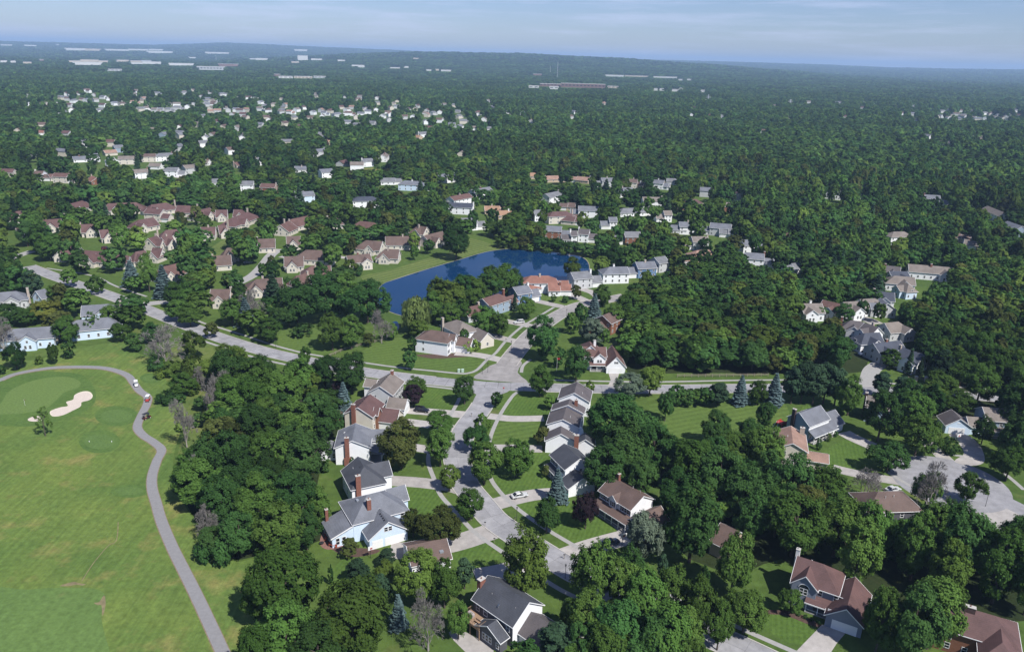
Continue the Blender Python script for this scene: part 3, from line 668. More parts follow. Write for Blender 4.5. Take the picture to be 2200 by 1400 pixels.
    def shed(s, face, B, p0, p1, depth, z1, z0, roof, wall=None, posts=0, trim='trim'):
        """lean-to along one face of a block: p0..p1 along the wall, top z1 at the wall, z0 at the outer edge"""
        o, al, n, Lw = s.face(B, face)
        def P(a, d, z): return (o[0] + al[0] * a + n[0] * d, o[1] + al[1] * a + n[1] * d, z)
        T = .14; D = depth + .3; zz = z0 - (z1 - z0) / depth * .3
        rf = MB(); q = [P(p0 - .2, .01, z1), P(p1 + .2, .01, z1), P(p1 + .2, D, zz), P(p0 - .2, D, zz)]
        rf.loft([q, [(x, y, z + T) for x, y, z in q]])
        r = rf.build('porch_roof' if wall is None else 'roof', 'roof_' + roof, s.e)
        MB().loft([[P(a, D + d, z) for d, z in ((.0, zz - .08), (.09, zz - .08), (.09, zz + T + .02), (0, zz + T + .02))] for a in (p0 - .25, p1 + .25)]).build('trim', trim, r)
        if wall:
            wl = MB()
            wl.face([P(p0, depth, -.3), P(p0, depth, z0), P(p1, depth, z0), P(p1, depth, -.3)])
            wl.face([P(p0, 0, -.3), P(p0, 0, z1), P(p0, depth, z0), P(p0, depth, -.3)]); wl.face([P(p1, depth, -.3), P(p1, depth, z0), P(p1, 0, z1), P(p1, 0, -.3)])
            wl.build('wall', 'wall_' + wall, s.e)
        if posts:
            for i in range(posts):
                a = p0 + .15 + (p1 - p0 - .3) * i / max(posts - 1, 1)
                MB().loft([[P(a + x, depth - .15 + y, z) for x, y in ((-.09, -.09), (.09, -.09), (.09, .09), (-.09, .09))] for z in (.1, z0)]).build('post', trim, s.e)
            MB().loft([[P(a, d, z) for a, d in ((p0, 0), (p1, 0), (p1, depth), (p0, depth))] for z in (0.0, .22)]).build('porch_floor', 'concrete_pale', s.e)
            MB().loft([[P(a, depth - .18 + y, z) for a, y in ((p0, 0), (p1, 0), (p1, .06), (p0, .06))] for z in (.8, .9)]).build('railing', trim, s.e)
    def face(s, B, f):
        um, vm = (B.u0 + B.u1) / 2, (B.v0 + B.v1) / 2
        if f == 'u+': return (B.u1, vm), (0, 1), (1, 0), B.v1 - B.v0
        if f == 'u-': return (B.u0, vm), (0, -1), (-1, 0), B.v1 - B.v0
        if f == 'v+': return (um, B.v1), (-1, 0), (0, 1), B.u1 - B.u0
        return (um, B.v0), (1, 0), (0, -1), B.u1 - B.u0
    def M(s, B, f, pos, z, w, h, out=0.0):
        o, al, n, _ = s.face(B, f)
        x, y = o[0] + al[0] * pos + n[0] * out, o[1] + al[1] * pos + n[1] * out
        return Matrix(((al[0] * w, n[0], 0, x), (al[1] * w, n[1], 0, y), (0, 0, h, z), (0, 0, 0, 1)))
    def win(s, B, f, lst, shutters=False):
        for q in lst:
            pos, z, w, h = q[:4]
            if s.near:
                o = link('window', WF, s.e, s.M(B, f, pos, z, w, h)); link('pane', WP, o)
            else: link('window', WB, s.e, s.M(B, f, pos, z, w, h))
            if shutters:
                for sg in (-1, 1): link('shutter', WS, s.e, s.M(B, f, pos + sg * (w / 2 + .22), z, .38, h))
    def grid(s, B, f, n, rows, w=.95, h=1.45, shutters=False, margin=1.4):
        Lw = s.face(B, f)[3]
        for z in rows: s.win(B, f, [((-Lw / 2 + margin + (Lw - 2 * margin) * (i / (n - 1) if n > 1 else .5)), z, w, h) for i in range(n)], shutters)
    def door(s, B, f, pos, w=1.0, h=2.1, m='door_dark'):
        MB().box(-.5, .5, -.02, .05, 0, 1).build('door', m, s.e, s.M(B, f, pos, 0.02, w, h))
    def garage(s, B, f, pos, w=4.9, h=2.2):
        MB().box(-.5, .5, -.02, .06, 0, 1).build('garage_door', 'garage_door', s.e, s.M(B, f, pos, 0.0, w, h))
    def chimney(s, u, v, wu, wv, z0, z1, m='brick', base=None):
        mb = MB()
        if base: mb.box(u - base[0] / 2, u + base[0] / 2, v - base[1] / 2, v + base[1] / 2, z0, z0 + 2.6)
        mb.box(u - wu / 2, u + wu / 2, v - wv / 2, v + wv / 2, z0 + (2.6 if base else 0), z1)
        o = mb.build('chimney', m, s.e)
        MB().box(u - wu / 2 - .06, u + wu / 2 + .06, v - wv / 2 - .06, v + wv / 2 + .06, z1, z1 + .12).build('chimney_cap', 'cap', o)
        MB().tube([(u, v, z1 + .12), (u, v, z1 + .42)], .13, 6).build('flue', 'brick' if m != 'chimney_white' else 'cap', o)
    def vent(s, u, v, z, tall=.45, m='pole_grey'):
        MB().tube([(u, v, z - .3), (u, v, z + tall)], .06, 6).build('vent_pipe', m, s.e)
    def dish(s, u, v, z, d=(-.6, -.6, .45), r=.42, m='metal_pale'):
        d = Vector(d).normalized(); M = Matrix.Translation((u, v, z)) @ d.to_track_quat('Z', 'Y').to_matrix().to_4x4()
        MB().loft([[(q * r * math.cos(a), q * r * math.sin(a), z2) for a in np.arange(0, 6.28, .5236)] for q, z2 in ((.15, -.12), (.6, -.08), (1, 0))]).build('satellite_dish', m, s.e, M)
        MB().tube([(u, v, z - .6), (u, v, z)], .03, 5).build('dish_mast', 'pole_grey', s.e)
    def done(s):
        xs, ys, bs = [], [], []; ca, sa = math.cos(s.ang), math.sin(s.ang); R = 0; cen = []
        for B in s.b:
            for u in (B.u0, B.u1):
                for v in (B.v0, B.v1):
                    X, Y = s.o[0] + u * ca - v * sa, s.o[1] + u * sa + v * ca; cen.append((X, Y))
                    for z in (0, B.ze):
                        x, y, _ = proj(X, Y, z); xs.append(x); ys.append(y); bs.append(y if z == 0 else 0)
                u_, v_ = (B.u0 + B.u1) / 2, (B.v0 + B.v1) / 2
                x, y, _ = proj(s.o[0] + u_ * ca - v_ * sa, s.o[1] + u_ * sa + v_ * ca, B.zr); xs.append(x); ys.append(y)
            if hasattr(B, 'wall'):
                u_, v_ = (B.u0 + B.u1) / 2, (B.v0 + B.v1) / 2
                HOUSES.append(('r', s.o[0] + u_ * ca - v_ * sa, s.o[1] + u_ * sa + v_ * ca, math.hypot(B.u1 - B.u0, B.v1 - B.v0) / 2))
        HOUSES.append(('b', min(xs), max(xs), min(ys), max(ys)))
        return s
    def ridge_local(s, q, z): return s.loc(q, z)

# ---- the near houses, one by one -------------------------------------------------
# dark-roofed house with the raised deck, bottom centre
h = House('C2', (645, 190), (1310, 620), 8.5, 'white house with shade painted on its left wall, charcoal roof and a raised wooden deck', short='the charcoal-roofed house with the deck')
m = h.block((645, 190), (1310, 620), 8.5, 5.4, 8.7, 'gg', 'white', 'charcoal')
MB().box(m.u0, m.u1, m.v0 - .03, m.v0 + .02, -.3, 5.35).build('wall_overlay', 'wall_darkgrey', h.e)  # dark sheet puts the shade of the left-facing wall into its colour
h.win(m, 'v-', [(-4.2, 3.2, 1.0, 1.5), (-2.0, 3.2, 1.2, 1.9), (1.2, 3.2, 1.0, 1.5), (4.3, 3.2, 1.0, 1.5)])
h.win(m, 'u-', [(-2, 3.2, 1, 1.4), (2, 3.2, 1, 1.4), (2, .9, 1, 1.4)])
h.grid(m, 'v+', 4, (.9, 3.5), shutters=True)
h.chimney(m.u0 - .35, m.v0 + 2.6, 1.0, 1.5, -.3, 8.6)
g2 = h.block((620, 985), (805, 905), 4.7, 2.9, 6.6, 'gg', 'darkgrey', 'charcoal', axis='v')
h.win(g2, 'v-', [(-1.2, .8, .85, 1.6), (-.3, .8, .85, 1.6), (.6, .8, .85, 1.6), (2.6, .8, .8, 1.4)])
g3 = h.rect('u', m.u1, m.u1 + 6.4, .9, 5.6, 2.9, 7.0, 'gg', 'lightgrey', 'dusk')
h.garage(g3, 'v+', 0, 4.9); h.win(g3, 'v-', [(0, .9, 1.2, 1.3)])
h.vent(m.u0 + 3.2, m.v0 + 2.2, 6.9); h.vent(m.u1 - 1.6, m.v0 + 2.4, 7.0); h.dish(.7, m.v0 + .9, 6.9)
dz = 2.75                                  # the deck
ud0, ud1, vd0, vd1 = m.u0 - .2, m.u0 + 5.2, m.v0 - 3.4, m.v0 - .04
for i in range(22):
    a = ud0 + (ud1 - ud0) * i / 22
    MB().box(a, a + (ud1 - ud0) / 22 - .02, vd0, vd1, dz - .05, dz).build('deck_board', 'wood_deck', h.e)
MB().box(ud0, ud1, vd0, vd0 + .08, dz - .32, dz - .06).box(ud0, ud0 + .08, vd0 + .09, vd1, dz - .32, dz - .06).build('deck_joist', 'wood_deck', h.e)
for u in (ud0 + .1, (ud0 + ud1) / 2, ud1 - .1): MB().box(u - .08, u + .08, vd0 + .1, vd0 + .26, -.2, dz - .33).build('deck_post', 'wood_deck', h.e)
for (a0, a1, b0, b1) in ((ud0, ud1, vd0, vd0 + .06), (ud0, ud0 + .06, vd0 + .07, vd1), (ud1 - .06, ud1, vd0 + .07, vd0 + 2.0)):
    MB().box(a0, a1, b0, b1, dz + .92, dz + 1.0).build('deck_rail', 'wood_deck', h.e); MB().box(a0, a1, b0, b1, dz + .12, dz + .18).build('deck_rail', 'wood_deck', h.e)
    n = int(max(a1 - a0, b1 - b0) / .45)
    for i in range(n + 1):
        a = a0 + (a1 - a0 - .05) * i / n if a1 - a0 > .1 else a0 + .005; b = b0 + (b1 - b0 - .05) * i / n if b1 - b0 > .1 else b0 + .005
        MB().box(a, a + .045, b, b + .045, dz + .181, dz + .919).build('baluster', 'wood_deck', h.e)
h.done(); DECK = (h, ud0, ud1, vd0, vd1, dz)

# pale blue house with the three garage bays
h = House('C1', (1050, 560), (1205, 790), 6.4, 'pale blue house with slate hip roofs and three white garage bays', short='the pale blue house with three garage bays')
g = h.block((1050, 560), (1205, 790), 6.4, 3.0, 9.4, 'gg', 'paleblue', 'slate')
h.garage(g, 'u+', -2.75, 2.6); h.garage(g, 'u+', 1.5, 4.9); h.win(g, 'u+', [(-.6, 3.9, 1.0, 1.25), (.45, 3.9, 1.0, 1.25)])
gx0 = g.u0
mm = h.rect('v', -7.0, 6.6, gx0 - 4.0, 8.6, 5.2, 10.6, 'hh', 'paleblue', 'slate')
h.rect('v', 4.0, 8.6, gx0 - 6.2, 7.4, 5.0, 5.0, 'gg', 'paleblue', 'slate')
h.win(mm, 'u+', [(5.4, 3.3, 1, 1.4)]); h.grid(mm, 'v+', 3, (.9, 3.4)); h.grid(mm, 'v-', 2, (3.4,))
wing = Block(); wing.u0, wing.u1, wing.v0, wing.v1, wing.axis, wing.ze, wing.zr = gx0 - 6.2, gx0 + 1.2, -12.2, -7.0, 'u', 3.0, 4.6
P4 = [(wing.u0, wing.v0), (wing.u1, wing.v0), (wing.u1, wing.v1), (wing.u0, wing.v1)]
wl = MB(); zz = [2.7, 2.7, 4.7, 4.7]
for i in range(4):
    j = (i + 1) % 4; wl.face([(*P4[i], -.3), (*P4[j], -.3), (*P4[j], zz[j]), (*P4[i], zz[i])])
wing.wall = wl.build('wall', 'wall_paleblue', h.e)
q = [(wing.u0 - .3, wing.v0 - .4, 2.55), (wing.u1 + .3, wing.v0 - .4, 2.55), (wing.u1 + .3, wing.v1 - .02, 4.7), (wing.u0 - .3, wing.v1 - .02, 4.7)]
rr = MB().loft([q, [(x, y, z + .16) for x, y, z in q]]).build('roof', 'roof_slate', h.e)
MB().loft([[(wing.u1 + .29 + x, v, z + y) for x, y in ((0, -.12), (.09, -.12), (.09, .2), (0, .2))] for v, z in ((wing.v0 - .4, 2.55), (wing.v1 - .02, 4.7))]).build('trim', 'trim', rr)
h.b.append(wing); h.win(wing, 'u+', [(-1.3, .5, 1.0, 1.9), (.2, .5, 1.0, 1.9)]); h.win(wing, 'v-', [(-2, .5, 1.0, 1.9), (1, .5, 1.0, 1.9)])
h.chimney(gx0 - .9, -2.4, .8, 1.0, 5.0, 9.3); h.chimney(wing.u0 + .3, wing.v0 + .8, .7, .7, -.3, 6.2)
for i in range(4): MB().box(gx0 + 1.7 + i * .95, gx0 + 2.0 + i * .95, -.65, -.35, 6.2, 6.5).build('ridge_vent', 'pole_dark', h.e)
MB().box(gx0 - 5.2, gx0 - 4.3, -4.3, -3.7, 7.15, 7.5).build('skylight', 'glass_lit', h.e)
h.done(); BLUE = h

# dark hip-roofed house with the tall brick chimney
h = House('C3', (690, 705), (790, 880), 8.3, 'white house with charcoal hip roof and tall brick chimney at its corner', short='the charcoal hip-roofed white house')
m = h.block((690, 705), (790, 880), 8.3, 5.3, 8.8, 'gh', 'white', 'charcoal')
w2 = h.rect('v', 0, 7.0, m.u1 - 6.6, 7.5, 5.2, 6.6, 'gg', 'white', 'charcoal')
h.chimney(m.u1 + .35, m.v0 + 1.6, .75, 1.25, -.3, 9.0, base=(.9, 2.0)); h.win(m, 'u+', [(2.6, .8, 1, 1.4)]); h.grid(w2, 'v+', 2, (.9, 3.4)); h.grid(m, 'v-', 3, (.9, 3.4))
h.vent(m.u0 + 3, m.v0 + 2.2, 6.9, m='metal_pale'); h.vent(m.u0 + 4.8, m.v0 + 3.6, 7.7, m='pole_dark')
h.done()

# white house with slate roof and brick chimney
h = House('C3', (655, 150), (590, 445), 7.5, 'white house with slate gable roof and brick chimney up its gable', short='the slate-roofed white house with the brick gable chimney')
m = h.block((655, 150), (590, 445), 7.5, 5.4, 9.4, 'gg', 'white', 'slate')
w2 = h.rect('v', 0, 8.4, m.u0 + 2.6, 6.9, 5.0, 5.2, 'gg', 'white', 'slate')
h.shed('v+', m, -m.u1 + .5, m.u1 - 6.2 + 1.8, 3.4, 3.9, 2.7, 'slate', posts=4)
h.chimney(m.u1 + .34, m.v0 + 3.3, .7, 1.15, -.3, 8.6, base=(.85, 1.9)); h.dish(m.u0 + 5, m.v0 + 2.0, 7.3, r=.35)
sr = h.rect('u', m.u1 - 7.5, m.u1 - 2.6, m.v0 - 2.3, 3.5, 2.4, 4.6, 'gg', 'white', 'grey')
h.grid(sr, 'u+', 3, (.7,), .8, 1.5, margin=.9); h.grid(sr, 'v-', 4, (.7,), .8, 1.5, margin=.9); h.grid(m, 'v-', 3, (3.4,))
h.done()

# maroon-roofed house with brick front
h = House('C4', (590, 520), (375, 745), 8.0, 'cream house with maroon roof, brick chimney and brick entrance gable', short='the maroon-roofed cream house')
m = h.block((590, 520), (375, 745), 8.0, 5.4, 9.0, 'gg', 'cream', 'maroon')
h.chimney(m.u1 + .34, m.v0 + 3.1, .7, 1.2, -.3, 9.0); h.grid(m, 'v+', 4, (.9, 3.4))
p = h.rect('v', 4.0, 5.3, 1.2, 6.9, 5.3, 2.6, 'gg', 'brickwall', 'maroon'); h.door(p, 'v+', 0, 1.1, 2.2, 'door_dark')
g = h.rect('v', 3.9, 10.8, m.u0 + 3.2, 5.6, 2.8, 6.6, 'gg', 'cream', 'maroon'); h.garage(g, 'u+', 0, 4.6); h.win(g, 'v+', [(0, .9, 1, 1.3)])
for i in range(5): MB().box(m.u0 + 1 + i * 1.6, m.u0 + 1.3 + i * 1.6, -.9, -.6, 7.5, 7.85).build('ridge_vent', 'pole_dark', h.e)
h.done()

# taupe house at the junction
h = House('C4', (945, 160), (740, 390), 8.0, 'pale grey house with taupe roof standing at the junction', short='the taupe-roofed grey house at the junction')
m = h.block((945, 160), (740, 390), 8.0, 5.4, 8.4, 'gg', 'lightgrey', 'taupe')
h.win(m, 'u+', [(-2.2, 3.4, .7, 1.2)], True); h.grid(m, 'v+', 4, (.9, 3.4), shutters=True); h.grid(m, 'v-', 3, (3.4,))
h.chimney(m.u0 + .4, .4, 1.1, .8, 6.5, 9.2)
h.rect('v', -7.6, -3.9, m.u0 + 3.4, 6.6, 5.0, 4.8, 'gg', 'white', 'taupe')
g = h.rect('v', 3.6, 9.4, m.u1 + .9, 4.9, 2.8, 5.6, 'gg', 'white', 'taupe'); h.garage(g, 'v+', 0, 4.4); h.door(g, 'u+', 1.5, 1.2, 2.3, 'door_green')
for i in range(6): MB().box(m.u0 + 1 + i * 1.6, m.u0 + 1.3 + i * 1.6, -.9, -.6, 7.45, 7.8).build('ridge_vent', 'pole_dark', h.e)
h.done()

# row of grey roofs on the east side
h = House('C5', (1080, 110), (1010, 370), 8.0, 'white gabled house with grey roof, furthest of the row opposite', short='the furthest grey-roofed house of the east row')
m = h.block((1080, 110), (1010, 370), 8.0, 5.4, 9.8, 'gg', 'white', 'dusk'); h.grid(m, 'v-', 4, (.9, 3.4)); h.grid(m, 'v+', 3, (.9, 3.4)); h.vent(2, 2.4, 7.0, m='metal_pale'); h.done()
h = House('C5', (905, 505), (865, 650), 7.6, 'white house with grey roof and brick chimney behind a lower wing', short='the grey-roofed house with the brick chimney of the east row')
m = h.block((905, 505), (865, 650), 7.6, 5.3, 9.8, 'gg', 'white', 'dusk')
w2 = h.rect('u', m.u1, m.u1 + 8.6, -.5, 6.7, 4.6, 9.4, 'gg', 'white', 'dusk'); h.chimney(m.u1 - 2.2, m.v1 - 2.6, .8, 1.0, 4.5, 8.6); h.vent(m.u1 + 5.5, 1.4, 6.2, m='metal_pale')
h.grid(m, 'v-', 2, (3.4,)); h.grid(w2, 'v-', 3, (.9,)); h.done()
h = House('C6', (335, -20), (335, 75), 6.6, 'low white garage house with dark grey roof and a pale tarpaulin beside', short='the white garage house of the east row')
m = h.block((335, -30), (335, 75), 6.4, 4.0, 8.6, 'gg', 'white', 'dusk'); h.garage(m, 'v-', 0, 4.6)
h.rect('u', m.u1 - 3.0, m.u1 + .8, 7.2, 5.4, 3.6, 5.4, 'gg', 'white', 'charcoal'); h.chimney(m.u1 + 1.4, 4.6, .9, 1.3, -.3, 6.9, 'brick'); h.dish(m.u1 + 1.4, 3.7, 7.2, r=.5); h.done()
TARP = h
h = House('C6', (375, 200), (585, 400), 7.8, 'white two-storey house with slate roof and lower white garage wing', short='the white house with the lower garage wing')
m = h.block((375, 200), (585, 400), 7.8, 5.4, 8.4, 'gg', 'white', 'charcoal'); h.win(m, 'u+', [(.6, 3.5, .95, 1.1)]); h.win(m, 'v-', [(-3, 3.5, .9, 1.4), (-1, 3.5, .9, 1.4), (2.6, 3.5, .9, 1.4)], True)
g = h.block((505, 535), (625, 655), 5.0, 2.8, 8.0, 'gg', 'white', 'charcoal'); h.garage(g, 'v-', 0, 4.6); h.shed('v-', m, -4.2, 1.6, 1.6, 3.0, 2.5, 'charcoal', posts=3); h.vent(3, 2.2, 7.0, m='metal_pale'); h.done()

# white house with the long porch
h = House('C6', (985, 635), (1420, 890), 7.7, 'white house with taupe roof, front dormer and a long pillared porch', short='the white house with the long porch')
m = h.block((985, 635), (1420, 890), 7.7, 5.4, 8.2, 'gg', 'white', 'umber')
h.win(m, 'v-', [(-4.6, 3.6, .8, 1.35), (-3.6, 3.6, .8, 1.35), (-2.4, 3.6, .8, 1.35), (2.9, 3.6, .8, 1.35), (3.8, 3.6, .8, 1.35), (4.7, 3.6, .8, 1.35)], True)
d = h.rect('v', m.v0 - .5, m.v0 + 3.2, -.2, 6.7, 5.6, 2.4, 'gg', 'white', 'umber', zb=3.1); h.win(d, 'v-', [(0, 3.6, .8, 1.35)], True)
h.shed('v-', m, -5.4, 6.4, 2.6, 3.2, 2.6, 'umber', posts=6, trim='trim'); h.win(m, 'v-', [(-4, .7, 1, 1.6), (-1.6, .7, 1, 1.6), (3.4, .7, 1, 1.6)]); h.door(m, 'v-', .9, 1.1, 2.2)
h.chimney(m.u0 + 1.6, .9, .9, .8, 6.5, 9.3)
g = h.rect('v', -5.0, 3.4, m.u1 + 2.9, 5.0, 2.8, 6.2, 'gg', 'white', 'umber'); h.garage(g, 'v-', 0, 4.8)
h.vent(m.u0 + 6.0, 1.8, 7.0, m='metal_pale'); h.vent(m.u1 - 2.4, 1.8, 7.0)
MB().box(m.u1 - 3, m.u1 + 1.5, m.v1 + .1, m.v1 + 3.0, .3, .5).build('deck', 'red_deck', h.e)
h.done()

# blue-grey house with the dormer band, right
h = House('C7', (955, 160), (600, 290), 8.2, 'blue-grey house with slate roof, white dormer band and dark chimney', short='the blue-grey house with the dormer band')
m = h.block((955, 160), (600, 290), 8.2, 5.4, 7.8, 'gg', 'steel', 'slate'); h.chimney(m.u1 + .35, m.v0 + 2.2, .8, 1.1, -.3, 8.9, 'brick_dark')
MB().box(m.u0, m.u1, m.v1 - .02, m.v1 + .03, 3.9, 5.3).build('wall_overlay', 'wall_white', h.e)
h.win(m, 'v+', [(-4.2, 3.95, .8, 1.2), (-3.2, 3.95, .8, 1.2), (-.6, 3.95, .9, 1.2), (2.6, 3.95, .8, 1.2), (3.6, 3.95, .8, 1.2)], False)
h.shed('v+', m, -5.2, 6.6, 2.4, 3.8, 2.6, 'slate', posts=5); h.win(m, 'v+', [(-3.6, .7, 1.1, 1.5), (-1.2, .7, 1.1, 1.5), (1.6, .7, 1.1, 1.5)])
g = h.rect('u', m.u0 - 6.6, m.u0, 1.2, 5.6, 2.8, 7.6, 'gg', 'white', 'slate'); h.garage(g, 'v+', 0, 4.9); h.vent(2, -1.5, 7.4); h.done()

# tan-roofed house on the turning circle
h = House('C7', (460, 505), (495, 800), 7.3, 'cream house with tan shingle roof and low side wing', short='the tan-roofed cream house')
m = h.block((460, 505), (495, 800), 7.3, 5.2, 8.4, 'gg', 'cream', 'tan'); h.win(m, 'u+', [(.6, .9, .9, 1.1), (-1.8, 3.4, .8, 1.2)]); h.grid(m, 'v-', 3, (3.4,)); h.chimney(m.u0 + 1.0, m.v1 - 1.0, .9, 1.3, 4.0, 7.9, 'stone')
g = h.rect('v', 4.2, 10.2, m.u1 - 2.9, 3.9, 2.7, 5.6, 'gg', 'cream', 'tan'); h.garage(g, 'v+', 0, 4.6); h.vent(.8, -1.2, 7.0, .5, 'chimney_white'); h.done()

# maroon-roofed grey-blue house, lower right
h = House('C8', (460, 215), (820, 330), 8.6, 'grey-blue house with maroon roof, arched gable window and front porch', short='the maroon-roofed grey-blue house')
m = h.block((460, 215), (820, 330), 8.6, 5.4, 8.2, 'gh', 'greyblue', 'maroon')
f = h.rect('v', m.v0 - 1.1, 1.0, m.u0 + 2.7, 7.9, 5.5, 5.0, 'gg', 'greyblue', 'maroon')
h.win(f, 'v-', [(-.42, 3.2, .85, 1.6), (.42, 3.2, .85, 1.6)])
MB().face([(1.0 * math.cos(a), .07, .85 * math.sin(a)) for a in np.linspace(0, math.pi, 11)]).build('arched_window', 'glass', h.e, h.M(f, 'v-', 0, 4.9, 1, 1))
MB().loft([[(q * math.cos(a), y, q * .87 * math.sin(a)) for q, y in ((1.0, .0), (1.14, .0), (1.14, .09), (1.0, .09))] for a in np.linspace(0, math.pi, 11)]).build('window_frame', 'trim', h.e, h.M(f, 'v-', 0, 4.9, 1, 1))
h.win(m, 'v-', [(1.2, 3.4, 1.1, 1.5), (4.4, 3.4, .9, 1.5), (5.3, 3.4, .9, 1.5)])
h.shed('v-', m, -1.0, 6.4, 2.3, 3.2, 2.55, 'maroon', posts=4); h.win(m, 'v-', [(-.4, .7, 1, 1.5), (3.6, .7, 1.2, 1.5)]); h.door(m, 'v-', 2.0)
g = h.rect('v', m.v0 - 4.4, 3.2, m.u1 + 2.3, 5.7, 2.9, 7.0, 'gg', 'greyblue', 'maroon'); h.garage(g, 'v-', .2, 4.9); h.chimney(m.u0 - .34, 1.2, .8, .9, -.3, 9.6, 'chimney_white'); h.done(); RED = h; REDG = g

# brown-roofed house in the lower right corner
h = House('R8', (1630, 1000), (1950, 1092), 8.2, 'brick-red hip-roofed house cut by the lower right corner', short='the hip-roofed house in the lower right corner')
m = h.block((1630, 1000), (1950, 1092), 8.2, 5.2, 9.0, 'hh', 'brickwall', 'maroon'); h.chimney(m.u0 + 6.6, -.4, 1.9, .9, 6.5, 9.0, 'brick_dark')
g = h.rect('v', m.v0 - 5.0, 2.0, m.u1 - 3.4, 7.0, 4.6, 6.6, 'hh', 'brickwall', 'maroon'); h.win(g, 'v-', [(0, .9, 1.4, 1.4)]); h.win(m, 'v-', [(-4, .9, 1.0, 1.4), (-4, 3.2, 1.0, 1.4), (-1, .9, 1, 1.4)]); h.done()

# low brown-roofed garage, bottom centre
h = House('R4', (1290, 492), (1640, 424), 4.9, 'low house with brown roof and skylight half hidden by trees', short='the low brown-roofed house')
m = h.block((1290, 492), (1640, 424), 4.9, 2.7, 8.6, 'gg', 'white', 'umber'); MB().box(m.u1 - 2.2, m.u1 - 1.3, m.v0 + 1.2, m.v0 + 2.4, 3.35, 3.85).build('skylight', 'glass_lit', h.e); h.garage(m, 'u+', 0, 4.8); h.done()
# house at the bottom edge with blue-grey roof
h = House('R6', (640, 1245), (860, 1330), 7.0, 'house with blue-grey roof and brick chimney at the bottom edge', short='the blue-grey roof at the bottom edge')
m = h.block((640, 1245), (860, 1330), 7.0, 4.4, 8.6, 'gg', 'lightgrey', 'slate'); h.chimney(m.u0 - .3, m.v0 + 2.6, .8, 1.0, -.3, 7.9); h.dish(m.u0 + .6, -.6, 7.4, r=.4); h.win(m, 'v-', [(0, .9, 1, 1.4)]); h.done()
# half-hidden houses in the near wood on the right
h = House('R8', (860, 20), (1190, 10), 7.8, 'brown hip-roofed house sunk among trees below the turning circle', short='the brown hip-roofed house below the turning circle')
m = h.block((930, 10), (1130, 35), 7.8, 5.0, 8.8, 'hh', 'darkgrey', 'umber'); h.win(m, 'v-', [(-1, .9, 1.4, 1.6), (2, 3.0, 1.0, 1.4), (-2, 3.0, 1, 1.4)]); h.vent(-1.5, -2, 7.0, .6, 'metal_pale'); h.vent(.8, -1.8, 7.1, .6, 'metal_pale'); h.done()
h = House('R6', (1790, 290), (1960, 370), 6.4, 'brown roof glimpsed deep in the near wood', short='the brown roof deep in the near wood')
m = h.block((1790, 290), (1960, 370), 6.4, 3.6, 8.4, 'gg', 'tanwall', 'umber'); h.done()
h = House('R7', (1120, 640), (840, 590), 7.6, 'taupe-roofed house hidden behind the big tree near the turning circle', short='the taupe roof behind the turning-circle trees')
m = h.block((1110, 632), (848, 600), 7.6, 5.2, 8.4, 'gg', 'steel', 'taupe'); h.chimney(m.u1 + .34, 0, .8, 1.2, -.3, 8.4, 'brick_dark'); h.grid(m, 'u+', 1, (3.2,)); h.done()
# garage house on the turning circle
h = House('D5', (385, 345), (560, 530), 5.3, 'pale blue house with white double garage facing the turning circle', short='the white double garage on the turning circle')
g = h.block((385, 345), (560, 530), 5.3, 2.9, 7.4, 'gg', 'paleblue', 'dusk'); h.garage(g, 'u+', -.3, 4.9)
MB().box(-.5, .5, -.02, .05, 0, .5).build('gable_vent', 'trim', h.e, h.M(g, 'u+', 0, 3.7, 1.0, .5))
c2 = h.rect('v', 3.6, 8.6, g.u0 + 3.2, 4.8, 2.8, 6.0, 'gg', 'paleblue', 'taupe')
m = h.rect('v', 8.4, 20.0, g.u0 + 1.6, 7.8, 5.3, 8.6, 'gg', 'steel', 'taupe'); h.grid(m, 'u+', 4, (3.4,)); h.shed('u+', m, -4.5, 5.0, 2.0, 3.0, 2.5, 'taupe', posts=4); h.done()
# white house at the wood edge
h = House('D3', (430, 512), (765, 517), 7.6, 'white house with brown roof and gabled garage at the wood edge', short='the white house at the wood edge')
m = h.block((300, 512), (765, 517), 7.6, 5.3, 7.6, 'gg', 'white', 'brown')
h.rect('v', -1.0, 7.2, m.u0 + 2.6, 8.4, 5.4, 7.0, 'gh', 'white', 'brown')
d = h.rect('v', m.v0 - 1.3, .6, m.u1 - 2.6, 6.8, 5.0, 4.4, 'gg', 'white', 'brown', zb=2.9); h.win(d, 'v-', [(-.5, 3.3, .9, 1.2), (.5, 3.3, .9, 1.2)])
h.shed('v-', m, -2.0, 5.6, 2.2, 3.3, 2.6, 'brown', posts=4); h.win(m, 'v-', [(-1.4, 3.5, .9, 1.2), (3.4, .8, 1.2, 1.4)], True); h.door(m, 'v-', -.2, 1.4, 2.2)
g = h.rect('v', m.v0 - 3.6, 4.2, m.u1 + 3.3, 6.6, 2.8, 7.0, 'gg', 'white', 'brown'); h.garage(g, 'v-', -.2, 4.8); h.win(g, 'v-', [(0, 3.9, .6, .8)], True); h.chimney(m.u1 - 3.6, m.v1 - .6, .9, .9, 4.5, 9.0, 'chimney_white'); h.done()
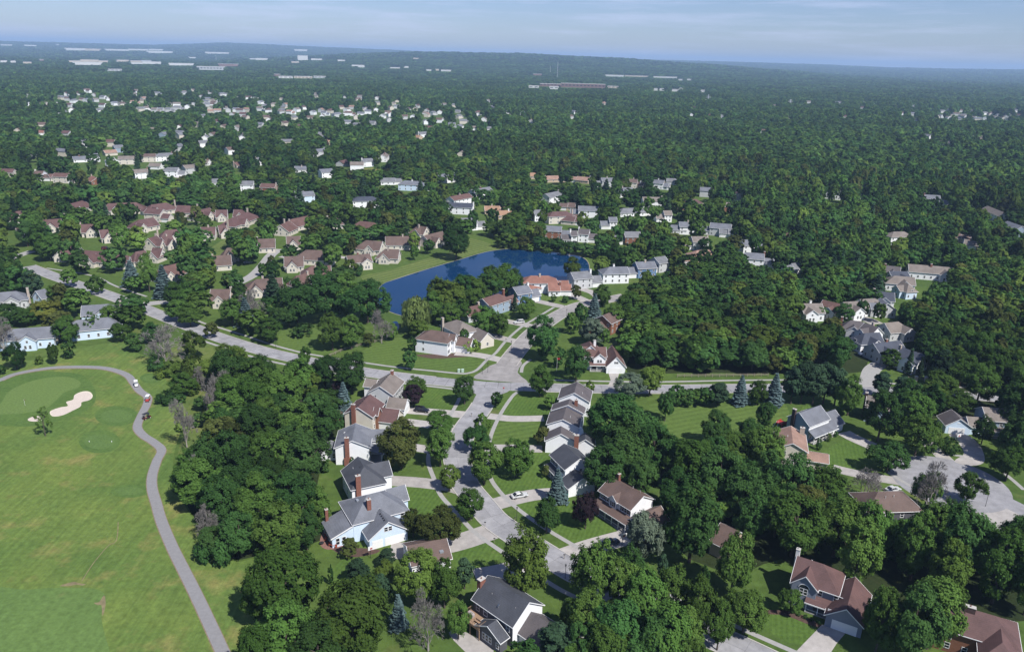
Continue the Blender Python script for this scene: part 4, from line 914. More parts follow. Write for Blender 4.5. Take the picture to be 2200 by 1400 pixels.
# white corner house and its neighbour up the street
h = House('D1', (440, 690), (600, 712), 8.0, 'white corner house with plum-brown hip roof left of the junction', short='the white corner house')
m = h.block((440, 690), (600, 712), 8.0, 5.4, 9.4, 'hh', 'white', 'umber'); h.win(m, 'v-', [(-3.4, .9, 1.0, 1.2), (-3.4, 3.6, .9, 1.1)]); h.grid(m, 'u+', 3, (.8, 3.4), shutters=True)
f = h.rect('u', m.u1 - 1.0, m.u1 + 1.2, .8, 7.2, 5.3, 3.0, 'gg', 'white', 'umber'); h.win(f, 'u+', [(0, 3.2, 1.2, 1.8)])
g = h.rect('u', m.u1, m.u1 + 7.0, 4.0, 5.2, 2.9, 6.6, 'gg', 'white', 'umber'); h.garage(g, 'v-', .2, 4.4); h.win(g, 'u+', [(0, .9, 1.2, 1.2)]); h.done()
h = House('D1', (900, 480), (1060, 560), 8.0, 'white house with taupe hip roof and tan stone chimney', short='the white house with the tan stone chimney')
m = h.block((820, 530), (1000, 560), 8.0, 5.4, 9.4, 'hh', 'white', 'taupe'); h.chimney(m.u0 + 2.0, m.v0 - .3, 1.0, .8, -.3, 9.0, 'stone'); h.grid(m, 'u+', 3, (.8, 3.4))
g = h.rect('u', m.u1 - .5, m.u1 + 6.6, 2.2, 6.2, 3.4, 6.4, 'gg', 'cream', 'taupe'); h.garage(g, 'v-', 0, 4.6); h.win(g, 'u+', [(0, .9, 1.2, 1.3)]); h.done()

# ------------------------------------------------------------------ houses further off
ONES = 'first second third fourth fifth sixth seventh eighth ninth tenth eleventh twelfth thirteenth fourteenth fifteenth sixteenth seventeenth eighteenth nineteenth'.split()
def ordw(n):
    if n < 20: return ONES[n - 1]
    t = 'twenty thirty forty fifty sixty seventy eighty ninety'.split()[n // 10 - 2]
    if n % 10: return t + '-' + ONES[n % 10 - 1]
    return {2: 'twentieth', 3: 'thirtieth', 4: 'fortieth', 5: 'fiftieth', 6: 'sixtieth', 7: 'seventieth', 8: 'eightieth', 9: 'ninetieth'}[n // 10]
ROOFWORD = dict(charcoal='charcoal', slate='slate', grey='grey', navy='navy', maroon='maroon', brown='brown', umber='umber', taupe='taupe', tan='tan', orange='orange', redtile='red', dusk='dark grey')
WALLWORD = dict(white='white', cream='cream', lightgrey='pale grey', paleblue='pale blue', blue='blue', greyblue='grey-blue', steel='steel blue', sage='sage', darkgrey='dark grey', brickwall='brick', tanwall='tan')
TYPES = {'2': (7.8, 5.3, 8.6, 'two-storey house'), 'c': (7.0, 3.0, 11.2, 'condo'), '1': (5.6, 2.9, 8.6, 'low house'), 't': (7.0, 4.0, 9.0, 'townhouse')}
CL = {   # cluster phrase: [(crop, 'xa ya xb yb type ends roof wall ...')]
    'among the condos left of the pond': [
        ('M1', '75 225 190 210 c hg maroon cream; 590 155 720 120 c hg maroon cream; 930 150 1170 140 c hh maroon cream; 355 290 530 280 c gg maroon cream; 228 345 300 338 1 gg maroon cream; 690 330 830 322 c gg maroon cream; 850 378 965 368 c gh maroon cream; 1300 160 1430 142 c hh maroon cream; 1262 190 1405 200 2 gg maroon cream; 1185 292 1320 268 c hg maroon cream; 1520 165 1630 168 c gh maroon cream; 1705 205 1800 185 c hg maroon cream; 1850 205 1955 203 c gg maroon cream; 1985 275 2130 222 c hh maroon cream; 2010 200 2080 203 c gh maroon cream; 1725 352 1855 350 c gg maroon cream; 1870 342 1945 336 c gg maroon cream; 1270 450 1350 425 c gg maroon cream; 1425 378 1550 368 c hh maroon cream; 1385 440 1480 425 c gg maroon cream; 470 515 680 512 c gg maroon cream; 700 548 1030 575 c gh maroon cream; 1165 565 1250 550 c hg maroon cream; 1310 528 1400 535 c gg maroon cream; 1410 690 1560 655 c hg brown cream; 1825 600 1985 590 c gg umber cream; 1950 532 2045 525 c hg umber cream; 1810 885 1985 885 c gg umber cream'),
        ('M2', '205 335 290 300 c gg brown cream; 300 285 440 255 c hh brown cream; 10 455 165 450 c gg umber cream; 258 432 380 428 c gg umber cream; 615 272 700 268 c gh umber cream; 895 300 1010 312 c hh brown cream; 1110 432 1325 430 c gh umber cream; 1440 425 1600 388 c gg umber cream; 1390 340 1470 352 c hg umber cream; 945 465 1090 475 c hg umber cream; 1110 540 1235 545 c hg umber cream; 775 598 980 580 t gg umber cream; 430 548 680 555 c hg umber cream; 240 605 410 600 c gg umber cream; 475 685 645 680 c hg brown cream; 0 800 225 785 c hg umber cream; 345 770 440 750 c hg brown cream')],
    'of the slate roofs by the golf course': [
        ('D7', '-60 245 295 215 t gh slate lightgrey; 640 215 860 160 t gg slate paleblue; 1480 480 1960 450 t gh slate paleblue; 1390 745 1960 690 t hh slate paleblue; 200 905 1010 850 t hg slate paleblue')],
    'along the pond street': [
        ('D1', '1290 170 1560 85 2 gh brown steel; 960 330 1240 270 1 gg brown lightgrey'),
        ('D2', '130 470 330 440 2 gg slate blue; 370 320 600 320 2 hh redtile white; 590 420 750 420 1 gg redtile white; 370 395 480 385 1 hg redtile white; 890 275 1140 255 2 gg grey lightgrey; 1400 205 1640 200 2 hg slate white; 1740 140 1990 130 2 gg slate blue; 1990 80 2130 60 2 gg grey lightgrey; 1310 845 1480 770 2 gg umber brickwall')],
    'of the townhouses in the right-hand wood': [
        ('D4', '95 560 330 560 t gg taupe white; 340 520 510 560 t gh brown lightgrey; 560 545 720 535 t gg taupe white; 735 515 900 505 t gh taupe white; 890 425 1110 445 t gg navy white; 960 500 1040 560 t gg slate lightgrey; 1110 262 1330 280 t hg taupe white; 1050 215 1250 215 t gg navy lightgrey; 1180 320 1260 350 t gh taupe paleblue; 1255 135 1750 175 t gg taupe white; 1010 150 1180 170 t gg dusk white; 640 740 780 760 t hg dusk lightgrey; 790 765 940 820 t gg dusk white; 1000 770 1150 755 t gh taupe lightgrey; 790 880 950 870 t hg navy white; 880 990 1170 955 t gg navy lightgrey; 1180 1030 1440 1110 t gg navy white')],
    'of the houses right behind the pond': [
        ('M2', '312 30 362 20 2 gg white white; 375 50 490 42 2 gg slate paleblue; 870 92 1000 88 2 hh navy white; 1665 90 1830 60 2 gg brown white; 1850 30 2005 5 2 gg grey white; 1655 138 1870 148 2 gg navy white; 1960 170 2095 170 1 gg orange tanwall; 2065 210 2170 208 1 gg orange tanwall; 1765 275 1890 268 2 gg grey white'),
        ('M3', '285 65 400 42 2 gg grey white; 180 205 250 202 2 gg grey white; 350 220 470 215 2 hh maroon cream; 475 255 550 262 1 hg maroon cream; 570 168 745 175 2 gg slate white; 480 140 550 145 1 gg umber tanwall; 830 265 900 265 2 gg slate white; 950 12 1040 12 2 gg grey tanwall; 955 190 1075 185 1 hh grey white; 1120 92 1285 95 2 gg taupe white; 1300 210 1370 210 2 gg taupe white; 1450 112 1585 112 2 hh maroon brickwall; 1750 138 1880 140 2 gg taupe brickwall; 1435 305 1590 310 2 gg slate white; 1355 332 1425 335 1 gg slate white; 1705 312 1890 328 2 gg slate lightgrey; 1860 365 1945 370 1 gg grey white; 275 338 430 345 2 gg slate brickwall; 500 382 560 382 2 gg dusk white; 575 365 670 372 2 gg dusk white; 960 390 1100 390 2 gg grey brickwall; 1540 432 1680 432 2 gg taupe lightgrey; 1970 460 2080 460 2 gg slate white; 2000 568 2170 580 2 gg slate white; 1590 552 1700 545 2 hh tan tanwall')],
    'of the roofs in the right-hand woods': [
        ('M4', '1345 72 1480 80 2 gg slate white; 1465 115 1570 125 1 gg slate white; 1080 392 1170 390 2 hh taupe white; 810 38 960 45 2 gg grey white; 1890 170 2050 235 2 gg taupe white; 1720 112 1790 118 1 gg brown brickwall; 540 30 640 38 2 gg grey white; 2060 300 2190 345 2 gg slate steel; 60 385 110 390 1 gg brown brickwall; 1570 400 1660 405 1 gg umber tanwall; 200 665 260 655 1 gg grey white; 1690 455 1730 460 1 gg taupe tanwall'),
        ('F4', '1350 950 1410 958 2 gg grey white; 1455 1005 1580 1015 2 gg dusk lightgrey; 1765 965 1840 968 2 hh taupe tanwall')],
    'of the row at the forest edge': [
        ('F3', '280 1312 450 1308 1 gg tan tanwall; 560 1315 670 1325 1 gg tan tanwall; 765 1328 870 1328 2 gg grey lightgrey; 1010 1338 1080 1342 2 gg umber cream; 1080 1362 1135 1366 1 gg umber tanwall; 1205 1342 1310 1350 2 gg slate white; 150 1285 200 1285 1 gg orange tanwall; 1310 1372 1350 1376 1 gg slate white')],
    'of the far white houses at left': [
        ('F1', '15 1250 130 1252 2 gg maroon cream; 300 1268 380 1270 2 gg umber white; 410 1298 470 1292 1 gg brown cream; 470 1285 595 1290 2 gg brown cream; 1140 1258 1265 1250 2 gg taupe white; 1440 1238 1535 1240 2 hg grey white; 1570 1220 1665 1212 2 gg taupe lightgrey; 1785 1338 1960 1332 2 gg grey white; 2065 1355 2180 1355 2 gg grey white; 1290 1198 1390 1202 1 gg taupe white; 1210 1122 1340 1120 2 gg umber cream; 1362 1118 1475 1112 2 hg grey white; 1015 1142 1165 1140 2 gg taupe cream; 930 1155 985 1162 2 gg slate white; 620 1145 740 1140 1 gg slate white; 755 1125 835 1118 2 gg slate white; 885 1092 995 1085 1 gg tan cream; 970 1048 1050 1044 2 gg slate steel; 690 1006 780 1004 2 gg grey white; 905 998 990 1000 2 gg brown cream; 250 1098 320 1100 1 gg grey white; 320 920 380 920 1 gg redtile white; 1385 936 1430 930 2 gg slate steel; 1520 940 1590 936 2 gg grey cream; 1700 1008 1780 1004 2 gg grey white; 1940 1066 2000 1062 2 gg umber white; 790 1310 830 1330 1 gg redtile brickwall; 1770 1170 1800 1172 1 gg taupe white; 2010 1195 2060 1190 1 gg brown cream; 2075 965 2085 950 2 gg grey white; 1755 965 1770 955 1 gg grey white; 140 905 165 900 1 gg tan cream'),
        ('F2', '470 1085 590 1075 2 gg slate lightgrey; 615 1006 660 1004 1 gg orange tanwall; 905 1165 995 1160 2 gg grey white; 1085 1130 1110 1110 2 gg taupe white; 330 1228 455 1228 1 gg slate white; 545 1255 650 1248 2 gg slate white; 1065 1330 1195 1328 1 gg grey white; 1275 1352 1410 1358 2 hh slate paleblue; 1560 1300 1705 1285 2 gg slate white; 0 1152 60 1150 2 gg grey white; 45 1375 175 1380 2 gg brown brickwall; 1370 960 1420 965 1 gg orange tanwall; 1390 936 1460 930 2 gg grey white')],
}
SHORT = {'among the condos left of the pond': 'pond condo', 'of the slate roofs by the golf course': 'golf-side slate roof', 'along the pond street': 'pond-street house', 'of the townhouses in the right-hand wood': 'wood townhouse', 'of the houses right behind the pond': 'house behind the pond', 'of the roofs in the right-hand woods': 'right-hand wood roof', 'of the row at the forest edge': 'forest-edge house', 'of the far white houses at left': 'far white house'}
FARH = {
    'of the far left plain': [('F1', '520 632;580 645;640 662;740 658;820 655;890 632;985 685;1045 690;1150 675;1230 645;1330 740;1380 738;1450 738;1530 722;1610 712;1660 692;1780 695;1810 755;1870 748;1960 742;2030 738;2130 738;250 692;1585 595;1160 582;1350 600;2110 805;1445 685;1910 605;1800 590;380 690;680 600;1940 610')],
    'of the far middle plain': [('F2', '40 675;40 730;110 742;165 695;255 697;290 758;350 738;410 718;490 762;560 742;585 768;640 748;740 718;780 738;830 718;945 732;1030 738;1090 792;1150 778;1160 723;1210 712;1000 855;870 870;1350 798;1470 782;1520 768;1580 758;1460 842;1570 828;1740 795;1780 838;1680 868;1750 885;1490 898;1960 820;1930 765;2010 718;2160 765;800 770;880 650;210 755;1280 800;860 800;700 780')],
    'of the far right plain': [('F4', '1450 800;1550 810;1640 815;1680 790;1770 810;1865 812;1980 790;2050 820;2070 785;2150 790;1150 772;1250 776;1095 708;1260 712;1380 712;920 692;830 667;1860 770;350 675;600 680'), ('F3', '790 685;165 838;95 770;500 800;1800 795;1540 785;2150 925;1700 790;530 760')],
}
def ends_fix(e): return e
def plain_house(crop, A, B, ty, ends, roof, wall, label, group, rnd):
    zr, ze, wd, _ = TYPES[ty]
    if roof == 'white': roof = 'grey'
    h = House(crop, A, B, zr, label, group=group)
    Lr = math.hypot(*(G(*c(crop, A), zr) - G(*c(crop, B), zr))[:2])
    m = h.block(A, B, zr, ze, min(wd, max(6.5, Lr * 1.1)), ends, wall, roof)
    dist = math.hypot(*h.o); rows = (.9, 3.4) if ty == '2' else (.9,)
    for f in ('u+', 'u-', 'v+', 'v-'):
        o, al, n, Lw = h.face(m, f); ca, sa = math.cos(h.ang), math.sin(h.ang)
        nx, ny = n[0] * ca - n[1] * sa, n[0] * sa + n[1] * ca
        if nx * -h.o[0] + ny * -h.o[1] < 0.15 * dist: continue
        if dist < 900: h.grid(m, f, max(2, int(Lw / (3.0 if dist < 520 else 4.0))), rows, 1.0, 1.4, shutters=False, margin=1.5)
        if ty in 'ct' and f in ('u+', 'u-') and dist < 520: h.win(m, f, [(0, 3.4, 1.6, 1.5)])
    # a lower wing, as most of these houses have
    if rnd.random() < .75 and dist < 800:
        sd = rnd.choice((-1, 1)); w2 = 5.6; zz = 5.0 if ty != '2' else 5.2
        face_v = 'v-' if (math.sin(h.ang - math.pi / 2) * -h.o[1] + math.cos(h.ang - math.pi / 2) * -h.o[0]) > 0 else 'v+'
        pos = rnd.uniform(m.u0 + 3, max(m.u0 + 3.1, m.u1 - 3))
        if ty in 'ct': # front cross gable
            g = h.rect('v', *((m.v0 - 2.2, m.v0 + 3.6) if face_v == 'v-' else (m.v1 - 3.6, m.v1 + 2.2)), pos, zr - 1.0, ze, w2, 'gg', wall, roof)
            h.win(g, face_v, [(-.8, .8, 1.0, 1.5), (.8, .8, 1.0, 1.5), (0, 3.2, .9, 1.0)])
        elif Lr < 15:
            g = h.rect('u', *((m.u1, m.u1 + 5.8) if sd > 0 else (m.u0 - 5.8, m.u0)), rnd.uniform(-.8, .8), zz, 2.8, 6.4, 'gg', wall, roof)
            h.garage(g, face_v, 0, 4.4)
    if rnd.random() < .6: h.chimney(rnd.choice((m.u0 - .3, m.u1 + .3, (m.u0 + m.u1) / 2)), rnd.uniform(-1, 1), .9, .9, 1.0, zr + 1.1, rnd.choice(('brick', 'stone', 'chimney_white')) if ty != 'c' else 'stone')
    h.done(); return h
rnd = random.Random(5)
for phrase, lst in CL.items():
    items = []
    for crop, s in lst:
        for q in s.split(';'):
            k = q.split(); A, B = (float(k[0]), float(k[1])), (float(k[2]), float(k[3]))
            items.append((c(crop, A)[0] + c(crop, B)[0], crop, A, B, *k[4:8]))
    items.sort()
    for i, (_, crop, A, B, ty, ends, roof, wall) in enumerate(items):
        rw = ROOFWORD.get(roof, 'grey')
        lab = '%s-roofed %s %s, %s from left %s' % (rw.replace(' ', '-'), WALLWORD[wall], TYPES[ty][3], ordw(i + 1), phrase)
        h = plain_house(crop, A, B, ty, ends, roof, wall, lab, 'houses ' + phrase, rnd)
        if i % 3 == 0 or len(items) < 14: LANDMARKS.append(('the %s %s from left' % (ordw(i + 1), SHORT[phrase]), *h.o))
for phrase, lst in FARH.items():
    items = [(c(crop, tuple(map(float, q.split()))), ) for crop, s in lst for q in s.split(';')]
    items.sort()
    for i, (p,) in enumerate(items):
        roof = rnd.choice(('grey', 'taupe', 'slate', 'umber', 'tan', 'grey', 'brown')); wall = rnd.choice(('white', 'white', 'lightgrey', 'cream', 'lightgrey'))
        q = G(*p, 5.0); a = rnd.choice((rnd.uniform(-.35, .35), rnd.uniform(.9, 2.2))); Lr = rnd.uniform(10, 13.5)
        A = proj(q[0] - math.cos(a) * Lr / 2, q[1] - math.sin(a) * Lr / 2, 7.8)[:2]; B = proj(q[0] + math.cos(a) * Lr / 2, q[1] + math.sin(a) * Lr / 2, 7.8)[:2]
        h = House('P', A, B, 7.8, '%s-roofed %s distant house, %s from left %s' % (ROOFWORD[roof], WALLWORD[wall], ordw(i + 1), phrase), group='houses ' + phrase)
        m = h.block(A, B, 7.8, 5.3, 8.8, rnd.choice(('gg', 'gg', 'hg')), wall, roof)
        if rnd.random() < .5: h.rect('u', m.u1, m.u1 + 5.5, .3, 5.2, 2.8, 6.4, 'gg', wall, roof)
        h.done()

# the countless small houses of the far suburbs, past the three hundred built one by one
def far_suburb():
    mb = MB(); mats = ['wall_white', 'wall_cream', 'wall_lightgrey', 'roof_grey', 'roof_taupe', 'roof_umber', 'roof_slate', 'roof_maroon']
    done = [(q[1], q[2]) for q in HOUSES if q[0] == 'r']
    for n, (x0, x1, y0, y1) in ((34, (60, 560, 196, 245)), (52, (380, 1060, 205, 285)), (10, (0, 720, 255, 345)), (20, (1960, 2200, 236, 262)), (5, (560, 1000, 290, 370)), (8, (1000, 1900, 205, 260)), (3, (1100, 1700, 385, 440))):
        for _ in range(n):
            for _t in range(20):
                p = G(rnd.uniform(x0, x1), rnd.uniform(y0, y1))
                if all((p[0] - d[0]) ** 2 + (p[1] - d[1]) ** 2 > 22 ** 2 for d in done): break
            else: continue
            done.append((p[0], p[1])); a = rnd.choice((0, 1.57)) + rnd.uniform(-.4, .4); ca, sa = math.cos(a), math.sin(a); Lh, wh, ze = rnd.uniform(5, 7.5), rnd.uniform(3.8, 4.6), rnd.choice((3.0, 5.2, 5.2)); zr = ze + 2.6
            z = float(terrain(p[0], p[1])); P = lambda u, v, zz: (p[0] + u * ca - v * sa, p[1] + u * sa + v * ca, z + zz); wm, rm = rnd.choice((0, 1, 2, 2)), rnd.choice((3, 4, 5, 6, 4, 5, 7))
            for s in (-1, 1):
                mb.face([P(-Lh * s, -wh * s, -.5), P(Lh * s, -wh * s, -.5), P(Lh * s, -wh * s, ze), P(-Lh * s, -wh * s, ze)], wm); mb.face([P(Lh * s, -wh * s, -.5), P(Lh * s, wh * s, -.5), P(Lh * s, wh * s, ze), P(Lh * s, 0, zr), P(Lh * s, -wh * s, ze)], wm)
                k = (zr - ze) / wh; e = wh + .4; mb.face([P(-(Lh + .3) * s, -e * s, ze - .4 * k + .1), P((Lh + .3) * s, -e * s, ze - .4 * k + .1), P((Lh + .3) * s, 0, zr + .1), P(-(Lh + .3) * s, 0, zr + .1)], rm)
            bx, by, zc = proj(p[0], p[1], z); hw = Lh / zc * FPX
            HOUSES.append(('r', p[0], p[1], 7.0)); HOUSES.append(('b', bx - hw, bx + hw, proj(p[0], p[1], z + zr)[1], by + .5))
    tag(mb.build('distant_houses', mats), 'countless small houses dotted through the far woods', 'houses', kind='stuff')
far_suburb()

# ------------------------------------------------------------------ distant large buildings
FAR_BOXES = []
def far_box(crop, x0, y0, x1, y1, m, label, depth=40, name='warehouse', strip=True):
    n = int((x1 - x0) // 110) if (y1 < 262 or x1 - x0 > 260) and crop != 'F3' else 1
    if n <= 1: return far_box1(crop, x0, y0, x1, y1, m, label, depth, name, strip)
    cuts = [x0] + [x0 + (x1 - x0) * (i + random.uniform(-.25, .25)) / n for i in range(1, n)] + [x1]
    for i in range(n):
        a, b = cuts[i], cuts[i + 1]; dy = random.uniform(-2.5, 2.5)
        far_box1(crop, a + 3, y0 + dy + random.uniform(0, 3), b - random.uniform(4, 16), y1 + dy, random.choice((m, m, 'far_tan', 'far_grey')), '%s piece from left of the %s' % (ordw(i + 1), label), depth, name, strip)
def far_box1(crop, x0, y0, x1, y1, m, label, depth=40, name='warehouse', strip=True):
    (ax, ay), (bx, by) = c(crop, (x0, y1)), c(crop, (x1, y1)); tx, ty = c(crop, ((x0 + x1) / 2, y0))
    # the ground there is the terrain, so step out along the pixel's direction until it is met
    def ground(x, y):
        d = _F + _R * ((x - 1100) / FPX) + _U * ((700 - y) / FPX); lo, hi = 1200., 13500.
        P = None
        for t in np.linspace(lo, hi, 700):
            z = CAM_H + d[2] * t
            if z <= float(terrain(d[0] * t, d[1] * t)): P = (d[0] * t, d[1] * t, float(terrain(d[0] * t, d[1] * t))); break
        return np.array(P if P else (d[0] * 12500, d[1] * 12500, float(terrain(d[0] * 12500, d[1] * 12500))))
    a = ground((ax + bx) / 2, (ay + by) / 2); zc = proj(*a)[2]
    W = (bx - ax) / FPX * zc; Hh = max(7.0, min(60.0, height_to(a, ty - (by - ay) / 2 * 0) - a[2] if height_to(a, ty) > a[2] else 9))
    Hh = min(Hh, max(9.0, W * .12) if name == 'warehouse' else 55)
    u = np.array((a[0], a[1])) / math.hypot(a[0], a[1]); r = np.array((u[1], -u[0])); ang = math.atan2(r[1], r[0])
    e = tag(empty(name, a, ang), label, 'building', 'large buildings on the far plain')
    MB().box(-W / 2, W / 2, 0, depth, -.8, Hh).build('wall', m, e)
    MB().box(-W / 2 - .4, W / 2 + .4, -.4, depth + .4, Hh, Hh + .8).build('roof', 'far_roof', e)
    if strip and a[1] < 4200:
        n = max(2, min(14, int(W / 14)))
        for i in range(n):
            x = -W / 2 + W * (i + .5) / n
            MB().box(x - W / n * .28, x + W / n * .28, -.25, .1, Hh * .45, Hh * .72).build('window', 'glass', e)
    FAR_BOXES.append((a, W, Hh)); return e
for k in ('585 308 945 335 far_tan long tan warehouse on the far plain at left|640 336 880 360 far_white pale blue-white shed below the long tan warehouse|990 315 1325 333 far_tan long tan hall beside the long tan warehouse|1120 333 1400 352 far_white bright white hall below the second tan hall|1445 346 1670 364 far_white bright white hall left of the big grey shed|1700 372 1932 404 far_grey big grey shed standing in front of the far halls|195 335 280 348 far_tan small tan hall at the far left|335 304 385 326 far_brick small brick block among the far left halls|0 320 65 338 far_white white hall at the left edge of the far plain|90 325 145 340 far_white second white hall from the left edge|1620 284 1690 302 far_white small white block above the white halls|1880 352 2050 372 far_brick low brownish hall behind the grey shed|920 404 1052 413 far_grey low pale roof in the woods below the tan halls|0 184 110 194 far_white furthest white block at the left horizon|205 188 315 198 far_white second furthest white block at the left horizon|480 177 516 188 far_white tall white block on the left horizon|560 215 880 236 far_white long white band of sheds below the left horizon|905 224 1100 237 far_white second white band of sheds below the horizon|1110 222 1412 236 far_white third white band of sheds below the horizon|1270 241 1480 257 far_white white shed band nearest below the horizon|1770 250 1965 263 far_white white shed at the foot of the wooded hill|2140 297 2200 312 far_white white hall right of the wooded hill foot').split('|'):
    q = k.split(' ', 5); far_box('F1', *map(float, q[:4]), q[4], q[5], depth=45)
for k in ('0 297 105 316 far_white white hall with dark windows left of the white tower block|475 303 580 319 far_white white hall right of the white tower block|300 330 375 342 far_tan low tan hall below the white tower block|195 456 610 473 far_white very long low white roof in the woods|150 442 210 456 far_brick brick annex at the end of the long white roof|700 312 770 327 far_white pale hall beside the thin mast|820 360 930 372 far_white white hall in the middle distance of the woods|880 373 938 383 far_white lower white hall in the middle distance of the woods|1150 382 1240 393 far_white white hall right of the middle clearing|1270 370 1312 386 far_white tall pale hall right of the middle clearing|1460 400 1512 413 far_white pale block left of the last white halls|1540 394 1572 411 far_tan tan block between the last white halls|1590 403 1682 417 far_white last white halls of the middle clearing|1350 299 1402 309 far_tan pinkish block high in the middle woods|330 225 442 240 far_white white sheds on the hill left of the water tower').split('|'):
    q = k.split(' ', 5); far_box('F2', *map(float, q[:4]), q[4], q[5], depth=35)
far_box('F2', 360, 279, 445, 319, 'far_white', 'white tower block standing alone on the far plain', 25, 'tower_block')
for k in ('235 519 420 547 far_brick long red brick school on the right of the plain|420 522 800 557 far_brick right wing of the long red brick school|140 541 230 557 far_white white sheds left of the brick school|320 546 400 568 far_white white roof in front of the brick school|800 446 960 461 far_white white hall at the foot of the middle ridge|970 455 1170 463 far_tan low tan hall at the foot of the middle ridge|1210 460 1420 474 far_white long white hall left of the four white blocks|1425 483 1470 494 far_white first of the small white blocks at the ridge foot|1500 483 1545 494 far_white second of the small white blocks at the ridge foot|180 438 255 451 far_brick brick hall near the tall masts|1210 564 1250 580 far_white white tent at the left of the fairground field|1268 566 1310 582 far_white second white tent on the fairground field|1370 572 1430 588 far_white white tent left of the big wheel|1620 580 1655 594 far_white white tent at the right of the fairground field|820 545 920 560 far_tan low buildings right of the brick school').split('|'):
    q = k.split(' ', 5); far_box('F3', *map(float, q[:4]), q[4], q[5], depth=22, name='warehouse' if 'tent' not in q[5] else 'tent', strip='tent' not in q[5])
for phrase_, x_, y_ in (('the pond', *G(1040, 600)[:2]), ('the junction', *G(1065, 828)[:2]), ('the turning circle', *G(2035, 1020)[:2]), ('the cart path bend', *G(320, 870)[:2]),
                        ('the lower end of the cart path', *G(455, 1340)[:2]), ('the sand bunker', *G(150, 870)[:2]), ('the striped back lawn', *G(1530, 900)[:2]), ('the brick patio', *G(712, 1160)[:2])):
    LANDMARKS.append((phrase_, x_, y_))

# ------------------------------------------------------------------ tree meshes
def fast_mesh(name, V, Fq, mats, midx=None):
    """V (n,3), Fq (m,4) quads"""
    me = bpy.data.meshes.new(name); V = np.ascontiguousarray(V, np.float32); Fq = np.ascontiguousarray(Fq, np.int32); m, k = Fq.shape
    me.vertices.add(len(V)); me.vertices.foreach_set('co', V.ravel()); me.loops.add(m * k); me.loops.foreach_set('vertex_index', Fq.ravel())
    me.polygons.add(m); me.polygons.foreach_set('loop_start', np.arange(0, m * k, k, dtype=np.int32)); me.polygons.foreach_set('loop_total', np.full(m, k, np.int32))
    for q in mats: me.materials.append(MATS[q])
    me.update(calc_edges=True); return me
def unit(a): return a / (np.linalg.norm(a, axis=-1, keepdims=True) + 1e-9)
def cards(P, N, size, r, asp=1.0, up=None, bend=.25):
    n = len(P); T = unit(np.cross(N, unit(r.normal(size=(n, 3))) if up is None else up)); Bt = np.cross(N, T)
    a, b = (size * asp)[:, None] * .5, size[:, None] * .5
    j = lambda: 1 + r.uniform(-.3, .3, (n, 1))
    V = np.stack([P - T * a * j() - Bt * b * .55 * j(), P + T * a * .3 - Bt * b * j() + N * size[:, None] * bend * .5, P + T * a * j() + Bt * b * .45 * j(), P - T * a * .25 + Bt * b * j() - N * size[:, None] * bend * .3], 1).reshape(-1, 3)
    return V, np.arange(n * 4).reshape(-1, 4)
def crown_mesh(name, seed, n, leaf, H=12., W=9., z0=1.3, lobes=14, mats=('leaf_mid',), pear=0.0, lobe_r=(.20, .28), cone=0.0, clus=120, cr=(.045, .085)):
    """limbs carry big lobes, lobes carry clusters, clusters carry leaf sprays"""
    r = np.random.default_rng(seed); i = np.arange(lobes) + .5; ph = np.arccos(1 - 2 * i / lobes); th = math.pi * (1 + 5 ** .5) * i + seed
    d = unit(np.stack([np.cos(th) * np.sin(ph), np.sin(th) * np.sin(ph), np.cos(ph)], 1) + r.normal(size=(lobes, 3)) * .22)
    q = r.uniform(.40, .68, lobes); zc, zh = (H + z0) / 2, (H - z0) / 2; zz = d[:, 2] * q; wz = 1 - pear * zz
    if cone: wz = np.clip(1.1 - cone * (zz + 1) / 2, .12, 1.05)
    wob = 1 + .16 * np.sin(np.arctan2(d[:, 1], d[:, 0]) * 2 + seed)
    C = np.stack([d[:, 0] * q * W / 2 * wz * wob, d[:, 1] * q * W / 2 * wz * wob, zc + zz * zh * 1.0], 1)
    R = W * r.uniform(*lobe_r, lobes) * (1 - .5 * cone * (zz + 1) / 2)
    cen = np.array((0, 0, zc - zh * .3))
    k = r.choice(lobes, clus, p=R ** 2 / (R ** 2).sum()); dd = unit(r.normal(size=(clus, 3)) + np.array((0, 0, .2))); ow = unit(C[k] - cen); f = (dd * ow).sum(1) < -.15; dd[f] *= -1
    CC = C[k] + dd * R[k][:, None] * r.uniform(.72, 1.04, (clus, 1)) * np.array((1, 1, .85)); CR = W * r.uniform(*cr, clus)
    k2 = r.choice(clus, n, p=CR ** 2 / (CR ** 2).sum()); e = unit(r.normal(size=(n, 3))); out = unit(CC[k2] - cen)
    P = CC[k2] + e * (CR[k2] * r.random(n) ** .5 * 1.15)[:, None]; P[:, 2] = np.maximum(P[:, 2], z0 * .6)
    N = unit(dd[k2] * .45 + e * .30 + out * .5 + np.array((0, 0, .40)) + r.normal(size=(n, 3)) * .33)
    V, F = cards(P, N, leaf * r.uniform(.6, 1.4, n), r)
    return fast_mesh(name, V, F, mats)
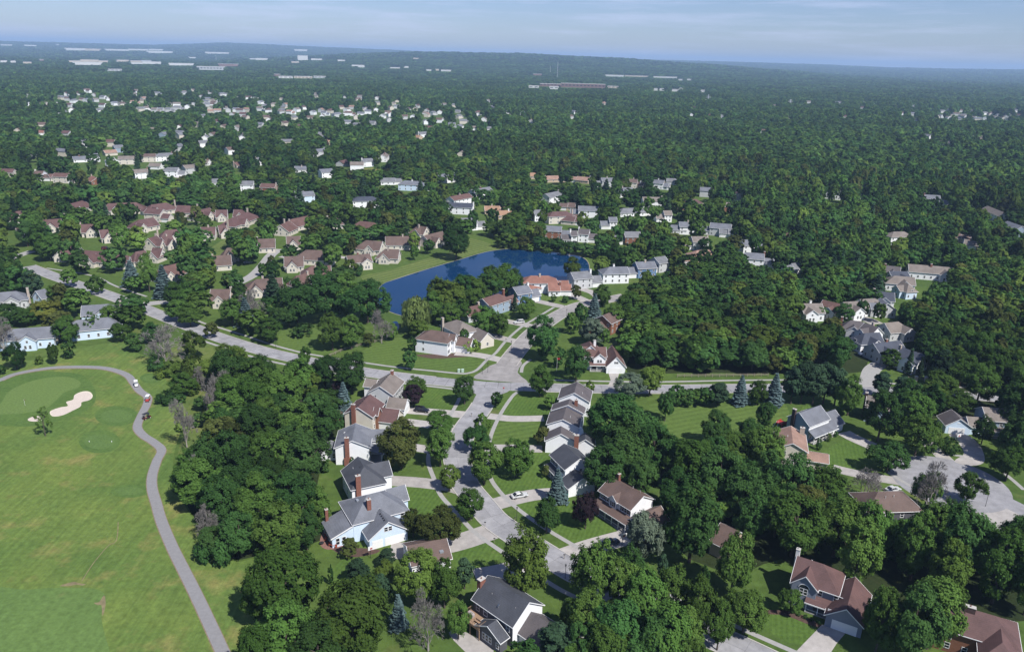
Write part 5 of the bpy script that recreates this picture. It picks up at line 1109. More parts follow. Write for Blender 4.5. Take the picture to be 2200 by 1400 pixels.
def conifer_mesh(name, seed, n, leaf, H=12., W=5.6, mats=('needle_green',), tiers=15, z0=.5, power=.95):
    r = np.random.default_rng(seed); t = r.integers(0, tiers, n); f = (t + .5) / tiers; keep = r.random(n) < (1 - f) ** .7 + .12
    t, f = t[keep], f[keep]; n = len(t); nb = 9; br = r.integers(0, nb, n); ang = (br + t * .41) * 2 * math.pi / nb + r.normal(size=n) * .13
    ln = .72 + .38 * np.random.default_rng(seed + 9).random((tiers, nb)); R = (1 - f) ** power * W / 2 * ln[t, br] + .12; s = r.random(n) ** .6
    z = z0 + f * (H - z0) + r.normal(size=n) * .1 - s * R * .18 + .25; P = np.stack([np.cos(ang) * R * s, np.sin(ang) * R * s, z], 1)
    rad = np.stack([np.cos(ang), np.sin(ang), -.25 + 0 * ang], 1); N = unit(np.array((0, 0, 1.)) + rad * .55 + r.normal(size=(n, 3)) * .4)
    V, F = cards(P, N, leaf * r.uniform(.7, 1.3, n), r, 1.5, rad)
    V = np.concatenate([V, np.array([(-.05, 0, H - .9), (.05, 0, H - .9), (.03, .04, H), (-.03, .04, H)])]); F = np.concatenate([F, [[len(V) - 4, len(V) - 3, len(V) - 2, len(V) - 1]]])
    return fast_mesh(name, V, F, mats)
def willow_mesh(name, seed, n, H=10., W=11.):
    r = np.random.default_rng(seed); d = unit(r.normal(size=(30, 3))); d[:, 2] = np.abs(d[:, 2]); C = d * np.array((W * .36, W * .36, H * .30)) * r.uniform(.6, 1, (30, 1)) + np.array((0, 0, H * .55)); R = W * r.uniform(.10, .17, 30)
    k = r.integers(0, 30, n); a = r.uniform(0, 6.283, n); rr = R[k] * np.sqrt(r.random(n)); drop = r.random(n) ** 1.3 * H * .42
    P = C[k] + np.stack([np.cos(a) * rr, np.sin(a) * rr, R[k] * .7 - drop], 1); P[:, 2] = np.maximum(P[:, 2], .6)
    N = unit(np.stack([np.cos(a), np.sin(a), .25 + 0 * a], 1) + unit(P - np.array((0, 0, H * .4))) * .7 + r.normal(size=(n, 3)) * .25)
    V, F = cards(P, N, .95 * r.uniform(.7, 1.3, n), r, .42, np.tile((0, 0, 1.), (n, 1)) + r.normal(size=(n, 3)) * .08)
    return fast_mesh(name, V, F, ('leaf_willow',))
def bare_meshes(seed, H=12.):
    r = random.Random(seed); tr, tw = MB(), MB()
    def grow(p, d, ln, rad, depth):
        q = p + d * ln; mid = p + d * ln * .5 + np.array([r.uniform(-1, 1) for _ in range(3)]) * ln * .05
        (tr if depth > 3 else tw).tube([p, mid, q], [rad, rad * .86, rad * .72], 5 if depth > 3 else 3, cap=False)
        if depth == 0: return
        for i in range(3 if depth > 2 else 4):
            a = r.uniform(0, 6.283); sp = r.uniform(.45, 1.0); s = np.cross(d, np.array((math.cos(a), math.sin(a), .1))); s /= np.linalg.norm(s) + 1e-6
            nd = d + s * sp + np.array((0, 0, .10)); nd /= np.linalg.norm(nd)
            grow(p + d * ln * r.uniform(.6, 1.0) if i else q, nd, ln * r.uniform(.62, .82), max(rad * .58, .028), depth - 1)
    for i in range(5):
        an = 1.256 * i + r.uniform(-.3, .3); d = np.array((.62 * math.cos(an), .62 * math.sin(an), 1.0)) if i else np.array((.05, .02, 1.0))
        grow(np.array((0, 0, 1.9 - .22 * i)), d / np.linalg.norm(d), H * (.24 if i == 0 else .20), .15 if i == 0 else .11, 6 if i == 0 else 5)
    tr.tube([(0, 0, -.2), (0, 0, 1.0), (.03, 0, 2.2)], [.30, .24, .19], 7)
    return tr.mesh('trunk', 'bark_pale'), tw.mesh('branches', 'twig')
def trunk_mesh(name, seed, H=12., fork=.34, limbs=5, rad=.24, m='bark'):
    r = random.Random(seed); mb = MB(); mb.tube([(0, 0, -.3), (.02, 0, H * .12), (.05, .03, H * fork), (.08, .02, H * .6), (.05, 0, H * .86)], [rad * 1.35, rad, rad * .85, rad * .5, rad * .12], 7)
    for i in range(limbs):
        a = 6.283 * i / limbs + r.uniform(-.4, .4); z = H * (fork + .05 * i); L_ = H * r.uniform(.2, .3)
        mb.tube([(0.05, .02, z), (math.cos(a) * L_ * .5, math.sin(a) * L_ * .5, z + L_ * .35), (math.cos(a) * L_, math.sin(a) * L_, z + L_ * .85)], [rad * .5, rad * .33, rad * .1], 5)
    return mb.mesh(name, m)
HI, MID, LOW, FAR = [], [], [], []
shp = [dict(pear=.15), dict(pear=-.05, W=9.4, lobes=11), dict(pear=.3, lobes=18), dict(pear=.05, lobes=9, lobe_r=(.22, .32)), dict(pear=.2, lobes=22, lobe_r=(.15, .23)), dict(pear=.4, lobes=16, cone=.5)]
for i, q in enumerate(shp):
    HI.append(crown_mesh('crown', 100 + i, 14000, .31, clus=230, **q)); MID.append(crown_mesh('crown', 200 + i, 2600, .85, clus=110, **q))
SPR = [conifer_mesh('crown', 300 + i, 4200, .46) for i in range(2)]; SPR_M = conifer_mesh('crown', 310, 900, .85)
PINE = crown_mesh('crown', 320, 6500, .36, H=12, W=7.4, z0=.3, lobes=34, lobe_r=(.13, .2), cone=.8, clus=170, mats=('needle_green',))
ARB = crown_mesh('crown', 330, 1200, .28, H=6, W=1.8, z0=.1, lobes=14, lobe_r=(.2, .3), cone=.6, clus=60, cr=(.1, .16))
SHR = [crown_mesh('foliage', 340 + i, 1100, .26, H=2.2, W=3.0, z0=.05, clus=60, cr=(.07, .11)) for i in range(2)]
WIL = willow_mesh('crown', 350, 4200); BARE = [bare_meshes(360 + i) for i in range(2)]
TRUNKS = [trunk_mesh('trunk', 370 + i) for i in range(3)]; TRK_C = trunk_mesh('trunk', 380, 12, .2, 0, .2)
SPARSE = crown_mesh('crown', 390, 1300, .44, lobes=14, lobe_r=(.14, .22), clus=40)
KIND = {  # key: (object name, crown meshes, trunk meshes, H0, W0, material, colour words)
    'g': ('broadleaf_tree', HI, TRUNKS, 12, 9, 'leaf_mid', 'mid green tree'), 'd': ('broadleaf_tree', HI, TRUNKS, 12, 9, 'leaf_dark', 'dark green tree'),
    'l': ('broadleaf_tree', HI, TRUNKS, 12, 9, 'leaf_light', 'light green tree'), 'm': ('broadleaf_tree', HI, TRUNKS, 12, 9, 'leaf_olive', 'olive-bronze leafy tree'),
    'y': ('broadleaf_tree', HI, TRUNKS, 12, 9, 'leaf_yellow', 'yellowing leafy tree'), 'p': ('plum_tree', HI, TRUNKS, 12, 9, 'leaf_plum', 'dark purple plum tree'),
    'v': ('broadleaf_tree', HI, TRUNKS, 12, 9, 'leaf_silver', 'silvery grey-green tree'),
    'b': ('spruce_tree', SPR, [TRK_C], 12, 4.7, 'needle_blue', 'blue spruce'), 's': ('pine_tree', [PINE], [TRK_C], 12, 6.0, 'needle_green', 'dark green pine'),
    'c': ('arborvitae', [ARB], [TRK_C], 6, 1.8, 'needle_green', 'slim columnar conifer'), 'w': ('willow_tree', [WIL], TRUNKS, 10, 11, 'leaf_willow', 'weeping willow'),
    'x': ('bare_tree', None, None, 10.2, 9.8, 'twig', 'bare grey tree'), 't': ('sapling', [SPARSE], TRUNKS, 12, 9, 'leaf_mid', 'thin sparse young tree'),
    'u': ('shrub', SHR, None, 2.2, 3.0, 'leaf_dark', 'rounded clipped shrub'), 'n': ('shrub', SHR, None, 2.2, 3.0, 'leaf_light', 'light green shrub')}
# photo position of each tree: centre column, top row, foot row, width, kind
TREES = '''930 622 692 62 g;1000 585 662 70 d;1062 568 646 62 g;1102 572 634 42 d;940 592 670 52 l;990 640 690 40 g;345 795 812 26 n;385 850 866 30 u;415 820 846 36 n;440 850 880 40 d;425 890 915 34 u;395 905 925 30 n;455 915 950 44 l;440 790 840 46 x;478 800 880 50 x;1745 768 869 62 s;1698 772 867 52 s;1792 778 872 56 s;1515 828 871 40 d;1475 832 871 36 d;1090 500 533 40 g;1125 505 535 40 d;1160 503 538 38 g;1195 508 542 40 g;1225 515 546 36 d;1256 520 550 40 g;1108 522 536 22 n;1142 525 539 22 n;1178 528 543 24 n;1212 530 547 24 n;1812 650 694 42 d;1762 654 684 32 d;1912 752 787 48 g;1884 646 692 28 d;1950 750 802 28 s;1974 766 807 22 s;1850 640 682 24 d;1335 1200 1320 90 g;1440 1215 1332 84 g;1300 1335 1455 100 g;1400 1312 1445 100 d;1470 1300 1425 92 g;1540 1285 1395 62 g;1352 1172 1272 62 d;1240 1330 1440 60 d;1215 1280 1350 40 g;98 870 936 38 t;37 731 793 46 d;2 781 805 20 d;118 735 782 22 t;151 728 770 28 g;85 766 783 16 n;147 672 741 52 g;262 690 734 42 g;292 714 754 38 g;357 705 785 92 x;417 704 770 46 l;
394 798 852 64 g;360 843 864 48 u;460 815 902 46 x;402 856 962 52 x;430 985 1065 52 x;340 770 795 40 u;375 775 806 44 n;420 770 815 50 n;455 770 830 60 l;
500 745 850 80 d;545 770 870 85 g;610 790 890 90 g;480 870 960 70 d;560 860 960 90 d;640 850 960 95 g;590 930 1040 100 g;660 920 1040 90 d;520 960 1070 80 d;450 935 1040 80 d;
410 960 1040 60 g;395 1010 1075 50 d;480 1020 1130 90 d;560 1010 1130 110 g;650 1020 1130 90 d;600 1080 1190 110 g;520 1100 1195 80 d;455 1090 1160 60 x;460 1130 1195 60 d;440 1165 1205 40 u;480 1165 1212 44 u;690 1040 1130 60 g;660 1100 1180 60 d;
881 752 794 30 g;657 744 783 26 g;737 803 845 46 p;700 757 838 62 d;757 752 846 72 d;640 770 840 60 d;740 822 892 40 b;895 808 852 46 g;886 824 874 44 p;998 803 868 48 d;1067 838 876 26 g;1037 888 936 30 g;1025 910 972 56 d;1040 945 1040 74 g;1108 940 1024 66 g;945 880 940 58 g;946 912 1002 62 g;863 893 1005 100 m;965 995 1055 44 l;1007 1047 1117 62 g;945 1085 1172 86 m;888 1095 1152 52 m;752 1155 1196 44 m;832 1172 1218 44 s;770 1195 1258 62 s;820 1226 1292 50 s;
900 1180 1295 95 l;955 1202 1305 72 g;998 1188 1264 42 s;828 1200 1248 38 l;620 1160 1335 150 g;760 1243 1420 165 g;560 1205 1345 90 g;615 1290 1450 130 g;690 1335 1480 120 d;560 1330 1470 90 g;857 1277 1347 40 b;920 1275 1397 84 x;985 1290 1372 50 g;712 1212 1257 12 c;770 978 1010 12 c;757 980 1012 12 c;690 985 1010 40 u;826 985 1012 18 s;
1128 1130 1282 104 l;1174 1070 1145 62 d;1257 1057 1135 54 p;1196 1008 1077 42 b;1172 997 1026 20 m;1380 1092 1217 78 v;1480 1030 1207 128 d;1275 1160 1302 98 g;1380 1220 1345 98 g;1490 1225 1372 84 g;1320 1280 1430 115 d;1260 1268 1400 95 g;1430 1290 1440 115 g;1570 1140 1277 92 g;1596 1262 1358 86 g;1420 1180 1247 28 s;1508 1213 1282 24 b;1195 1335 1430 105 s;1130 1378 1450 70 g;1240 1390 1470 80 g;1360 1380 1490 100 d;1480 1370 1480 90 g;
1160 778 852 56 g;1166 670 773 76 d;1237 733 820 56 d;1266 815 848 22 l;1350 800 858 62 v;1395 780 850 60 l;1310 838 962 112 d;1370 868 992 104 d;1335 905 1035 112 d;1400 900 1022 102 d;1300 955 1062 96 d;1240 822 868 40 d;1428 838 904 38 d;1452 825 870 36 g;1497 835 870 44 d;1541 815 872 56 s;1588 806 868 36 b;1625 815 870 42 g;1660 802 869 40 b;1535 877 962 70 d;1612 895 972 60 d;1640 858 927 42 d;1480 935 1052 104 g;1540 960 1080 104 d;1450 1000 1105 94 d;1600 1000 1115 112 d;1375 980 1080 70 d;1180 845 880 26 d;1165 915 955 40 g;
1720 760 867 62 s;1768 765 867 62 s;1820 800 892 62 g;1885 830 947 82 d;1965 890 978 86 g;1960 840 922 72 g;1905 945 1014 76 d;1890 790 852 46 s;1932 800 862 46 s;2015 738 828 56 s;2055 838 892 70 g;2038 944 973 40 u;2108 893 954 46 d;2160 960 1032 66 g;2182 810 932 92 d;2192 880 1000 90 d;1692 965 1088 92 d;1642 960 1065 64 d;1760 1000 1095 102 g;1855 1008 1075 80 x;1990 1003 1105 78 x;1985 1012 1092 56 g;2075 1008 1080 56 g;1700 1060 1195 124 g;1790 1060 1195 114 g;1850 1072 1205 94 g;1955 1090 1245 94 g;2050 1080 1255 112 d;2130 1130 1295 104 g;2182 1110 1265 84 d;1990 1225 1392 124 g;1945 1242 1425 124 d;1880 1252 1402 84 g;1695 1262 1318 48 g;1780 930 948 10 n;1758 944 966 13 u;2200 1170 1320 90 g;1795 925 938 9 u;
640 595 697 88 d;700 580 692 92 d;745 580 684 84 g;790 595 693 98 d;622 640 703 62 d;715 670 752 62 g;755 672 750 62 g;820 668 737 46 x;792 714 744 28 p;650 699 721 50 u;578 680 737 54 g;895 633 717 76 w;900 685 730 50 l;960 600 678 82 l;1012 594 668 72 g;968 648 702 46 g;1050 575 645 66 d;1085 560 640 58 g;1040 655 717 56 g;1072 670 722 50 g;997 702 744 22 b;885 722 756 20 b;1010 730 753 42 n;980 482 558 56 d;922 510 546 24 d;892 525 559 20 d;771 567 593 20 g;757 505 549 24 b;729 510 549 17 b;585 547 581 22 b;565 562 593 18 b;840 690 730 30 d;
1229 548 603 42 l;1290 547 590 42 l;1318 525 575 40 d;1238 610 644 26 p;1275 630 687 34 b;1227 672 717 30 b;1189 632 649 13 b;1214 636 650 16 u;1130 635 684 46 g;1293 608 658 44 g;1246 650 699 30 g;1270 680 742 60 v;1320 650 705 46 g;1350 620 690 60 g;1385 720 790 60 d;1105 630 668 20 s;1180 600 622 14 s;1265 590 615 16 s;1200 745 790 30 d;1290 700 745 36 g;
285 560 614 40 b;322 540 627 40 g;355 570 640 44 b;375 600 662 50 g;415 600 665 60 g;210 590 632 32 g;150 575 617 36 g;410 655 702 50 g;455 690 726 34 g;500 640 700 56 g;545 625 690 54 x;530 640 702 40 b;110 500 560 56 g;60 470 530 40 d;30 560 625 60 g;75 570 640 46 s;125 610 665 44 g;100 640 692 60 y;60 660 700 50 g;12 690 760 60 x;200 665 722 36 t;240 650 706 44 g;330 690 735 50 d;385 640 690 50 g;0 560 640 50 d'''
def tree_items():
    out = []
    for q in TREES.replace('\n', '').split(';'):
        if not q.strip(): continue
        k = q.split(); cx, top, base, wpx = map(float, k[:4]); P = G(cx, base); H = height_to(P, top); zc = proj(P[0], P[1], H * .6)[2]
        W = wpx / FPX * zc
        if k[4] not in 'unc': H = max(3.0, min(H, 24.0))
        out.append((P[0], P[1], H, W, k[4], True))
    return out
def inpoly(px, py, poly):
    px = np.asarray(px); r = np.zeros(px.shape, bool); n = len(poly)
    for i in range(n):
        x0, y0 = poly[i]; x1, y1 = poly[i - 1]
        cnd = ((y0 > py) != (y1 > py)); r ^= cnd & (px < (x1 - x0) * (py - y0) / ((y1 - y0) or 1e-9) + x0)
    return r
MANUAL = [(-300, 748), (150, 745), (265, 735), (330, 700), (420, 720), (560, 755), (590, 690), (640, 655), (800, 585), (830, 598), (1050, 522), (1075, 526), (1240, 540), (1300, 560), (1330, 600), (1390, 600), (1345, 640), (1345, 800), (1860, 800), (2000, 830), (2400, 870), (2400, 1700), (-400, 1700)]
def scatter_band(r0, r1, s, hmul=1.0, wmul=1.0):
    xs = np.arange(-r1 * .72, r1 * .72, s); ys = np.arange(r0 * .75, r1, s); X, Y = np.meshgrid(xs, ys); X = X.ravel(); Y = Y.ravel()
    X = X + rng.uniform(-.48, .48, X.size) * s; Y = Y + rng.uniform(-.48, .48, X.size) * s; R = np.hypot(X, Y); k = (R >= r0) & (R < r1) & (np.abs(X) < Y * .735 + 25)
    X, Y = X[k], Y[k]; n = X.size
    big = np.sin(X / 130. + 1.7 * np.sin(Y / 170.)) * np.sin(Y / 110. + 2.0)
    H = (14.2 + 3.4 * big + rng.normal(size=n) * 2.3) * hmul; W = (10.4 + rng.normal(size=n) * 1.7) * wmul
    return X, Y, np.clip(H, 6 * hmul, 22 * hmul), np.clip(W, 6 * wmul, 14 * wmul)
def filter_band(X, Y, H, W, near):
    Z = terrain(X, Y); bx, by, zc = proj(X, Y, Z); tx, ty, _ = proj(X, Y, Z + H); hw = W / 2 / zc * FPX
    ok = (bx > -90) & (bx < 2290) & (ty < 1420)
    wood = np.zeros(X.size, bool)
    if near:
        for pts in WOODS.values(): wood |= inpoly(bx, by, pts)
        man = inpoly(bx, by, MANUAL); ok &= ~man | wood
        dens = np.ones(X.size)
        dens[inpoly(bx, by, [(-200, 520), (420, 520), (760, 500), (800, 590), (640, 660), (560, 760), (300, 700), (-200, 760)])] = .8
        dens[inpoly(bx, by, [(-200, 415), (700, 420), (1080, 440), (1080, 520), (800, 590), (420, 520), (-200, 520)])] = .85
        dens[inpoly(bx, by, [(700, 370), (1650, 370), (1700, 520), (1500, 600), (1320, 600), (1080, 520), (1000, 440), (700, 430)])] = .8
        dens[inpoly(bx, by, [(-200, 320), (560, 320), (700, 370), (700, 420), (-200, 420)])] = .72
        dens[inpoly(bx, by, [(60, 195), (480, 195), (1060, 225), (1060, 285), (480, 270), (60, 235)])] = .45
        ok &= wood | (rng.random(X.size) < dens)
        for pts, *_ in LAWNS: ok &= ~inpoly(bx, by, pts)
        ok &= ~inpoly(bx, by, [(x, y + 2) for x, y in POND]); ok &= ~(inpoly(tx, ty + (by - ty) * .3, POND) & ~wood)
        ok &= ~inpoly(bx, by, GOLF) | wood
        for line, hw2 in RIB:
            A = np.array(line[::2]); lo, hi = A.min(0) - 15, A.max(0) + 15
            c_ = (X > lo[0]) & (X < hi[0]) & (Y > lo[1]) & (Y < hi[1]) & ok
            if c_.any():
                i = np.where(c_)[0]; dm = np.min(np.hypot(X[i][:, None] - A[None, :, 0], Y[i][:, None] - A[None, :, 1]), 1); ok[i[dm < hw2 + 3.6]] = False
                pa = np.array([proj(q[0], q[1], 0)[:2] for q in A]); mid = (by[i] + ty[i]) / 2
                dp = np.min(np.hypot((bx[i][:, None] - pa[None, :, 0]) / np.maximum(hw[i], 4)[:, None], (mid[:, None] - pa[None, :, 1]) / np.maximum((by[i] - ty[i]) / 2, 4)[:, None]), 1)
                ok[i[(dp < .9) & (rng.random(len(i)) < .92)]] = False
    for q in HOUSES:
        if q[0] == 'r': ok &= (X - q[1]) ** 2 + (Y - q[2]) ** 2 > (q[3] * .85 + W * .28) ** 2
        else:
            x0, x1, y0, y1 = q[1:]; sx, sy = (x1 - x0) * .16, (y1 - y0) * .16
            cov = (bx + hw * .8 > x0 + sx) & (bx - hw * .8 < x1 - sx) & (ty < y1 - (y1 - y0) * (.35 if y1 > 400 else .3)) & (by > y1 - sy)
            ok &= ~(cov & (rng.random(X.size) < (1.0 if (x0 > 1690 and y0 > 540) else .82 if y1 > 400 else .96)))
    for a, Wb, Hb in FAR_BOXES:
        x, y, z = proj(*a); hwp = Wb / 2 / z * FPX; topy = proj(a[0], a[1], a[2] + Hb)[1]
        ok &= ~((np.abs(bx - x) < hwp + hw * .7) & (by > topy) & (ty < y - .2) & ((by > y - 2) | (np.hypot(X - a[0], Y - a[1]) < 30)) & (by < y + 26))
    i = np.where(ok)[0]; return X[i], Y[i], Z[i], H[i], W[i], (by - ty)[i] * 2 * hw[i], wood[i]
items = tree_items(); allt = []
mx = np.array([(q[0], q[1], q[3]) for q in items])
for q in items:
    bx, by, zc = proj(q[0], q[1], 0); _, ty, _ = proj(q[0], q[1], q[2]); allt.append((2.5 * (min(by, 1400) - ty) * q[3] / zc * FPX, q[0], q[1], 0.0, q[2], q[3], q[4]))
MIXK = list('ggddddddlggdgs'); MIXW = list('dgddgggdlgdgmd')
for r0_, r1_, s_, nr in ((110, 520, 7.0, True), (520, 1300, 8.2, True), (1300, 3000, 9.6, True)):
    X, Y, Z, H, W, A, wood = filter_band(*scatter_band(r0_, r1_, s_, .95 if r0_ < 500 else 1.0), nr)
    for i in range(len(X)):
        if r0_ < 500 and np.min((X[i] - mx[:, 0]) ** 2 + (Y[i] - mx[:, 1]) ** 2 - (mx[:, 2] * .36 + 2.0) ** 2) < 0: continue
        k = (MIXW if wood[i] else MIXK)[int(rng.integers(0, 14))]
        allt.append((float(A[i]), float(X[i]), float(Y[i]), float(Z[i]), float(H[i]), float(W[i]), k))
shrubs = [t for t in allt if t[6] in 'un']; trees = sorted([t for t in allt if t[6] not in 'un'], key=lambda t: -t[0])
solo, rest = trees[:300], trees[300:]

# ------------------------------------------------------------------ labels for trees: what they are and what they stand by
LM = np.array([(q[1], q[2]) for q in LANDMARKS])
def where(x, y):
    d = np.hypot(LM[:, 0] - x, LM[:, 1] - y); i = int(np.argmin(d)); q = LANDMARKS[i]; dx, dy = x - q[1], y - q[2]
    rel = ('right of' if dx > 0 else 'left of') if abs(dx) > abs(dy) else ('behind' if dy > 0 else 'in front of')
    return rel + ' ' + q[0], d[i]
lab = {}
for t in solo + shrubs:
    wd = KIND[t[6]][6]; sz = ('tall ' if t[4] > 15.5 else 'small ' if t[4] < 7.5 else '') if t[6] not in 'unct' else ''
    ph, d = where(t[1], t[2]); lab.setdefault((sz + wd, ph), []).append((d, t))
LABEL = {}
for (wd, ph), v in lab.items():
    v.sort(key=lambda q: q[0])
    for i, (d, t) in enumerate(v):
        s = wd + ' ' + ph
        if len(v) > 1: s = (('nearest ' if i == 0 else ordw(i + 1) + ' nearest ') + wd + ' ' + ph)
        LABEL[id(t)] = s
def place_tree(t, i):
    _, x, y, z, H, W, k = t; name, crowns, trunks, H0, W0, m, wd = KIND[k]
    e = empty(name, (x, y, z), random.uniform(0, 6.283)); tag(e, LABEL[id(t)], 'shrub' if k in 'un' else 'tree', 'shrubs in the gardens' if k in 'un' else 'trees of the neighbourhood')
    if k == 'x':
        a, b = BARE[i % 2]; parts = (('trunk', a), ('branches', b))
    else:
        parts = ((('trunk', trunks[i % len(trunks)]),) if trunks else ()) + ((('foliage' if k in 'un' else 'crown'), crowns[i % len(crowns)]),)
    for nm, me in parts:
        o = link(nm, me, e); o.scale = (W / W0, W / W0, H / H0) if nm != 'trunk' or k == 'x' else (min(W / W0, H / H0) * 1.0, min(W / W0, H / H0) * 1.0, H / H0)
        if nm in ('crown', 'foliage'): o.material_slots[0].link = 'OBJECT'; o.material_slots[0].material = MATS[m]
for i, t in enumerate(solo): place_tree(t, i)
for i, t in enumerate(shrubs): place_tree(t, i)

# ------------------------------------------------------------------ the forest nobody could count
for i in range(4): LOW.append(crown_mesh('crown', 400 + i, 560, 1.9, z0=1.0, lobes=9, clus=50, cr=(.08, .13), pear=.1 * i)); FAR.append(crown_mesh('crown', 410 + i, 110, 3.4, z0=.5, lobes=7, clus=20, cr=(.1, .18)))
PROTO = bpy.data.collections.new('forest_kinds'); pidx = {}
def proto(key, me, m):
    me2 = me.copy(); me2.materials.clear(); me2.materials.append(MATS[m]); o = bpy.data.objects.new('kind_%03d' % len(pidx), me2); PROTO.objects.link(o); pidx[key] = len(pidx)
TINT = ['leaf_dark', 'leaf_mid', 'leaf_dark', 'leaf_mid', 'leaf_light', 'leaf_olive']
FTINT = ['leaf_dark', 'leaf_mid', 'leaf_dark', 'leaf_mid', 'leaf_mid', 'leaf_dark']
for lod, src in (('mid', MID), ('low', LOW), ('far', FAR)):
    for i in range(6): proto((lod, i), src[i % len(src)], (TINT if lod == 'mid' else FTINT)[i])
proto(('mid', 's'), SPR_M, 'needle_green'); proto(('mid', 'y'), MID[1], 'leaf_yellow')
pts, scl, rot, idx = [], [], [], []
def add(x, y, z, H, W, key, H0=12., W0=9.):
    pts.append((x, y, z)); s = W / W0; scl.append((s, s, H / H0)); rot.append(random.uniform(0, 6.283)); idx.append(pidx[key])
CH = [0, 0, 1, 1, 2, 3, 0, 1, 2, 3, 0, 2, 1, 2, 4, 5]
for t in rest:
    _, x, y, z, H, W, k = t; d = math.hypot(x, y); lod = 'mid' if d < 900 else 'low'; j = random.choice(CH)
    if k == 's' and lod == 'mid': add(x, y, z, H, W * .8, ('mid', 's'), 12, 5.6)
    elif k == 'y' and lod == 'mid': add(x, y, z, H, W, ('mid', 'y'))
    else: add(x, y, z, H, W, (lod, 4 if k == 'l' else 5 if k in 'mpx' else j))
for r0_, r1_, s_, hm, wm, lod in ((3000, 6000, 16.0, 1.05, 1.9, 'low'), (6000, 15000, 36.0, 1.25, 4.3, 'far')):
    X, Y, Z, H, W, A, wood = filter_band(*scatter_band(r0_, r1_, s_, hm, wm), False)
    for i in range(len(X)): add(float(X[i]), float(Y[i]), float(Z[i]) - (1.5 if lod == 'far' else 0), float(H[i]), float(W[i]), (lod, random.choice(CH)))
me = bpy.data.meshes.new('forest'); me.vertices.add(len(pts)); me.vertices.foreach_set('co', np.array(pts, np.float32).ravel())
for nm, ty, key, arr in (('scl', 'FLOAT_VECTOR', 'vector', np.array(scl, np.float32).ravel()), ('rot', 'FLOAT', 'value', np.array(rot, np.float32)), ('idx', 'INT', 'value', np.array(idx, np.int32))):
    a = me.attributes.new(nm, ty, 'POINT'); a.data.foreach_set(key, arr)
forest = tag(link('forest', me), 'dense broad-leaved forest covering the plain to the horizon', 'forest', kind='stuff')
ng = bpy.data.node_groups.new('forest_spread', 'GeometryNodeTree'); ng.interface.new_socket('Geometry', in_out='INPUT', socket_type='NodeSocketGeometry'); ng.interface.new_socket('Geometry', in_out='OUTPUT', socket_type='NodeSocketGeometry')
N = ng.nodes.new; gi, go, ip, ci = N('NodeGroupInput'), N('NodeGroupOutput'), N('GeometryNodeInstanceOnPoints'), N('GeometryNodeCollectionInfo')
ci.inputs['Collection'].default_value = PROTO; ci.inputs['Separate Children'].default_value = True; ci.inputs['Reset Children'].default_value = True
ip.inputs['Pick Instance'].default_value = True
def named(nm, ty):
    a = N('GeometryNodeInputNamedAttribute'); a.data_type = ty; a.inputs['Name'].default_value = nm; return a.outputs['Attribute']
cx_ = N('ShaderNodeCombineXYZ'); K = ng.links.new
K(gi.outputs[0], ip.inputs['Points']); K(ci.outputs['Instances'], ip.inputs['Instance']); K(named('idx', 'INT'), ip.inputs['Instance Index'])
K(named('rot', 'FLOAT'), cx_.inputs['Z']); K(cx_.outputs[0], ip.inputs['Rotation']); K(named('scl', 'FLOAT_VECTOR'), ip.inputs['Scale']); K(ip.outputs['Instances'], go.inputs[0])
forest.modifiers.new('spread', 'NODES').node_group = ng
print('trees', len(solo), 'rest', len(rest), 'instances', len(pts), 'smallest solo', solo[-1][0])

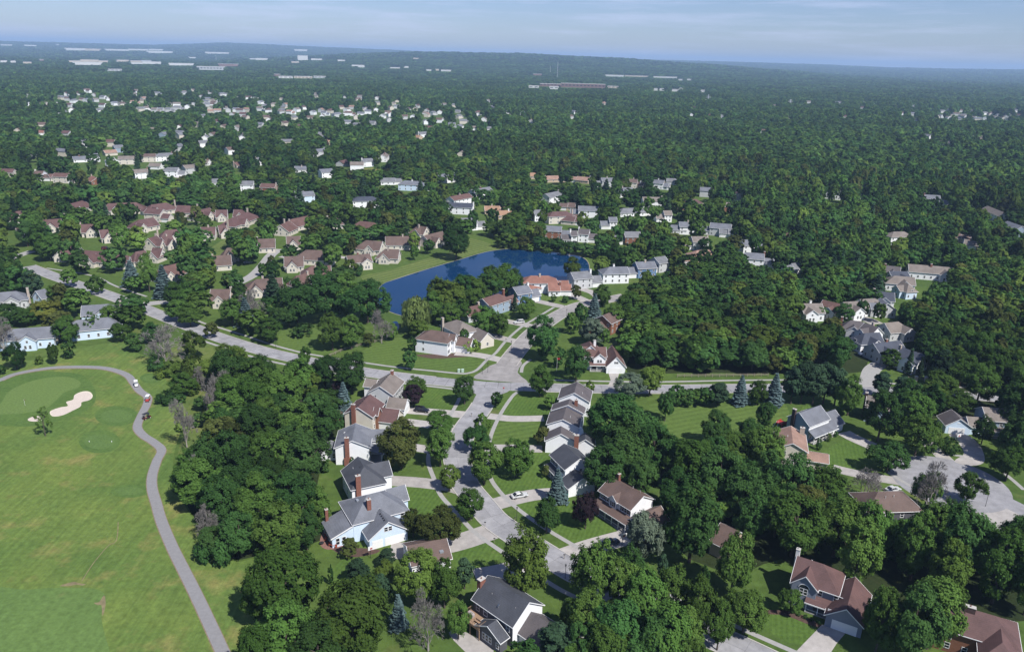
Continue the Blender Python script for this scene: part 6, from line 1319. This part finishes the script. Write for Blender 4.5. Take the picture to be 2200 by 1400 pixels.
# ------------------------------------------------------------------ cars
def car(px, py, ang, style, paint, label):
    P = G(px, py); e = tag(empty('car', (P[0], P[1], .03), ang), label, 'car')
    L_, w, hz, belt = {'saloon': (4.6, .90, 1.42, .86), 'suv': (4.7, .95, 1.82, 1.08), 'estate': (4.7, .93, 1.62, .98)}[style]
    def ring(x, zb, zt, ww): return [(x, -ww * .86, zb), (x, ww * .86, zb), (x, ww, zb + .2), (x, ww, zt - .16), (x, ww * .9, zt), (x, -ww * .9, zt), (x, -ww, zt - .16), (x, -ww, zb + .2)]
    h = L_ / 2; bn = belt - .06 if style != 'saloon' else belt - .04
    MB().loft([ring(-h, .38, belt - .16, w * .88), ring(-h + .15, .24, belt - .02, w * .97), ring(-h + .9, .22, belt, w), ring(0, .22, belt, w), ring(h - 1.4, .22, bn, w), ring(h - .5, .22, bn - .12, w * .97), ring(h - .12, .26, bn - .2, w * .9), ring(h, .38, bn - .34, w * .82)]).build('body', paint, e)
    x0, x1 = {'saloon': (-h + .55, h - 1.35), 'suv': (-h + .08, h - 1.45), 'estate': (-h + .12, h - 1.35)}[style]; t0, t1 = {'saloon': (x0 + .75, x1 - .85), 'suv': (x0 + .2, x1 - .55), 'estate': (x0 + .35, x1 - .75)}[style]
    q = lambda a, b, ww, z: [(a, -ww, z), (b, -ww, z), (b, ww, z), (a, ww, z)]
    MB().loft([q(x0, x1, w * .90, belt - .01), q(t0, t1, w * .74, hz - .07)]).build('window', 'glass', e)
    MB().loft([q(t0 - .05, t1 + .05, w * .75, hz - .07), q(t0 + .08, t1 - .1, w * .68, hz)]).build('roof', paint, e)
    for sy in (-1, 1):
        mb = MB()
        for a, b in ((x0, t0), (x1, t1), ((x0 + x1) / 2, (t0 + t1) / 2)): mb.tube([(a, sy * w * .90, belt - .02), (b, sy * w * .75, hz - .05)], .05, 4)
        mb.build('pillar', paint, e)
    for sx in (-1, 1):
        for sy in (-1, 1):
            x, y = sx * (h - .86), sy * (w - .1)
            o = MB().loft([[(x + .33 * math.cos(a), y + k, .33 + .33 * math.sin(a)) for a in np.arange(0, 6.28, .5236)] for k in (-.11, .12)]).build('wheel', 'tyre', e)
            MB().loft([[(x + .20 * math.cos(a), y + sy * k, .33 + .20 * math.sin(a)) for a in np.arange(0, 6.28, .6283)] for k in (.10, .135)]).build('rim', 'rim', o)
    for sy in (-1, 1):
        MB().box(h - .22, h - .02, sy * w * .62 - .16, sy * w * .62 + .16, bn - .36, bn - .2).build('headlight', 'lamp_clear', e)
        MB().box(-h - .01, -h + .14, sy * w * .66 - .14, sy * w * .66 + .14, belt - .36, belt - .14).build('tail_light', 'lamp_red', e)
    LANDMARKS.append((label, P[0], P[1])); return e
car(907, 884, math.radians(-12), 'suv', 'paint_black', 'black boxy off-roader parked on the driveway near the junction')
car(1116, 1067, math.radians(22), 'saloon', 'paint_silver', 'silver saloon parked on the driveway of the white house')
car(1115, 694, math.radians(-158), 'estate', 'paint_silver', 'silver estate car on the driveway up the pond street')
car(1312, 1168, math.radians(30), 'saloon', 'paint_blue', 'dark blue saloon under the tree by the long-porch driveway')
car(1855, 762, math.radians(200), 'suv', 'paint_white', 'white car beside the navy-roofed townhouse')
car(533, 565, math.radians(10), 'saloon', 'paint_silver', 'silver car on the condo lane left of the pond')
car(228, 536, math.radians(10), 'suv', 'paint_maroon', 'dark red car on the condo driveway at left')
car(404, 388, math.radians(15), 'saloon', 'paint_black', 'dark car on the pale driveway among the far white houses')
car(1918, 1054, math.radians(20), 'saloon', 'paint_silver', 'pale car behind the brown hip roof below the turning circle')
# ------------------------------------------------------------------ golf
def cart(px, py, ang, body, top, label):
    P = G(px, py); e = tag(empty('golf_cart', (P[0], P[1], .03), ang), label, 'golf cart', 'golf carts on the cart path')
    MB().loft([[(-1.2, -.55, .28), (-1.2, .55, .28), (-1.2, .55, .72), (-1.2, -.55, .72)], [(-.35, -.6, .25), (-.35, .6, .25), (-.35, .6, .74), (-.35, -.6, .74)]]).build('rear_body', body, e)
    MB().loft([[(.55, -.58, .3), (.55, .58, .3), (.55, .5, .95), (.55, -.5, .95)], [(1.2, -.5, .35), (1.2, .5, .35), (1.2, .4, .62), (1.2, -.4, .62)]]).build('front_cowl', body, e)
    MB().box(-.34, .54, -.56, .56, .26, .36).build('floor', 'pole_dark', e)
    MB().box(-.75, -.25, -.52, .52, .741, .86).build('seat', 'seat', e); MB().box(-.86, -.76, -.52, .52, .80, 1.25).build('backrest', 'seat', e)
    MB().loft([[(a, b, z) for a, b in ((-1.15, -.58), (.75, -.58), (.75, .58), (-1.15, .58))] for z in (1.80, 1.90)]).build('roof', top, e)
    for x, xt in ((.62, .6), (-1.0, -.95)):
        for y in (-.48, .48): MB().tube([(x, y, .72), (xt, y, 1.80)], .025, 5).build('post', 'pole_dark', e)
    MB().face([(.66, -.46, .96), (.66, .46, .96), (.61, .46, 1.78), (.61, -.46, 1.78)]).build('windscreen', 'glass_lit', e)
    MB().tube([(.5, .25, .9), (.25, .25, 1.05)], .02, 5).build('steering_column', 'pole_dark', e)
    for x in (-.8, .85):
        for y in (-.5, .5):
            o = MB().loft([[(x + .23 * math.cos(a), y + k, .23 + .23 * math.sin(a)) for a in np.arange(0, 6.28, .6283)] for k in (-.09, .09)]).build('wheel', 'tyre', e)
            MB().loft([[(x + .12 * math.cos(a), y + math.copysign(k, y), .23 + .12 * math.sin(a)) for a in np.arange(0, 6.28, .7854)] for k in (.08, .10)]).build('rim', 'paint_white', o)
    for y in (-.22, .22): MB().tube([(-1.05, y, .75), (-1.12, y, 1.35)], .12, 6).build('golf_bag', 'pole_dark', e)
cart(293, 829, math.radians(-62), 'paint_white', 'paint_white', 'upper white golf cart rolling down the path bend')
cart(318, 861, math.radians(-80), 'red_paint', 'paint_white', 'golf cart with white roof and red body at the path bend')
cart(316, 899, math.radians(60), 'paint_maroon', 'pole_dark', 'dark red golf cart half off the path below the bend')
def upright(name, px, py, h, label, cat, parts, group=None):
    P = G(px, py); e = tag(empty(name, (P[0], P[1], 0)), label, cat, group)
    for nm, mb, m in parts(h): mb.build(nm, m, e)
    return e
upright('flagstick', 54, 871, 2.3, 'flagstick with pale flag on the putting green', 'flag', lambda h: (('pole', MB().tube([(0, 0, 0), (0, 0, h)], .03, 5), 'metal_pale'), ('flag', MB().box(0.03, .5, -.01, .01, h - .42, h - .05), 'turf_dry')))
upright('flagpole', 1196, 796, 5.2, 'flagpole with small red flag on the lawn by the junction', 'flag', lambda h: (('pole', MB().tube([(0, 0, 0), (0, 0, h)], [.06, .035], 6), 'metal_pale'), ('flag', MB().box(.04, 1.0, -.012, .012, h - .75, h - .1), 'red_paint')))
for px, py, lab_ in ((192, 949, 'white tee marker at the left of the middle tee'), (240, 949, 'white tee marker at the right of the middle tee')):
    upright('tee_marker', px, py, .3, lab_, 'tee marker', lambda h: (('post', MB().tube([(0, 0, 0), (0, 0, h)], .09, 6), 'paint_white'), ('cap', MB().tube([(0, 0, h), (0, 0, h + .06)], .12, 6), 'paint_white')))
# ------------------------------------------------------------------ street furniture
def lamp(h): return (('pole', MB().tube([(0, 0, -.1), (0, 0, .5), (0, 0, h - .55)], [.09, .06, .05], 7), 'pole_dark'), ('arm', MB().tube([(-.18, 0, h - .6), (.18, 0, h - .6)], .03, 5), 'pole_dark'),
                     ('lantern', MB().tube([(0, 0, h - .55), (0, 0, h - .2), (0, 0, h - .05), (0, 0, h)], [.09, .17, .2, .03], 6), 'pole_dark'))
for px, py, h_, lab_ in ((1214, 1243, 3.9, 'lamp post at the near kerb below the light green street tree'), (1110, 1117, 3.9, 'lamp post in the verge above the dark street tree'), (2117, 1087, 4.2, 'lamp post beside the street out of the turning circle'),
                         (1217, 683, 4.2, 'lamp post where the pond street bends'), (593, 750, 4.2, 'lamp post on the striped lawn by the crossing road'), (497, 626, 4.2, 'lamp post on the condo lane'), (1048, 800, 4.0, 'lamp post on the corner verge by the junction'), (1036, 803, 2.4, 'short lamp post beside the corner sidewalk'), (1098, 752, 4.0, 'lamp post beside the corner house driveway')):
    upright('street_lamp', px, py, h_, lab_, 'street lamp', lamp, 'street lamps')
oct_ = lambda r, y: [(r * math.cos(math.pi / 8 + k * math.pi / 4), y, r * math.sin(math.pi / 8 + k * math.pi / 4)) for k in range(8)]
st = upright('stop_sign', 1082, 846, 2.3, 'red octagonal stop sign at the mouth of the near street', 'sign', lambda h: (('post', MB().tube([(0, .03, -.1), (0, .03, h + .3)], .035, 5), 'pole_grey'),))
sg = MB().loft([oct_(.40, -.02), oct_(.40, 0)]).build('sign_board', 'paint_white', st, Matrix.Translation((0, -.005, 2.3)))
MB().loft([oct_(.37, -.03), oct_(.37, -.022)]).build('sign_face', 'red_paint', sg)
tc_ = bpy.data.curves.new('lettering', 'FONT'); tc_.body = 'STOP'; tc_.size = .27; tc_.align_x = 'CENTER'; tc_.align_y = 'CENTER'; tc_.materials.append(MATS['paint_white'])
_to = bpy.data.objects.new('lettering_source', tc_); to = bpy.data.objects.new('lettering', bpy.data.meshes.new_from_object(_to)); bpy.data.objects.remove(_to); COL.objects.link(to); to.parent = sg; to.location = (0, -.036, 0); to.rotation_euler = (math.pi / 2, 0, 0)
for px, py, lab_ in ((986, 799, 'left-hand pale green utility box at the corner'), (994, 799, 'right-hand pale green utility box at the corner')):
    upright('utility_box', px, py, 1.1, lab_, 'utility box', lambda h: (('body', MB().box(-.45, .45, -.4, .4, 0, h), 'green_box'), ('lid', MB().box(-.48, .48, -.43, .43, h, h + .08), 'green_box')))
upright('wheelie_bin', 1217, 1069, 1.1, 'green wheelie bin at the corner of the white garage', 'bin', lambda h: (('body', MB().loft([[(a * s, b * s, z) for a, b in ((-.35, -.35), (.35, -.35), (.35, .35), (-.35, .35))] for s, z in ((.8, .05), (1, h - .1))]), 'bin_green'), ('lid', MB().box(-.38, .38, -.38, .38, h - .09, h), 'bin_green')))
def hoop(h): return (('pole', MB().tube([(0, 0, 0), (0, 0, h - .5), (0, -.5, h - .2)], .06, 6), 'pole_dark'), ('backboard', MB().box(-.75, .75, -.62, -.56, h - .45, h + .55), 'paint_white'), ('target_square', MB().box(-.28, .28, -.64, -.625, h - .25, h + .1), 'red_paint'), ('rim', MB().tube([(.22 * math.cos(a), -.88 + .22 * math.sin(a), h - .35) for a in np.arange(0, 6.4, .52)], .015, 4), 'red_paint'))
for px, py, rz, lab_ in ((1782, 1336, -.5, 'basketball hoop beside the broad driveway at lower right'), (796, 1198, .6, 'basketball hoop facing the garage of the pale blue house'), (2053, 952, .3, 'basketball hoop on the curved driveway at the turning circle'), (1336, 1170, .4, 'basketball hoop at the end of the long-porch driveway')):
    upright('basketball_hoop', px, py, 3.05, lab_, 'basketball hoop', hoop, 'basketball hoops').rotation_euler[2] = rz
MBOX = [(1013, 895, 'by the driveway mouth below the parked off-roader'), (1000, 930, 'on the west verge above the street maples'), (1012, 1118, 'on the west verge left of the round street tree'), (1042, 1130, 'at the mouth of the three-bay garage driveway'), (1062, 1165, 'below the mouth of the three-bay garage driveway'),
        (1106, 1120, 'in the verge beside the east lamp post'), (1212, 1200, 'at the mouth of the long-porch driveway'), (1087, 734, 'at the tan stone chimney house driveway'), (1046, 776, 'at the corner house driveway'), (1212, 662, 'at the red-roofed pond house driveway'), (2148, 1012, 'right of the turning circle')]
for i, (px, py, ph) in enumerate(MBOX):
    upright('mailbox', px, py, 1.1, 'small dark mailbox ' + ph, 'mailbox', lambda h: (('post', MB().box(-.05, .05, -.05, .05, -.1, h), 'wood_grey'), ('box', MB().loft([[(x, .11 * math.cos(a), h + .11 + .12 * math.sin(a)) for a in np.arange(0, 6.28, .7854)] for x in (-.25, .25)]), 'pole_dark')), 'mailboxes')
def fence(pts, label, post_m='wood_grey', step=2.6):
    W = resample([G(*p)[:2] for p in pts], step); e = tag(empty('split_rail_fence', (*W[0], 0)), label, 'fence')
    for i, p in enumerate(W):
        q = p - W[0]; MB().box(q[0] - .08, q[0] + .08, q[1] - .08, q[1] + .08, -.1, 1.25).build('post', post_m, e)
        if i < len(W) - 1:
            q2 = W[i + 1] - W[0]
            for z in (.45, .8, 1.1): MB().tube([(*q, z), (*q2, z + random.uniform(-.03, .03))], .055, 5).build('rail', post_m, e)
fence([(1455, 810), (1560, 809), (1650, 808)], 'split rail fence at the foot of the dark wood')
fence([(1950, 815), (2010, 818), (2095, 824)], 'split rail fence beside the stone gate pillars')
fence([(700, 770), (740, 752), (830, 730)], 'low rail fence between the corner lawn and the pond trees')
for px, py, lab_ in ((1967, 818, 'left-hand stone gate pillar by the crossing road'), (1988, 819, 'right-hand stone gate pillar by the crossing road')):
    upright('gate_pillar', px, py, 1.8, lab_, 'pillar', lambda h: (('shaft', MB().box(-.45, .45, -.45, .45, -.1, h), 'stone'), ('cap', MB().box(-.55, .55, -.55, .55, h, h + .15), 'cap')))
# ------------------------------------------------------------------ gardens
upright('gazebo', 725, 900, 3.4, 'small gazebo with red-brown pointed roof behind the spruce', 'gazebo', lambda h: tuple([('roof', MB().loft([[(r * math.cos(a), r * math.sin(a), z) for a in np.arange(0, 6.2, 1.0472)] for r, z in ((1.9, h - 1.1), (.08, h))]), 'roof_maroon'), ('floor', MB().loft([[(1.6 * math.cos(a), 1.6 * math.sin(a), z) for a in np.arange(0, 6.2, 1.0472)] for z in (0, .3)]), 'red_deck')] + [('post', MB().box(1.5 * math.cos(a) - .06, 1.5 * math.cos(a) + .06, 1.5 * math.sin(a) - .06, 1.5 * math.sin(a) + .06, .3, h - 1.0), 'red_deck') for a in np.arange(0, 6.2, 1.0472)]))
def playset(h):
    out = [('platform', MB().box(-1.4, 1.4, -1.0, 1.0, 1.2, 1.35), 'red_paint'), ('side_panel', MB().box(-1.4, 1.4, -1.05, -1.0, 1.0, 1.9), 'red_paint'), ('side_panel', MB().box(-1.4, 1.4, 1.0, 1.05, 1.0, 1.9), 'red_paint'), ('slide', MB().loft([[(1.4, -.4, 1.3), (1.4, .4, 1.3), (1.4, .4, 1.4), (1.4, -.4, 1.4)], [(3.6, -.4, .15), (3.6, .4, .15), (3.6, .4, .25), (3.6, -.4, .25)]]), 'red_paint')]
    for x in (-1.3, 1.3):
        for y in (-.9, .9): out.append(('leg', MB().box(x - .07, x + .07, y - .07, y + .07, 0, 1.2), 'red_paint'))
    for s in (-1, 1): out.append(('swing_frame', MB().tube([(-1.4, s * 1.0, 1.9), (-2.6, s * .2, 2.6), (-3.8, s * 1.0, 0)], .06, 5), 'paint_white'))
    return tuple(out)
upright('playset', 1678, 915, 2.6, 'red climbing frame with white swing bars beside the blue-grey house', 'playset', playset).rotation_euler[2] = .7
def umb(h): return (('pole', MB().tube([(0, 0, 0), (0, 0, h)], .03, 5), 'pole_dark'), ('canopy', MB().tube([(0, 0, 1.0), (0, 0, 1.3), (0, 0, 2.0), (0, 0, h)], [.1, .26, .2, .03], 8), 'red_paint'), ('base', MB().tube([(0, 0, .015), (0, 0, .12)], .28, 8), 'pole_dark'))
upright('parasol', 700, 1141, 2.6, 'closed red parasol at the far end of the brick patio', 'parasol', umb)
upright('parasol', 728, 1168, 2.4, 'closed red parasol at the house end of the brick patio', 'parasol', umb)
upright('garden_statue', 722, 1168, 1.6, 'white upright garden statue on the brick patio', 'statue', lambda h: (('figure', MB().tube([(0, 0, .3), (0, 0, .7), (.03, 0, 1.1), (0, 0, 1.32), (0, 0, 1.42), (0, 0, h)], [.16, .2, .24, .1, .13, .05], 8), 'paint_white'), ('plinth', MB().box(-.25, .25, -.25, .25, .014, .3), 'paint_white')))
for px, py, lab_ in ((705, 1157, 'dark table set on the brick patio'), (716, 1174, 'reddish table at the near edge of the brick patio')):
    upright('garden_table', px, py, .74, lab_, 'table', lambda h: tuple([('top', MB().tube([(0, 0, h - .05), (0, 0, h)], .6, 10), 'red_deck')] + [('leg', MB().box(x - .03, x + .03, y - .03, y + .03, .014, h - .05), 'pole_dark') for x in (-.35, .35) for y in (-.35, .35)]))
for px, py, lab_ in ((699, 1153, 'patio chair left of the dark table'), (710, 1152, 'patio chair behind the dark table'), (700, 1162, 'patio chair nearest the stone edging'), (722, 1177, 'patio chair right of the reddish table'), (708, 1172, 'patio chair between the two tables')):
    upright('garden_chair', px, py, .45, lab_, 'chair', lambda h: tuple([('seat', MB().box(-.25, .25, -.25, .25, h - .04, h), 'red_deck'), ('backrest', MB().box(-.25, .25, .2, .25, h, h + .5), 'red_deck')] + [('leg', MB().box(x - .02, x + .02, y - .02, y + .02, .014, h - .04), 'pole_dark') for x in (-.22, .22) for y in (-.22, .22)]))
upright('fire_bowl', 691, 1168, .4, 'dark round fire bowl at the edge of the brick patio', 'fire bowl', lambda h: (('bowl', MB().tube([(0, 0, .1), (0, 0, .3), (0, 0, h)], [.25, .5, .6], 10), 'pole_dark'), ('stand', MB().tube([(0, 0, .014), (0, 0, .1)], .3, 8), 'pole_dark')))
# on the deck: a covered grill, boxes
h, ud0, ud1, vd0, vd1, dz = DECK; ca, sa = math.cos(h.ang), math.sin(h.ang)
def on_deck(u, v): return (h.o[0] + u * ca - v * sa, h.o[1] + u * sa + v * ca, dz)
e = tag(empty('barbecue', on_deck(ud0 + 1.5, vd0 + 1.5), h.ang), 'barbecue under a grey-pink cover on the raised deck', 'barbecue')
MB().loft([[(a * s, b * s, z) for a, b in ((-.75, -.4), (.75, -.4), (.75, .4), (-.75, .4))] for s, z in ((1, .25), (1.02, .8), (.8, 1.15))]).build('cover', 'cover_cloth', e)
for x in (-.6, .6): MB().tube([(x, -.25, .0), (x, -.25, .25)], .06, 6).build('wheel', 'tyre', e)
e = tag(empty('deck_bench', on_deck(ud0 + 3.8, vd0 + 1.2), h.ang), 'wooden bench on the raised deck', 'bench')
MB().box(-.7, .7, -.25, .25, .4, .46).build('seat', 'wood_deck', e); MB().box(-.7, .7, .2, .25, .46, .85).build('backrest', 'wood_deck', e)
for x in (-.6, .6): MB().box(x - .04, x + .04, -.22, .2, 0, .4).build('leg', 'wood_deck', e)
e = tag(empty('tarpaulin_shelter', G(1241, 940), TARP.ang), 'pale arched tarpaulin shelter between the grey-roofed houses', 'shelter')
MB().loft([[(x, 1.9 * math.cos(a), 2.4 * math.sin(a) + k) for a in np.linspace(0, math.pi, 9)] + [(x, 1.85 * math.cos(a), 2.35 * math.sin(a) + k) for a in np.linspace(math.pi, 0, 9)] for x, k in ((-3.2, .3), (3.2, .3))]).build('cover', 'tarp', e)
for x in (-3, 0, 3):
    for y in (-1.87, 1.87): MB().tube([(x, y, -.1), (x, y, .4)], .04, 5).build('leg', 'pole_grey', e)
for i, (px, py) in enumerate([(1702 + 14 * k, 1316 + 5.6 * k) for k in range(5)]):
    P = G(px, py); t = (0, P[0], P[1], 0, .8, 1.0, 'u'); LABEL[id(t)] = '%s shrub from the left in the row along the front path of the maroon-roofed house' % ordw(i + 1); SHRUB_KEEP = t; place_tree(t, i)
# ------------------------------------------------------------------ utility poles, masts, towers far off
def upole(h): return (('pole', MB().tube([(0, 0, -.5), (0, 0, h)], [.19, .13], 6), 'pole_grey'), ('cross_arm', MB().box(-1.2, 1.2, -.06, .06, h - 1.0, h - .86), 'pole_grey'))
for i, (px, py) in enumerate(((420, 378), (347, 393), (307, 402), (651, 350), (701, 338), (736, 327), (779, 320), (620, 345), (1004, 282), (1035, 275))):
    ph, _ = where(*G(px, py)[:2]); upright('utility_pole', px, py, 11.5, '%s pale wooden utility pole from the left in the far suburb' % ordw(sorted((420, 347, 307, 651, 701, 736, 779, 620, 1004, 1035)).index(px) + 1), 'utility pole', upole, 'utility poles')
def lattice(h, w=3.0, arms=0):
    mb = MB(); n = 8
    for sx in (-1, 1):
        for sy in (-1, 1): mb.tube([(sx * w, sy * w, 0), (sx * w * .12, sy * w * .12, h)], .35, 4)
    for i in range(n):
        z0, z1 = h * i / n, h * (i + 1) / n; a, b = w * (1 - .88 * i / n), w * (1 - .88 * (i + 1) / n)
        for s in (-1, 1): mb.tube([(-a * s, -a, z0), (b * s, -b, z1)], .2, 4); mb.tube([(-a * s, a, z0), (b * s, b, z1)], .2, 4)
    out = [('mast', mb, 'steel_lattice')]
    for k in range(arms): out.append(('cross_arm', MB().box(-6 + k, 6 - k, -.3, .3, h * (.72 + .1 * k), h * (.72 + .1 * k) + .6), 'steel_lattice'))
    return tuple(out)
def far_up(name, crop, x, y0, y1, label, cat, fn):
    P = G(*c(crop, (x, y1))); hh = height_to(P, c(crop, (x, y0))[1]); e = tag(empty(name, (P[0], P[1], 0)), label, cat)
    for nm, mb, m in fn(hh): mb.build(nm, m, e)
far_up('pylon', 'F4', 185, 655, 730, 'lattice power pylon standing out of the right-hand forest', 'pylon', lambda h: lattice(h, 3, 3))
far_up('pylon', 'F3', 1680, 612, 712, 'slim power pylon left of the right-hand forest pylon', 'pylon', lambda h: lattice(h, 2.2, 2))
far_up('pylon', 'F3', 1650, 648, 705, 'shorter power pylon beside the slim one', 'pylon', lambda h: lattice(h, 2.2, 2))
far_up('radio_mast', 'F3', 326, 368, 470, 'shorter of the two radio masts over the brick school', 'mast', lambda h: lattice(h, 2.2, 0))
far_up('radio_mast', 'F3', 388, 332, 500, 'taller of the two radio masts over the brick school', 'mast', lambda h: lattice(h, 2.2, 0))
far_up('radio_mast', 'F1', 1860, 278, 340, 'thin mast behind the big grey shed', 'mast', lambda h: lattice(h, 2, 0))
far_up('radio_mast', 'F2', 810, 280, 340, 'thin mast right of the white tower block', 'mast', lambda h: lattice(h, 2, 0))
def wheel(h):
    R = h * .45; z = h * .55; mb = MB(); mb.tube([(R * math.cos(a), 0, z + R * math.sin(a)) for a in np.linspace(0, 6.2832, 25)], .45, 5, cap=False)
    sp = MB()
    for a in np.linspace(0, 6.2832, 13)[:-1]: sp.tube([(0, 0, z), (R * math.cos(a), 0, z + R * math.sin(a))], .2, 4)
    lg = MB(); [lg.tube([(s * R * .6, 1.2, 0), (0, 1.2, z)], .35, 5) for s in (-1, 1)]
    return (('wheel_rim', mb, 'paint_white'), ('spokes', sp, 'paint_white'), ('support', lg, 'paint_white'))
far_up('ferris_wheel', 'F3', 1447, 555, 598, 'white ferris wheel on the distant fairground field', 'ferris wheel', wheel)
def wtower(h): return (('stem', MB().tube([(0, 0, -.5), (0, 0, h * .7)], [3.5, 2.0], 8), 'far_white'), ('tank', MB().tube([(0, 0, h * .62), (0, 0, h * .72), (0, 0, h * .88), (0, 0, h)], [2.5, 9, 9, 2], 12), 'far_white'))
def on_hill(x, y, D, hh, label):
    d = _F + _R * ((x - 1100) / FPX) + _U * ((700 - y) / FPX); X, Y = d[0] * D, d[1] * D; e = tag(empty('water_tower', (X, Y, float(terrain(X, Y)))), label, 'water tower')
    for nm, mb, m in wtower(hh): mb.build(nm, m, e)
on_hill(688, 104, 13300, 52, 'white water tower on the hill left of centre'); on_hill(321, 98, 13300, 48, 'white water tower on the left horizon'); on_hill(594, 98, 13300, 42, 'grey-white water tower on the hill top')

# ------------------------------------------------------------------ the air
HAZE = 9.0e-5
hz = MB().box(-31000, 31000, -31000, 31000, -1.0, 250.0).mesh('haze', 'trim'); hz.materials.clear()
m, t, o, L = _new('haze'); pv = t.nodes.new('ShaderNodeVolumePrincipled'); pv.inputs['Color'].default_value = (.48, .695, 1.0, 1); pv.inputs['Density'].default_value = HAZE; pv.inputs['Anisotropy'].default_value = 0.0
L(pv.outputs['Volume'], o.inputs['Volume']); hz.materials.append(m)
tag(link('haze', hz), 'thin blue summer haze over the whole plain', 'haze', kind='stuff')
